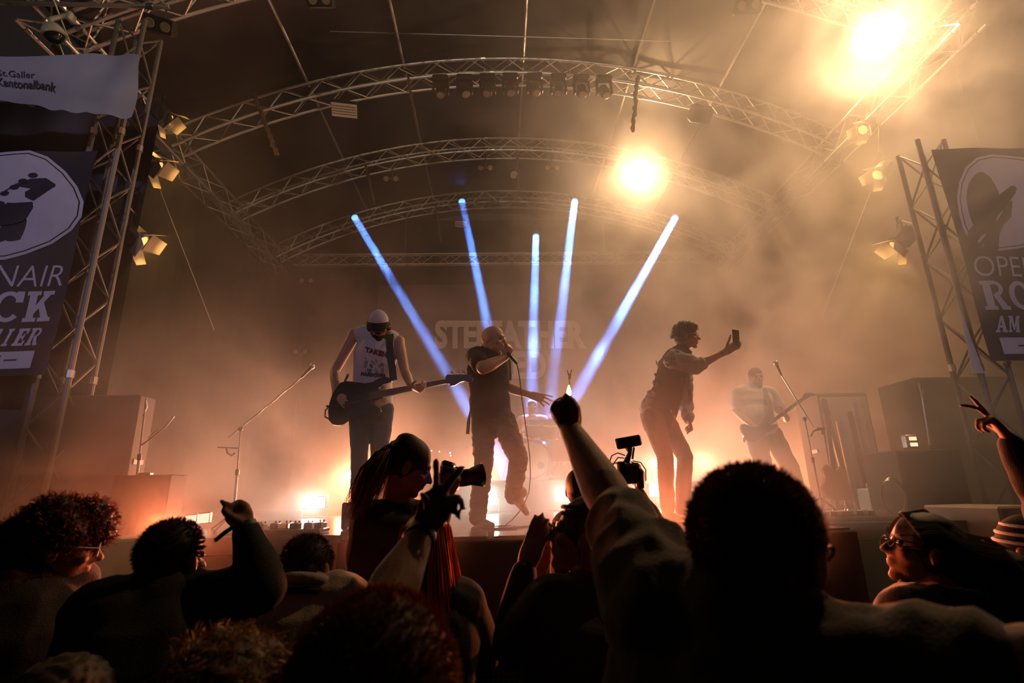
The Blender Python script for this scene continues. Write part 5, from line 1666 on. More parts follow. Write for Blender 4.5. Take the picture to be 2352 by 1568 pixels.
# draped monitor block
c0, c1 = P(260, 1092, 4.55), P(390, 1092, 4.55)
t = empty('draped_speaker', ((c0.x + c1.x) / 2, 4.75, STAGE_Z), 'speaker block covered with a hanging brown cloth', 'speaker')
b = MB(); b.box(((c0.x + c1.x) / 2, 4.70, (c0.z + STAGE_Z) / 2), (c1.x - c0.x - 0.02, 0.22, c0.z - STAGE_Z - 0.01)); b.build('cabinet', M['blackmatte'], t)
M['drape'] = mat('brown_drape', (0.10, 0.075, 0.06), 0.9, bump=0.2, bscale=60)
b = MB()
def drape_fn(u, v):
    x = c0.x + (c1.x - c0.x) * u
    z = c0.z - (c0.z - STAGE_Z - 0.0) * v
    fold = 0.055 * v * math.sin(math.pi * u) - 0.02 * math.sin(2 * math.pi * (u * 2.5 + 0.2 * v)) * (0.3 + v) * 0.6 - 0.018 * math.sin(math.pi * u * 9 * (1 - 0.3 * v)) * v
    return V((x, 4.565 - fold, z))
b.grid(drape_fn, 60, 30)
b.grid(lambda u, v: V((c0.x + (c1.x - c0.x) * u, 4.565 + 0.26 * v, c0.z + 0.003 * math.sin(u * 20))), 20, 6)
b.build('drape', M['drape'], t)
b = MB(); b.box(P(335, 1088, 4.7), (0.10, 0.05, 0.02), None, 0.004); b.build('clamp', M['steel'], t)
# pair of small lit panels
for (x, y) in ((441, 1193), (471, 1189)):
    c = P(x, y, 5.6)
    t = empty('floor_panel', c - V((0, 0, 0.06)), 'small square pale panel near the mixer cables, %s of the pair' % ('farther from the bassist' if x < 450 else 'nearer the bassist'), 'panel', 'pale square panels on the deck')
    b = MB(); b.box(c, (0.115, 0.05, 0.10), rotm(0, R_(-12), R_(-5)), 0.004); b.build('housing', M['black'], t)
    b = MB(); b.box(c + V((0, -0.027, -0.003)), (0.105, 0.006, 0.09), rotm(0, R_(-12), R_(-5)), 0.002)
    M['panel'] = M.get('panel') or mat('lit_panel', (0.8, 0.8, 0.7), 0.3, emit=(1.0, 0.92, 0.70), estr=0.75)
    b.build('face', M['panel'], t)
# subwoofer / flight case edges in front of the deck
def front_case(label, pts_top, Yn, Yf, h):
    a, b_ = V(pts_top[0]), V(pts_top[1])
    c = (a + b_) / 2
    d = (b_ - a); L = d.length
    yaw = math.atan2(d.y, d.x)
    t = empty('front_speaker', (c.x, c.y, 0), label, 'speaker')
    R = rotm(yaw)
    zt = (a.z + b_.z) / 2
    M['case_tan'] = M.get('case_tan') or mat('worn_case_panel', (0.42, 0.33, 0.26), 0.55, var=0.15, vscale=10)
    b = MB(); b.box((c.x, c.y + 0.22, zt / 2), (L, 0.42, zt - 0.002), R, 0.015); b.build('cabinet', M['case_tan'], t)
    b = MB(); b.box(V((c.x, c.y, zt - h * 0.30)) + R @ V((0, 0.0, 0)), (L * 0.99, 0.012, 0.008), R); b.box(V((c.x, c.y, zt - h * 0.55)), (L * 0.90, 0.014, 0.010), R); b.build('panel_groove', M['black'], t)
    for u in (-0.42, 0.0, 0.42):
        b = MB(); b.lathe(V((c.x, c.y - 0.004, zt - h * 0.14)) + R @ V((u * L, 0, 0)), R @ V((0, -1, 0)), [(0, 0.020), (0.008, 0.020), (0.010, 0.014)], 18); b.build('latch', M['steel'], t)
    return t
front_case('low tan speaker edge lit orange beside the curly haired person', (P(60, 1250, 3.05), P(306, 1236, 3.55)), 3, 3.5, 0.25)
front_case('low tan speaker edge at the smoky end of the deck', (P(2218, 1156, 4.3), P(2420, 1166, 3.7)), 3, 3.5, 0.3)
# centre thrust riser in front of the deck
x0, x1 = P(800, 1225, 3.9).x, P(1290, 1225, 3.9).x
t = empty('stage_thrust', ((x0 + x1) / 2, 3.9, 0), 'dark rectangular riser box pushed against the middle of the stage front', 'riser')
b = MB(); b.box(((x0 + x1) / 2, 3.87, (STAGE_Z - 0.01) / 2), (x1 - x0, 0.52, STAGE_Z - 0.012), None, 0.01); b.build('box', M['blackmatte'], t)
for k in range(3):
    xa = x0 + (x1 - x0) * (k + 0.5) / 3
    b = MB(); b.box((xa, 3.87, STAGE_Z - 0.002), ((x1 - x0) / 3 - 0.04, 0.44, 0.012), None, 0.004); b.build('lid_panel', M['deck'], t)
x2, x3 = P(1512, 1200, 3.9).x, P(1905, 1190, 3.9).x
t = empty('stage_thrust', ((x2 + x3) / 2, 3.9, 0), 'dark riser box at the stage front below the person with the phone', 'riser')
b = MB(); b.box(((x2 + x3) / 2, 3.87, (STAGE_Z - 0.01) / 2), (x3 - x2, 0.52, STAGE_Z - 0.012), None, 0.01); b.build('box', M['blackmatte'], t)
b = MB(); b.box(((x2 + x3) / 2, 3.87, STAGE_Z - 0.002), (x3 - x2 - 0.04, 0.44, 0.012), None, 0.004); b.build('lid_panel', M['deck'], t)
# dark block beside the bassist
cabinet('equipment_box', 'narrow black box standing behind the bassist boots', 'box', *on_deck(812, 4.75, 0.14, 0.22, 0.2), M['black'])
cabinet('amplifier', 'small amplifier with a pale front behind the photographer', 'amplifier', *on_deck(985, 6.8, 0.34, 0.38, 0.3), M['dark_box'], None, M['white'])
cabinet('amplifier', 'dark wide amplifier cabinet with a pale cloth panel behind the phone holder', 'amplifier', *on_deck(1632, 7.0, 0.62, 0.36, 0.4), M['dark_box'], None, M['drape'])
# backline on the smoky side
x_ = P(1965, 1000, 6.2).x
hgt = P(1965, 898, 6.2).z - STAGE_Z
M['pale_cab'] = mat('pale_cabinet', (0.40, 0.34, 0.30), 0.6, var=0.15)
cabinet('tall_rack', 'tall pale equipment rack fading into the smoke', 'rack', (x_, 6.55, STAGE_Z + hgt / 2 + 0.001), (0.62, 0.5, hgt), M['dark_box'], None, M['pale_cab'], handles=True)  # pale rack, sides coloured dark to hold back the lamp light there
for k, xx in enumerate((1958, 1985, 2003)):
    x_ = P(xx, 1050, 5.9).x
    b = MB(); b.tube([(x_, 5.95, STAGE_Z + 0.02), (x_ - 0.03, 5.95, STAGE_Z + 0.98 + 0.1 * k)], 0.045 if k != 1 else 0.03, 14)
    b.build('padded_post', M['pale_cab'] if k != 1 else M['dark_box'], label=['pale padded post nearest the guitars', 'dark padded post between two pale posts', 'pale padded post farthest from the guitars'][k], cat='post', group='posts in front of the tall rack')
c, s = on_deck(2002, 5.5, 0.145, 0.24, 0.2)
t = cabinet('striped_box', 'small white box with stripes on the deck edge', 'box', c, s, M['white'])
b = MB()
for k in range(5): b.box((c[0], c[1] - s[1] / 2 - 0.003, c[2] - 0.09 + 0.045 * k), (0.135, 0.006, 0.012))
b.build('stripe', M['case_tan'], t)
b = MB(); b.tube([(c[0] - 0.02, 5.5, c[2] + 0.12), (c[0] - 0.02, 5.5, c[2] + 0.16), (c[0] + 0.04, 5.5, c[2] + 0.17), (c[0] + 0.03, 5.5, c[2] + 0.12)], 0.008, 6); b.build('handle', M['white'], t)
# plain box with small lamp on top
c0, c1 = P(2058, 1033, 4.9), P(2205, 1028, 4.9)
cx_ = (c0.x + c1.x) / 2; hh = c0.z - STAGE_Z
cabinet('monitor_box', 'plain brown box shaped speaker on the smoky side of the deck', 'speaker', (cx_, 5.15, STAGE_Z + hh / 2 + 0.001), (c1.x - c0.x, 0.5, hh - 0.002), M['dark_box'], None, M['dark_box'])
lp = P(2094, 1030, 5.0)
t = empty('work_lamp', lp, 'small lamp with two lit windows on top of the plain box', 'lamp')
M['lampwin'] = mat('lit_window', (0.9, 0.8, 0.6), 0.4, emit=(1.0, 0.62, 0.36), estr=1.6)
b = MB(); b.box(lp + V((0, 0, 0.065)), (0.115, 0.08, 0.13), None, 0.012); b.build('housing', M['steel'], t)
for zz in (0.035, 0.09):
    b = MB(); b.box(lp + V((0, -0.042, zz)), (0.07, 0.008, 0.034), None, 0.003); b.build('lit_window', M['lampwin'], t)
# large dark speaker block at the edge
c0 = P(2115, 905, 5.6)
cabinet('side_fill_speaker', 'large black side fill speaker stack below the banner in the smoke', 'speaker', (c0.x + 0.58, 5.95, (P(2240, 862, 5.6).z + STAGE_Z) / 2), (1.14, 0.6, P(2240, 862, 5.6).z - STAGE_Z), M['blackmatte'], None, M['grille'])
t = empty('effects_rack', P(1035, 1110, 9.6), 'low dark rack with tiny coloured lights beside the drum riser', 'rack')
p = P(1040, 1060, 9.6); b = MB(); b.box((p.x, 9.7, STAGE_Z + 0.55), (0.5, 0.3, 1.09), None, 0.01); b.build('cabinet', M['dark_box'], t)
for (x, y, cc) in ((991, 1035, (0.3, 0.2, 1)), (1009, 1037, (1, 0.8, 0.1)), (1034, 1040, (0.4, 0.6, 1)), (1035, 1046, (1, 0.3, 0.9))):
    mm = mat('indicator', cc, 0.3, emit=cc, estr=5); b = MB(); b.ell(P(x, y, 9.53), 0.012, seg=8, rings=6); b.build('indicator_light', mm, t)
# guitars on the rack
def spare_guitar(label, px, Y, lean, m, k=1.0):
    x = P(px, 1100, Y).x
    base = V((x, Y, STAGE_Z + 0.12))
    t = empty('spare_guitar', (x, Y, STAGE_Z), label, 'guitar', 'guitars standing on the deck')
    d = V((math.sin(lean), 0.12, math.cos(lean))).normalized(); s = V((math.cos(lean), 0, -math.sin(lean)))
    out = [(-0.02, 0), (-0.13, 0.03), (-0.16, 0.12), (-0.11, 0.22), (-0.13, 0.32), (-0.08, 0.38), (-0.035, 0.33), (0.035, 0.33), (0.08, 0.38), (0.13, 0.30), (0.11, 0.22), (0.16, 0.12), (0.13, 0.03), (0.02, 0)]
    b = MB(); b.prism([base + s * a * k + d * c * k for a, c in out], d.cross(s), 0.045); b.build('guitar_body', m, t)
    b = MB(); b.prism([base + s * a + d * c for a, c in [(-0.027, 0.3), (0.027, 0.3), (0.022, 0.95), (-0.022, 0.95)]], d.cross(s), 0.03); b.build('guitar_neck', M['fretboard'], t)
    b = MB(); b.prism([base + s * a + d * c for a, c in [(-0.025, 0.95), (0.025, 0.95), (0.045, 1.0), (0.03, 1.13), (-0.02, 1.15), (-0.04, 1.02)]], d.cross(s), 0.02); b.build('headstock', M['bass_body'], t)
    b = MB(); b.tube([V((x - 0.1, Y - 0.05, STAGE_Z)), V((x, Y + 0.1, STAGE_Z + 0.5))], 0.009, 6); b.tube([V((x + 0.1, Y - 0.05, STAGE_Z)), V((x, Y + 0.1, STAGE_Z + 0.5))], 0.009, 6); b.tube([V((x, Y + 0.3, STAGE_Z)), V((x, Y + 0.1, STAGE_Z + 0.5))], 0.009, 6); b.build('guitar_stand', M['black'], t)
M['orange_wood'] = mat('orange_wood', (0.45, 0.16, 0.05), 0.3)
spare_guitar('orange bodied spare guitar on a stand behind the boom stand', 1915, 5.9, 0.12, M['orange_wood'])
spare_guitar('pale spare guitar on a stand next to the tall rack', 1945, 6.1, -0.02, M['pale_cab'])
# small things on the deck
c = V((P(1880, 1150, 4.9).x, 4.55, STAGE_Z))
t = empty('pedal_board', c, 'effects pedal board with small white pedals at the boom stand', 'pedal board')
b = MB(); b.box(c + V((0, 0, 0.02)), (0.5, 0.26, 0.03), rotm(0, R_(6)), 0.006); b.build('board', M['black'], t)
rnd = random.Random(4)
for k in range(6):
    b = MB(); pc_ = c + V((-0.2 + 0.08 * k, rnd.uniform(-0.05, 0.05), 0.055)); b.box(pc_, (0.055, 0.10, 0.04), rotm(R_(rnd.uniform(-8, 8))), 0.005); pd = b.build('pedal', M['white'] if k in (2, 3) else M['steel'], t)
    b = MB(); b.lathe(pc_ + V((0, -0.03, 0.02)), (0, 0, 1), [(0, 0.007), (0.012, 0.006)], 10); b.build('footswitch', M['chrome'], pd)
c = V((P(665, 1220, 4.55).x, 4.45, STAGE_Z))
t = empty('pedal_board', c, 'effects pedal board with knobs and blue lights in front of a floor light', 'pedal board')
b = MB(); b.box(c + V((0, 0, 0.02)), (0.62, 0.26, 0.03), None, 0.006); b.build('board', M['black'], t)
M['blue_led'] = mat('blue_led', (0.1, 0.1, 0.9), 0.3, emit=(0.10, 0.16, 1.0), estr=5)
for k in range(7):
    b = MB(); pc_ = c + V((-0.26 + 0.087 * k, rnd.uniform(-0.05, 0.05), 0.055)); b.box(pc_, (0.06, 0.11, 0.045), rotm(R_(rnd.uniform(-8, 8))), 0.005); pd = b.build('pedal', [M['steel'], M['dark_box'], M['pale_cab']][k % 3], t)
    b = MB()
    b.lathe(pc_ + V((-0.015, 0.03, 0.022)), (0, 0, 1), [(0, 0.007), (0.016, 0.006)], 10); b.lathe(pc_ + V((0.015, 0.03, 0.022)), (0, 0, 1), [(0, 0.007), (0.016, 0.006)], 10); b.build('knob', M['black'], pd)
    if k > 4:
        b = MB(); b.ell(pc_ + V((0, -0.03, 0.026)), 0.005, seg=8, rings=6); b.build('indicator_light', M['blue_led'], pd)
# cables lying on the deck
def floor_cable(label, pts, r=0.006, n=60):
    pts = [V((p[0], p[1], STAGE_Z + r)) for p in pts]
    out = []
    m = len(pts)
    for i in range(m - 1):
        p0, p1, p2, p3 = pts[max(i - 1, 0)], pts[i], pts[i + 1], pts[min(i + 2, m - 1)]
        for j in range(10):
            u = j / 10
            out.append(0.5 * ((2 * p1) + (-p0 + p2) * u + (2 * p0 - 5 * p1 + 4 * p2 - p3) * u * u + (-p0 + 3 * p1 - 3 * p2 + p3) * u ** 3))
    b = MB(); b.tube(out, r, 6)
    b.build('floor_cable', M['black'], label=label, cat='cable')
rnd = random.Random(11)
for i, (px, nm) in enumerate(((600, 'black cable snaking over the deck by the blue lit pedals'), (1180, 'black cable heap by the feet of the bald singer'), (1800, 'black cable tangle along the deck edge by the bearded guitarist'), (1950, 'black cable tangle along the deck edge under the guitars'), (2040, 'black cable loops beside the plain box'))):
    x = P(px, 1220, 4.4).x
    floor_cable(nm, [(x + rnd.uniform(-0.35, 0.35), 4.3 + rnd.uniform(0, 0.45)) for _ in range(10)], 0.007)
t_ = P(2050, 1120, 4.85)
b = MB()
for k in range(3):
    b.tube([V((t_.x - 0.02 * k + 0.11 * math.cos(a), 4.85 - 0.02 * k, STAGE_Z + 0.17 + (0.16 - 0.01 * k) * math.sin(a))) for a in [2 * math.pi * i / 24 for i in range(25)]], 0.006, 6)
b.build('cable_coil', M['steel'], label='coiled cable hanging beside the plain box', cat='cable')
# crowd barrier and its step
BY = 2.10
bz = P(1130, 1455, BY).z
t = empty('crowd_barrier', (0, BY, 0), 'metal crowd barrier with a perforated panel between crowd and pit', 'barrier')
b = MB(); b.tube([(-5.5, BY, bz), (5.5, BY, bz)], 0.024, 12); b.build('top_rail', M['steel'], t)
M['perf'] = bpy.data.materials.new('perforated_sheet'); M['perf'].use_nodes = True
nt = M['perf'].node_tree; bs = nt.nodes['Principled BSDF']; bs.inputs['Base Color'].default_value = (0.10, 0.09, 0.085, 1); bs.inputs['Metallic'].default_value = 0.6; bs.inputs['Roughness'].default_value = 0.5
tc = nt.nodes.new('ShaderNodeTexCoord'); vo = nt.nodes.new('ShaderNodeTexVoronoi'); vo.inputs['Scale'].default_value = 55; vo.inputs['Randomness'].default_value = 0.0
nt.links.new(tc.outputs['Object'], vo.inputs['Vector']); gt = nt.nodes.new('ShaderNodeMath'); gt.operation = 'GREATER_THAN'; gt.inputs[1].default_value = 0.36
nt.links.new(vo.outputs['Distance'], gt.inputs[0]); mxx = nt.nodes.new('ShaderNodeMix'); mxx.data_type = 'RGBA'; mxx.inputs[6].default_value = (0.002, 0.002, 0.002, 1); mxx.inputs[7].default_value = (0.12, 0.10, 0.09, 1)
nt.links.new(gt.outputs[0], mxx.inputs[0]); nt.links.new(mxx.outputs[2], bs.inputs['Base Color'])
b = MB(); b.box((0, BY, bz / 2), (11, 0.006, bz - 0.1)); b.build('perforated_panel', M['perf'], t)
for k in range(11):
    x = -5.0 + k
    b = MB(); b.box((x, BY + 0.03, bz / 2), (0.04, 0.04, bz)); b.build('post', M['steel'], t)
b = MB(); b.box((0, BY + 0.36, STEP / 2), (11, 0.56, STEP), None, 0.01)
b.build('barrier_step', M['blackmatte'], label='low black step running along the pit side of the barrier', cat='step')
# ================================================================ lamps
M['lamp_white'] = mat('white_hot_lamp', (1, 1, 1), 0.4, emit=(1.0, 0.80, 0.52), estr=14)
M['strobe_face'] = mat('strobe_face', (1, 1, 1), 0.4, emit=(0.93, 1.0, 0.90), estr=7)
M['blue_lens'] = mat('blue_lens', (0.3, 0.5, 1), 0.2, emit=(0.16, 0.42, 1.0), estr=1.2)
M['led_orange'] = mat('orange_led', (1, 0.4, 0.1), 0.3, emit=(1.0, 0.42, 0.14), estr=14)
M['led_amber'] = mat('amber_led', (1, 0.5, 0.1), 0.3, emit=(1.0, 0.40, 0.08), estr=1.6)
M['lens_dim'] = mat('dim_lens', (0.30, 0.22, 0.15), 0.18, spec=0.8)


def yoke(b, c, ax, w, up=V((0, 0, 1)), h=0.16):
    s = V(ax).cross(up).normalized()
    b.tube([c + s * w, c + s * w + up * h * 0.8, c + s * w * 0.8 + up * h, c - s * w * 0.8 + up * h, c - s * w + up * h * 0.8, c - s * w], 0.010, 6, flat=0.6)
    b.tube([c + up * h, c + up * (h + 0.06)], 0.02, 8)


def round_lamp(name, label, c, ax, r, L, face_mat, body_mat=None, group=None, cat='spotlight', yk=True, up=V((0, 0, 1)), h=0.2):
    c, ax = V(c), V(ax).normalized()
    t = empty(name, c, label, cat, group)
    b = MB(); b.lathe(c, ax, [(-L, r * 0.55), (-L * 0.85, r * 0.85), (-0.02, r), (0.0, r * 1.05), (0.0, r * 0.96), (-0.012, r * 0.94)], 24); b.build('housing', body_mat or M['black'], t)
    b = MB(); b.lathe(c, ax, [(-0.012, r * 0.9), (-0.006, r * 0.9), (-0.003, r * 0.5)], 24); b.build('lens', face_mat, t)
    if yk:
        b = MB(); yoke(b, c - ax * L * 0.4, ax, r * 1.2, up, h); b.build('yoke', M['black'], t)
    return t


round_lamp('spotlight', 'glowing warm spotlight high in the middle of the rig', LAMP_A, CAM - LAMP_A, 0.085, 0.28, M['lamp_white'], h=0.45)
round_lamp('spotlight', 'glowing warm spotlight at the roof corner on the smoky side', LAMP_B, (CAM - LAMP_B) + V((-1.5, 0, 0)), 0.085, 0.28, M['lamp_white'], h=0.35)
for i, (a, b_, Ya, Yb) in enumerate(BEAMS):
    pa, pb = P(a[0], a[1], Ya), P(b_[0], b_[1], Yb)
    ax = (pb - pa).normalized()
    round_lamp('beam_light', ['blue beam moving head nearest the dome camera side', 'second blue beam moving head, aimed behind the singer', 'low centre blue beam moving head', 'blue beam moving head right of the centre one', 'blue beam moving head nearest the glowing lamp'][i], pa - ax * 0.004, ax, 0.088, 0.22, M['blue_lens'], group='blue beam lights', cat='moving head light', up=V((0, 0, 1)), h=0.3)
for i, (x, y, Y) in enumerate(STROBES):
    p = P(x, y, Y)
    t = empty('floor_strobe', (p.x, p.y, STAGE_Z), ['white floor strobe beside the bassist', 'white floor strobe behind the leg of the singer', 'white floor strobe behind the video operator', 'white floor strobe behind the person with the phone'][i], 'strobe light', 'white floor strobes')
    wd_, ht_ = (0.30, 0.15) if i == 0 else (0.21, 0.17)
    wd_, ht_ = wd_ * Y / 8, ht_ * Y / 8
    b = MB(); b.box(p + V((0, 0.06, 0)), (wd_ + 0.03, 0.12, ht_ + 0.03), None, 0.01); b.build('housing', M['black'], t)
    b = MB(); b.box(p + V((0, -0.006, 0)), (wd_, 0.01, ht_), None, 0.003); b.build('face', M['strobe_face'], t)
    b = MB(); zb = STAGE_Z
    for s in (-1, 1): b.tube([(p.x + s * (wd_ / 2 + 0.025), p.y + 0.05, p.z), (p.x + s * (wd_ / 2 + 0.025), p.y + 0.05, zb + 0.01)], 0.008, 6)
    b.tube([(p.x - wd_ / 2 - 0.025, p.y + 0.05, zb + 0.008), (p.x + wd_ / 2 + 0.025, p.y + 0.05, zb + 0.008)], 0.008, 6); b.build('bracket', M['steel'], t)
for i, (x, y, Y) in enumerate(PARS):
    p = P(x, y, Y)
    t = empty('wash_light', p, ['orange wash light left of the phone holder legs', 'orange wash light between the phone holder legs', 'dim amber wash light right of the phone holder legs', 'orange wash light behind the bassist', 'orange wash light hidden behind the second leg of the bassist', 'orange wash light hidden behind the standing leg of the singer', 'orange wash light low behind the bearded guitarist'][i], 'wash light', 'round orange wash lights')
    b = MB(); b.lathe(p, (0, -1, 0), [(-0.14, 0.06), (-0.10, 0.09), (0, 0.10), (0.012, 0.10), (0.012, 0.094), (0.002, 0.092)], 28); b.build('housing', M['black'], t)
    b = MB()
    for rr, n in ((0, 1), (0.036, 6), (0.074, 12)):
        for k in range(n):
            a = 2 * math.pi * k / n
            b.lathe(p + V((rr * math.cos(a), -0.002, rr * math.sin(a))), (0, -1, 0), [(0, 0.0135), (0.006, 0.0135), (0.010, 0.007)], 10)
    lt = b.build('led_array', M['led_amber'] if i == 2 else M['led_orange'], t); lt['kind'] = 'stuff'
    b = MB(); b.tube([p + V((0, 0.05, -0.1)), V((p.x, p.y + 0.05, rz if abs(p.x - dc.x) < 1.3 else STAGE_Z))], 0.016, 8); b.build('support', M['black'], t)


def two_lamp(name, label, c, ax, r=0.06, gap=0.16, box=(0.34, 0.14, 0.19), group=None, roll=0.0, up=0.3, mt=None):
    c, ax = V(c), V(ax).normalized()
    t = empty(name, c, label, 'blinder light', group)
    s, u, _ = frame_of(ax)
    if roll:
        Rm = Matrix.Rotation(roll, 3, ax); s, u = Rm @ s, Rm @ u
    R = Matrix((s, -ax, u)).transposed()
    b = MB(); b.box(c, box, R, 0.012); b.build('housing', M['black'], t)
    for k in (-1, 1):
        b = MB(); b.lathe(c + s * k * gap / 2 + ax * box[1] / 2, ax, [(0, r), (0.008, r), (0.010, r * 0.9), (0.004, r * 0.5)], 22); b.build('lens', mt or M['lens_dim'], t)
    b = MB(); b.tube([c + V((0, 0.05, 0.05 if up > 0 else -0.03)), c + V((0, 0.05, up))], 0.014, 6); b.build('hanger', M['steel'] if up > 0 else M['black'], t)
    return t


two_lamp('blinder', 'two lamp blinder hanging at the truss corner by the dome camera', P(368, 60, 5.2), V((0.1, -0.8, -0.55)), 0.055, 0.17, roll=R_(-12), up=0.3)
two_lamp('blinder', 'two lamp blinder cut by the top edge near a thin roof tube', P(737, 0, 5.5), V((0, -0.7, -0.7)), 0.055, 0.17, up=0.3)
two_lamp('blinder', 'two lamp blinder hanging in the smoke near the top edge', P(1715, 14, 5.5), V((-0.1, -0.75, -0.6)), 0.055, 0.17, up=0.3)
for (x, y, Y, nm) in ((899, 411, 9.5, 'pair of round lamps under the middle truss, nearest the eave with the dome camera'), (1115, 386, 9.5, 'pair of round lamps under the middle truss just left of the small half moon lamp'), (1268, 386, 9.5, 'pair of round lamps under the middle truss just right of the small half moon lamp')):
    two_lamp('round_lamp_pair', nm, P(x, y, Y), V((0, -1, -0.5)), 0.052, 0.195, (0.32, 0.10, 0.06), 'round lamp pairs under the middle truss', up=0.35)
for (x, y, nm) in ((705, 646, 'pair of round lamps on the back cloth, upper one'), (692, 808, 'pair of round lamps on the back cloth, lower one')):
    two_lamp('round_lamp_pair', nm, P(x, y, 12.2), V((0, -1, -0.1)), 0.055, 0.22, (0.36, 0.10, 0.07), 'round lamp pairs on the back cloth', up=STAGE_Z - P(x, y, 12.2).z)
t = round_lamp('half_moon_lamp', 'small pale half moon shaped lamp under the middle truss', P(1180, 401, 9.5), V((-0.5, -1, -0.3)), 0.085, 0.08, M['cam_white'], h=0.3)
# row of dark moving heads on the second truss
for i, x in enumerate((1012, 1067, 1120, 1172, 1228, 1283, 1336, 1388)):
    y = 190 + abs(x - 1200) * 0.03
    c = P(x, y + 14, 7.32)
    t = empty('moving_head', c, 'unlit black moving head, number %s along the row from the dome camera side' % ['one', 'two', 'three', 'four', 'five', 'six', 'seven', 'eight'][i], 'moving head light', 'row of unlit moving heads on the second truss')
    b = MB(); b.box(c + V((0, 0, 0.20)), (0.26, 0.24, 0.10), None, 0.02); b.build('base', M['black'], t)
    b = MB()
    for s in (-1, 1): b.box(c + V((s * 0.12, 0, 0.05)), (0.035, 0.09, 0.24), None, 0.012)
    b.box(c + V((0, 0, 0.145)), (0.26, 0.08, 0.03))
    b.build('yoke', M['black'], t)
    tl = V((0.25 * math.sin(i * 2.1), -0.35, -1)).normalized()
    b = MB(); b.lathe(c + V((0, 0, -0.01)), tl, [(-0.12, 0.05), (-0.09, 0.08), (0.05, 0.088), (0.10, 0.075), (0.11, 0.06)], 18); b.build('head', M['black'], t)
    b = MB(); b.lathe(c + V((0, 0, -0.01)), tl, [(0.110, 0.058), (0.113, 0.04)], 18); b.build('lens', M['lens_dim'], t)
    b = MB()
    for s in (-1, 1): b.tube([c + V((s * 0.08, 0.05, 0.24)), c + V((s * 0.08, 0.12, 0.34))], 0.014, 6)
    b.build('clamp', M['steel'], t)
# small speaker box with white underside on the second truss
def hung_speaker(label, c, s, white=True):
    t = empty('hung_speaker', c, label, 'speaker')
    R = rotm(R_(10), R_(-28))
    b = MB(); b.box(c, s, R, 0.02); b.build('cabinet', M['black'], t)
    b = MB(); b.box(c + R @ V((0, -s[1] * 0.1, -s[2] / 2 - 0.004)), (s[0] * 0.97, s[1] * 0.85, 0.01), R, 0.003); b.build('underside', M['white'] if white else M['grille'], t, label='pale ribbed underside' if white else None)
    if white:
        b = MB()
        for k in range(4): b.box(c + R @ V((0, -s[1] * 0.35 + s[1] * 0.16 * k, -s[2] / 2 - 0.011)), (s[0] * 0.95, 0.008, 0.004), R)
        b.build('rib', M['black'], t)
    b = MB(); b.tube([c + V((0, 0, s[2] / 2)), c + V((0, 0.05, s[2] / 2 + 0.16))], 0.02, 6); b.build('hanger', M['steel'], t)
hung_speaker('small black box with a pale ribbed underside hanging from the second truss', P(792, 252, 7.3), (0.40, 0.26, 0.16))
hung_speaker('small black box hanging from the second truss in the smoke', P(1608, 262, 7.3), (0.34, 0.24, 0.2), False)
hung_speaker('small box with a pale underside under the back truss left of a blue beam', P(1058, 513, 11.95), (0.30, 0.2, 0.12))
# fresnel lamps with barn doors along both eaves
def fresnel(label, c, aim, roll, k=1.0, glow=1.0, hold=None):
    c, ax = V(c), V(aim).normalized()
    t = empty('barn_door_lamp', c, label, 'stage lamp', 'lamps with barn doors along the eaves')
    s, u, _ = frame_of(ax)
    Rm = Matrix.Rotation(roll, 3, ax); s, u = Rm @ s, Rm @ u
    R = Matrix((s, ax, u)).transposed()
    b = MB(); b.box(c - ax * 0.15 * k, (0.22 * k, 0.26 * k, 0.22 * k), R, 0.03); b.lathe(c, ax, [(-0.03, 0.105 * k), (0.0, 0.105 * k), (0.0, 0.09 * k)], 24); b.build('housing', M['black'], t)
    b = MB(); b.lathe(c, ax, [(-0.004, 0.088 * k), (0.002, 0.085 * k), (0.01, 0.03)], 20)
    b.build('lens', M['fres'], t)
    w = 0.115 * k
    for (a, bb) in ((s, u), (-s, u), (u, s), (-u, s)):
        o = c + a * w
        tip = (ax + a * 0.75).normalized() * 0.17 * k
        quad = [o - bb * w, o + bb * w, o + bb * w * 0.75 + tip, o - bb * w * 0.75 + tip]
        b = MB(); b.prism(quad, tip.cross(bb), 0.003); b.build('barn_door', M['barn'], t)
    b = MB(); yoke(b, c - ax * 0.12 * k, ax, 0.14 * k, V((0, 0, 1)), 0.22); b.build('yoke', M['black'], t)
    b = MB(); b.tube([c - ax * 0.12 * k + V((0, 0, 0.24)), V(hold)], 0.014, 6); b.build('hanging_pipe', M['alu_dark'], t)
    light('light_fresnel', 'SPOT', c + ax * 0.02, c + ax * 2, (1.0, 0.52, 0.14), 30 * glow, size=0.05, angle=150, blend=0.3)
M['fres'] = mat('fresnel_lens', (0.8, 0.5, 0.2), 0.3, emit=(1.0, 0.50, 0.14), estr=0.9)
M['barn'] = mat('barn_door_metal', (0.26, 0.22, 0.18), 0.6)
fresnel('barn door lamp highest on the eave below the dome camera', P(385, 275, 6.35), V((0.62, 0.42, -0.66)), R_(35), hold=(AX - HALF + 0.14, 6.4, EAVE - 0.3))
fresnel('barn door lamp in the middle of the three by the dome camera eave', P(362, 385, 6.0), V((0.75, 0.35, -0.55)), R_(35), hold=(AX - HALF + 0.14, 6.0, EAVE - 0.3))
fresnel('barn door lamp lowest of the three by the dome camera eave', P(325, 557, 5.4), V((0.75, 0.30, -0.58)), R_(35), 0.95, 1.4, hold=(P(205, 655, 4.86).x, 5.14, P(325, 500, 5.4).z))
fresnel('barn door lamp highest by the smoky eave', P(1982, 298, 6.6), V((-0.7, -0.1, -0.55)), R_(-30), 0.8, hold=(AX + HALF - 0.14, 6.6, EAVE - 0.3))
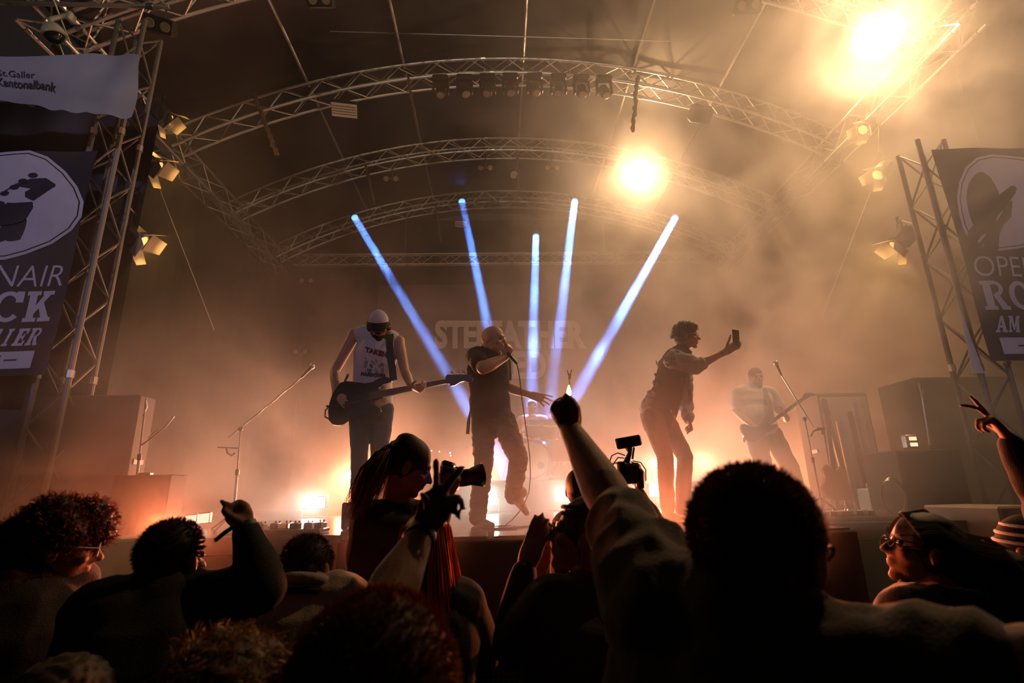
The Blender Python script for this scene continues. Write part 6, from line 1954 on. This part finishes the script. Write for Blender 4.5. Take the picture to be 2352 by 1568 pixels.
fresnel('barn door lamp in the middle of the three by the smoky eave', P(2016, 402, 6.3), V((-0.72, 0.1, -0.55)), R_(-30), 0.85, hold=(AX + HALF - 0.14, 6.3, EAVE - 0.3))
fresnel('barn door lamp lowest of the three by the smoky eave', P(2058, 565, 5.6), V((-0.6, 0.35, -0.7)), R_(-30), 0.9, hold=(P(2195, 655, 4.86).x, 5.14, P(2058, 560, 5.6).z))
for i, (px, Y) in enumerate(ADDED_FOOT):
    p = P(px, 1215, Y); p.z = STAGE_Z + 0.07
    t = empty('added_foot_light', (p.x, p.y, STAGE_Z), 'small orange footlight on the stage lip behind ' + ['the fist raiser', 'the ponytailed photographer', 'the arm with the lighter', 'the broad short haired head'][i], 'footlight', 'small footlights on the stage lip')
    b = MB(); b.lathe(p, (0, -1, 0.05), [(-0.10, 0.035), (-0.06, 0.055), (0, 0.06), (0.01, 0.06), (0.01, 0.054)], 18); b.build('housing', M['black'], t)
    b = MB(); b.lathe(p, (0, -1, 0.05), [(0.004, 0.052), (0.009, 0.05), (0.014, 0.02)], 18); b.build('lens', M['led_amber'], t)
    b = MB(); b.box(p + V((0, 0.03, -0.062)), (0.09, 0.07, 0.012)); b.build('foot_bracket', M['steel'], t)
# hanging cables and chain bags
M['chain'] = mat('rusty_chain', (0.10, 0.06, 0.035), 0.7)
def hang(label, pts, r=0.02, m='chain'):
    b = MB()
    pts = [P(*p) for p in pts]
    rnd = random.Random(int(pts[0].x * 100))
    o = []
    for i in range(len(pts) - 1):
        for j in range(8):
            p = pts[i].lerp(pts[i + 1], j / 8); o.append(p + V((rnd.uniform(-1, 1), 0, 0)) * r * 0.5)
    o.append(pts[-1])
    b.tube(o, [r * (0.7 + 0.5 * (k % 2)) for k in range(len(o))], 8)
    b.build('hoist_chain', M[m], label=label, cat='chain', group='chains hanging from the roof')
hang('rusty hoist chain hanging over the second truss near the ribbed box', [(572, 195, 7.38), (600, 262, 7.38), (622, 320, 7.38), (636, 358, 7.38)], 0.035)
hang('dark chain hanging from the second truss above the middle truss', [(937, 175, 7.38), (948, 240, 7.38), (958, 290, 7.38)], 0.022)
hang('dark chain hanging over the crest of the middle truss', [(1187, 345, 9.5), (1189, 400, 9.5), (1191, 436, 9.5)], 0.022)
hang('dark chain hanging from the middle truss towards the back', [(838, 375, 9.5), (850, 420, 9.5), (860, 470, 9.5)], 0.025)
hang('thick dark cable hanging by the second truss in the smoke', [(1464, 175, 7.38), (1459, 240, 7.38), (1454, 302, 7.38)], 0.035)
hang('thin chain hanging behind the second blue beam', [(1000, 468, 11.53), (1003, 480, 11.53), (1012, 555, 11.53)], 0.02)
# guy wires
def wire(label, a, b_, r=0.006):
    b = MB(); b.tube([a, b_], r, 6); b.build('steel_wire', M['alu'], label=label, cat='wire', group='thin wires of the stage roof')
wire('long thin wire running across below the roof membrane', P(405, 62, 6.6), P(1570, 95, 6.6), 0.007)
wire('thin wire slanting down beside the lowest barn door lamp', P(358, 412, 6.4), P(492, 758, 7.5), 0.006)
wire('thin wire slanting down on the smoky side', P(2000, 440, 6.6), P(1885, 735, 7.6), 0.005)
# dome camera
c = P(124, 80, 4.6)
t = empty('dome_camera', P(135, 30, 4.65), 'white dome surveillance camera on a bent arm under the front truss', 'camera')
ax = V((0.30, 0.25, -1)).normalized()
b = MB(); b.lathe(c, ax, [(-0.13, 0.03), (-0.10, 0.07), (-0.05, 0.098), (0.0, 0.112), (0.012, 0.114), (0.014, 0.10)], 28); b.build('housing', M['cam_white'], t)
M['dome'] = mat('dark_dome', (0.01, 0.01, 0.015), 0.06, spec=0.9)
b = MB(); b.lathe(c, ax, [(0.0, 0.092), (0.03, 0.086), (0.06, 0.066), (0.08, 0.035), (0.086, 0.01)], 24); b.build('dome', M['dome'], t)
b = MB(); b.tube([c - ax * 0.12, c - ax * 0.16 + V((0.01, 0, 0.02)), c + V((0.03, 0, 0.24)), c + V((0.06, 0.02, 0.27))], [0.028, 0.026, 0.024, 0.03], 10); b.box(c + V((0.09, 0.04, 0.27)), (0.05, 0.1, 0.1), None, 0.01); b.build('arm', M['cam_white'], t)

# ================================================================ towers and banners
def tower(label, px_top, px_bot, Y, sgn):
    x = px_bot
    path = [(x, Y, 0.02), (x, Y, EAVE - 0.35 if sgn < 0 else P(2290, 340, Y).z)]
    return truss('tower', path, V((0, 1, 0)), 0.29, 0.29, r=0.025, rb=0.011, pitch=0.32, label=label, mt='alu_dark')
TLX = P(205, 655, 4.86).x - 0.145
TRX = P(2195, 655, 4.86).x + 0.145
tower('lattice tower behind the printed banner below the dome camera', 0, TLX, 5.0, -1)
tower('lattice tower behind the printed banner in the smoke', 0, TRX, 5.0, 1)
truss('front_truss', [(AX - HALF - 1.6, 4.72, EAVE + 0.16), (AX - HALF + 1.35, 4.95, EAVE + 0.34)], V((0, 0.3, 1)), 0.40, 0.40, r=0.026, rb=0.012, pitch=0.36, label='stub of thick truss above the pale bank banner')


def banner_mesh(quad, nu, nv, amp=0.02, seed=0, th=0.0):
    tl, tr, br, bl = [V(p) for p in quad]
    n = (tr - tl).cross(bl - tl).normalized()
    def fn(u, v):
        p = tl.lerp(tr, u).lerp(bl.lerp(br, u), v)
        return p + n * amp * (math.sin(u * 9 + seed + v * 2) * 0.5 + 0.6 * math.sin(v * 5 + u * 3 + seed))
    return fn


def poly_on(fn, polys, off, res=None):
    """flat shapes in banner uv laid on the cloth"""
    mb = MB()
    for (vs, fs) in polys:
        mb.add([fn(u, v) + off for (u, v) in vs], fs)
    return mb


def fan(pts):
    c = (sum(p[0] for p in pts) / len(pts), sum(p[1] for p in pts) / len(pts))
    n = len(pts)
    return ([c] + list(pts), [(0, 1 + i, 1 + (i + 1) % n) for i in range(n)])


def ring(o, i):
    n = len(o)
    return (list(o) + list(i), [(k, (k + 1) % n, n + (k + 1) % n, n + k) for k in range(n)])


# slab lettering drawn as strokes in a unit box (x right, y down)
def glyph(ch):
    t, s = 0.30, 0.13
    G = {
        'C': [('arc', 0.5, 0.5, 0.5, 0.5, 0.22, 40, 320), ('q', 0.72, 0.0, 0.98, 0.36)],
        'O': [('arc', 0.5, 0.5, 0.5, 0.5, 0.24, 0, 360)],
        'K': [('q', 0.1, 0, 0.38, 1), ('q', 0, 0, 0.5, s), ('q', 0, 1 - s, 0.5, 1), ('p', (0.38, 0.48), (0.66, 0.08), (0.92, 0.08), (0.38, 0.74)), ('p', (0.46, 0.42), (0.66, 0.36), (1.0, 0.94), (0.70, 0.94)), ('q', 0.58, 0, 1, s), ('q', 0.56, 1 - s, 1.04, 1)],
        'E': [('q', 0.1, 0, 0.42, 1), ('q', 0, 0, 0.9, 0.15), ('q', 0, 0.85, 0.92, 1), ('q', 0.3, 0.42, 0.72, 0.58), ('q', 0.72, 0, 0.9, 0.3), ('q', 0.74, 0.7, 0.92, 1), ('q', 0.6, 0.32, 0.72, 0.68)],
        'I': [('q', 0.3, 0, 0.7, 1), ('q', 0.1, 0, 0.9, s), ('q', 0.1, 1 - s, 0.9, 1)],
        'R': [('q', 0.1, 0, 0.40, 1), ('q', 0, 0, 0.6, s), ('q', 0, 1 - s, 0.5, 1), ('arc', 0.52, 0.27, 0.36, 0.27, 0.18, -95, 95), ('p', (0.42, 0.48), (0.66, 0.46), (0.92, 0.9), (0.66, 0.98)), ('q', 0.66, 1 - s, 1, 1)],
        'A': [('p', (0.36, 0), (0.60, 0), (0.94, 1), (0.64, 1)), ('p', (0.36, 0), (0.50, 0), (0.24, 1), (0.08, 1)), ('q', 0.25, 0.58, 0.72, 0.72), ('q', 0.0, 1 - s, 0.38, 1), ('q', 0.54, 1 - s, 1.0, 1)],
        'M': [('q', 0.06, 0, 0.22, 1), ('p', (0.08, 0), (0.34, 0), (0.56, 0.75), (0.44, 0.9)), ('p', (0.70, 0), (0.86, 0), (0.54, 0.9), (0.46, 0.75)), ('q', 0.68, 0, 0.94, 1), ('q', 0, 0, 0.3, s), ('q', 0.7, 0, 1, s), ('q', 0, 1 - s, 0.3, 1), ('q', 0.6, 1 - s, 1, 1)],
        'W': [('p', (0.04, 0), (0.24, 0), (0.40, 1), (0.26, 1)), ('p', (0.42, 0), (0.56, 0), (0.40, 1), (0.28, 1)), ('p', (0.42, 0), (0.60, 0), (0.76, 1), (0.64, 1)), ('p', (0.80, 0), (0.94, 0), (0.76, 1), (0.66, 1)), ('q', 0, 0, 0.3, s), ('q', 0.7, 0, 1, s)],
        'B': [('q', 0.1, 0, 0.4, 1), ('arc', 0.5, 0.27, 0.36, 0.27, 0.18, -95, 95), ('arc', 0.5, 0.73, 0.42, 0.27, 0.2, -95, 95), ('q', 0, 0, 0.55, s), ('q', 0, 1 - s, 0.55, 1)],
        'N': [('q', 0.08, 0, 0.24, 1), ('p', (0.08, 0), (0.34, 0), (0.90, 1), (0.66, 1)), ('q', 0.74, 0, 0.90, 1), ('q', 0, 0, 0.3, s), ('q', 0.62, 0, 1, s), ('q', 0, 1 - s, 0.38, 1)],
        'Ä': [('p', (0.36, 0.2), (0.60, 0.2), (0.94, 1), (0.64, 1)), ('p', (0.36, 0.2), (0.50, 0.2), (0.24, 1), (0.08, 1)), ('q', 0.25, 0.62, 0.72, 0.74), ('q', 0.2, 0, 0.4, 0.13), ('q', 0.56, 0, 0.76, 0.13)],
    }
    out = []
    for e_ in G[ch]:
        if e_[0] == 'q':
            _, x0, y0, x1, y1 = e_
            m = 4
            vs = [(x0 + (x1 - x0) * i / 1, y0 + (y1 - y0) * j / m) for j in range(m + 1) for i in (0, 1)]
            out.append((vs, [(2 * j, 2 * j + 1, 2 * j + 3, 2 * j + 2) for j in range(m)]))
        elif e_[0] == 'p':
            out.append((list(e_[1:]), [(0, 1, 2, 3)]))
        else:
            _, cx, cy, rx, ry, w_, a0, a1 = e_
            n = 28
            o_, i_ = [], []
            for k in range(n + 1):
                a = R_(a0 + (a1 - a0) * k / n)
                o_.append((cx + rx * math.cos(a), cy + ry * math.sin(a))); i_.append((cx + (rx - w_) * math.cos(a), cy + (ry - w_ * 0.62) * math.sin(a)))
            out.append((o_ + i_, [(k, k + 1, n + 2 + k, n + 1 + k) for k in range(n)]))
    return out


def word(txt, x0, x1, y0, y1, slant=0.0, gap=0.08):
    n = len([c for c in txt])
    w_ = (x1 - x0) / n
    out = []
    for i, ch in enumerate(txt):
        if ch == ' ': continue
        k = 0.55 if ch == 'I' else 1.0
        for (vs, fs) in glyph(ch):
            out.append(([(x0 + w_ * (i + gap / 2 + (1 - gap) * (vx * k + (1 - k) / 2)) + slant * (1 - vy) * (y1 - y0), y0 + (y1 - y0) * vy) for vx, vy in vs], fs))
    return out


def thin_word(txt, x0, x1, y0, y1, slant=0.02):
    vs, fs = text_mesh(txt, 1.0, bold=-0.008)
    mx = max(v.x for v in vs); my = max(v.y for v in vs)
    return [([(x0 + v.x / mx * (x1 - x0) + slant * v.y, y1 - v.y / my * (y1 - y0)) for v in vs], fs)]


def tower_banner(label, x0, zrock, side, seed):
    """x0: world x of the left edge of the big lettering; zrock: height of the top of the second line"""
    Wt = 1.16
    xa, xb, ztop, zbot = x0 - 0.05, x0 + Wt + 0.05, zrock + 1.50, zrock - 0.80
    Wb, Hb = xb - xa, ztop - zbot
    t = empty('printed_banner', (xa, BYB, zbot), label, 'banner', 'printed festival banners on the towers')
    def fn(u, v):
        return V((xa + Wb * u, BYB + 0.012 * math.sin(u * 9 + seed + v * 2) + 0.012 * math.sin(v * 7 + u * 3 + seed), ztop - Hb * v))
    b = MB(); b.grid(fn, 40, 60); b.build('cloth', M['banner_black'], t)
    o1, o2 = V((0, -0.006, 0)), V((0, -0.011, 0))
    U = lambda m: (m - (xa - x0)) / Wb
    W_ = lambda z: (ztop - zrock - z) / Hb
    uv = lambda pts: [(U(m), W_(z)) for m, z in pts]
    pick, shape, dots, rows = BAN
    c = (sum(p[0] for p in pick) / len(pick), sum(p[1] for p in pick) / len(pick))
    sc = lambda k: [(c[0] + (p[0] - c[0]) * k, c[1] + (p[1] - c[1]) * k) for p in pick]
    pk = fan(uv(sc(0.93)))
    poly_on(fn, [ring(uv(sc(1.0)), uv(sc(0.95))), pk], o1).build('pick_shape', M['banner_white'], t, smooth=False)
    mb = MB(); mb.add([fn(u, v) + o2 for u, v in uv(shape)], [tuple(range(len(shape)))])
    for (x, z) in dots:
        vs, fs = fan(uv([(x + 0.045 * math.cos(a), z + 0.028 * math.sin(a)) for a in [2 * math.pi * k / 12 for k in range(12)]])); mb.add([fn(u, v) + o2 for u, v in vs], fs)
    mb.build('headstock_print', M['banner_black'], t, smooth=False)
    r = lambda z: W_(z)
    poly_on(fn, thin_word('OPENAIR', U(0), U(Wt), r(rows[0][0]), r(rows[0][1])), o1).build('lettering', M['banner_white'], t, smooth=False)
    poly_on(fn, word('ROCK', U(0.02), U(Wt - 0.04), r(rows[1][0]), r(rows[1][1])), o1).build('lettering', M['banner_white'], t, smooth=False)
    poly_on(fn, word('AM WEIER', U(0.06), U(Wt - 0.10), r(rows[2][0]), r(rows[2][1]), 0.5), o1).build('lettering', M['banner_white'], t, smooth=False)
    m = 12
    y0_, y1_ = r(rows[3][0]), r(rows[3][1])
    bar = ([(U(0.08) + (U(Wt - 0.10) - U(0.08)) * i / m, y) for y in (y0_, y1_) for i in range(m + 1)], [(i, i + 1, m + 2 + i, m + 1 + i) for i in range(m)])
    poly_on(fn, [bar], o1).build('white_bar', M['banner_white'], t, smooth=False)
    ym = (y0_ + y1_) / 2; h = (y1_ - y0_)
    dash = lambda a_: ([(U(a_), ym - h * .04), (U(a_ + 0.12), ym - h * .04), (U(a_ + 0.12), ym + h * .04), (U(a_), ym + h * .04)], [(0, 1, 2, 3)])
    poly_on(fn, word('BÄN', U(0.40), U(0.76), ym - h * 0.28, ym + h * 0.28) + [dash(0.24), dash(0.79)], o2).build('lettering', M['banner_black'], t, smooth=False, label='dark lettering on the white bar')
    return t


BYB = 4.70
XR = P(148, 632, BYB).x - 1.16      # left edge of the lettering on the banner by the dome camera
XL = P(2229, 612, BYB).x
ZL, ZR = P(60, 668, BYB).z, P(2290, 645, BYB).z
mL = lambda x, y: (P(x, y, BYB).x - XR, P(x, y, BYB).z - ZL)
mR = lambda x, y: (P(x, y, BYB).x - XL, P(x, y, BYB).z - ZR)
_pickL = [mL(-90, 590), mL(-130, 560), mL(-160, 510), mL(-165, 460), mL(-150, 415), mL(-110, 380), mL(-60, 358), mL(-20, 350), mL(30, 347), mL(70, 346), mL(110, 360), mL(150, 393), mL(180, 430), mL(196, 466), mL(191, 500), mL(168, 530), mL(120, 560), mL(60, 584), mL(15, 598), mL(-40, 602)]
_pickR = [mR(2222, 555), mR(2207, 520), mR(2200, 490), mR(2196, 455), mR(2201, 420), mR(2216, 385), mR(2240, 364), mR(2275, 356), mR(2320, 358), mR(2370, 366), mR(2430, 390), mR(2480, 440), mR(2490, 490), mR(2460, 530), mR(2400, 556), mR(2340, 570), mR(2288, 578), mR(2250, 574)]
_shapeL = [mL(-110, 585), mL(-90, 530), mL(-50, 488), mL(0, 448), mL(40, 424), mL(75, 412), mL(108, 410), mL(129, 424), mL(127, 445), mL(106, 453), mL(88, 457), mL(78, 482), mL(58, 510), mL(36, 518), mL(0, 522), mL(-30, 548), mL(-60, 590)]
_shapeR = [mR(2217, 550), mR(2221, 530), mR(2236, 514), mR(2262, 512), mR(2264, 488), mR(2288, 452), mR(2320, 428), mR(2345, 430), mR(2352, 442), mR(2342, 456), mR(2323, 462), mR(2320, 500), mR(2301, 518), mR(2291, 540), mR(2288, 579), mR(2250, 576), mR(2228, 572)]
_dots = [mL(78, 404), mL(56, 418), mL(36, 432), mL(14, 446)]
_rows = [(mL(80, 609)[1], mL(80, 657)[1]), (0.0, mL(60, 738)[1]), (mL(60, 753)[1], mL(60, 793)[1]), (mL(60, 806)[1], mL(60, 846)[1])]
BAN = (_pickL, _shapeL, _dots, _rows)
tower_banner('tall printed banner with a white pick shape below the dome camera', XR, ZL, 0, 0.3)
BAN = (_pickR, _shapeR, [], _rows)
tower_banner('tall printed banner with a white pick shape on the smoky side', XL, ZR, 0, 1.7)
# pale bank banner across the top corner
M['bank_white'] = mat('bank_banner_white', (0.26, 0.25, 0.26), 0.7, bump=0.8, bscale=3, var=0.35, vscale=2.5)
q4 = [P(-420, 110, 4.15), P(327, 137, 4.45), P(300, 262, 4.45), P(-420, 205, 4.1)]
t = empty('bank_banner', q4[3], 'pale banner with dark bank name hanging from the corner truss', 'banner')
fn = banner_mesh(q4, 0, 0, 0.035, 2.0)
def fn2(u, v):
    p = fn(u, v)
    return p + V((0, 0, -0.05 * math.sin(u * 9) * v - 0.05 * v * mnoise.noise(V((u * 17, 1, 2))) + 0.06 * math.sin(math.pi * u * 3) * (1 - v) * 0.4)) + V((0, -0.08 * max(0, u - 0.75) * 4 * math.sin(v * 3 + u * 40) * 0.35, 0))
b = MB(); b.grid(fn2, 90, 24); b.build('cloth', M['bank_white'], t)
nrm = -(V(q4[1]) - V(q4[0])).cross(V(q4[3]) - V(q4[0])).normalized()
if nrm.y > 0: nrm = -nrm
for (tx, u0, u1, v0, v1, bd) in (('St.Galler', 0.54, 0.66, 0.34, 0.46, 0.0), ('Kantonalbank', 0.535, 0.735, 0.50, 0.66, 0.02)):
    vs, fs = text_mesh(tx, 1.0, bold=bd)
    mx = max(v.x for v in vs); my = max(v.y for v in vs)
    pl = [([(u0 + v.x / mx * (u1 - u0), v1 - v.y / my * (v1 - v0)) for v in vs], fs)]
    poly_on(fn2, pl, nrm * 0.008).build('lettering', M['banner_black'], t, smooth=False)
# black cover cloth beside the tower
xr_ = TLX + 0.16
top_ = P(150, 232, 5.3).z
b = MB()
def cov(u, v):
    x = -8.0 + (xr_ + 8.0) * u
    jag = 0.10 * mnoise.noise(V((x * 3.1, 0, 0))) + 0.05 * mnoise.noise(V((x * 11, 3, 0)))
    return V((x, 5.32 + 0.03 * math.sin(x * 9), 0.01 + (top_ + jag + 0.12 * (u - 0.7)) * v))
b.grid(cov, 220, 6)
b.build('cover_cloth', M['banner_black'], label='large black cover cloth with ragged top edge behind the tower and banner', cat='cloth')
# white strip of cloth by the tower on the smoky side
p0, p1 = P(2203, 706, 4.8), P(2248, 858, 4.8)
b = MB(); b.tube([p0, p0.lerp(p1, 0.5), p1], [0.008, 0.030, 0.055], 10, flat=0.4); b.build('cloth_strip', M['banner_white'], label='narrow white strip of cloth hanging at the tower in the smoke', cat='cloth')

# ================================================================ band name on the back cloth
def wall_text(tx, x0, y0, x1, y1, bold, label=None):
    a, b_ = P(x0, y1, 12.5), P(x1, y1, 12.5)
    top = P(x0, y0, 12.5)
    vs, fs = text_mesh(tx, 1.0, bold=bold, extrude=0.0, spacing=0.98)
    mx, mnx = max(v.x for v in vs), min(v.x for v in vs)
    my = max(v.y for v in vs)
    mb = MB()
    for_y = top.z - a.z
    out = [V((a.x + (v.x - mnx) / (mx - mnx) * (b_.x - a.x), 12.5, a.z + v.y / my * for_y + (v.x / mx) * (b_.z - a.z))) for v in vs]
    mb.add(out, fs)
    return mb
NB = empty('band_backdrop', (AX, 12.55, STAGE_Z + 1.5), 'dark backdrop sheet with the two line band name behind the band', 'backdrop')
b = MB(); b.grid(lambda u, v: V((AX - 3.2 + 6.4 * u, 12.56 + 0.01 * math.sin(u * 30), P(1172, 905, 12.5).z + (P(1172, 650, 12.5).z - P(1172, 905, 12.5).z) * v)), 60, 2); b.build('cloth', M['skirt'], NB)
for xx in (-2.9, -1.0, 1.0, 2.9):
    b = MB(); b.tube([(AX + xx, 12.55, P(1172, 650, 12.5).z - 0.02), (AX + xx, 12.24, CAM_Z + 5.5)], 0.008, 6); b.build('hanging_cord', M['black'], NB)
M['print_grey'] = mat('pale_backdrop_print', (0.50, 0.46, 0.50), 0.8)
wall_text('STEPFATHER', 998, 735, 1346, 796, 0.045).build('lettering', M['print_grey'], NB, smooth=False)
wall_text('FRED', 1112, 806, 1255, 866, 0.045).build('lettering', M['print_grey'], NB, smooth=False)
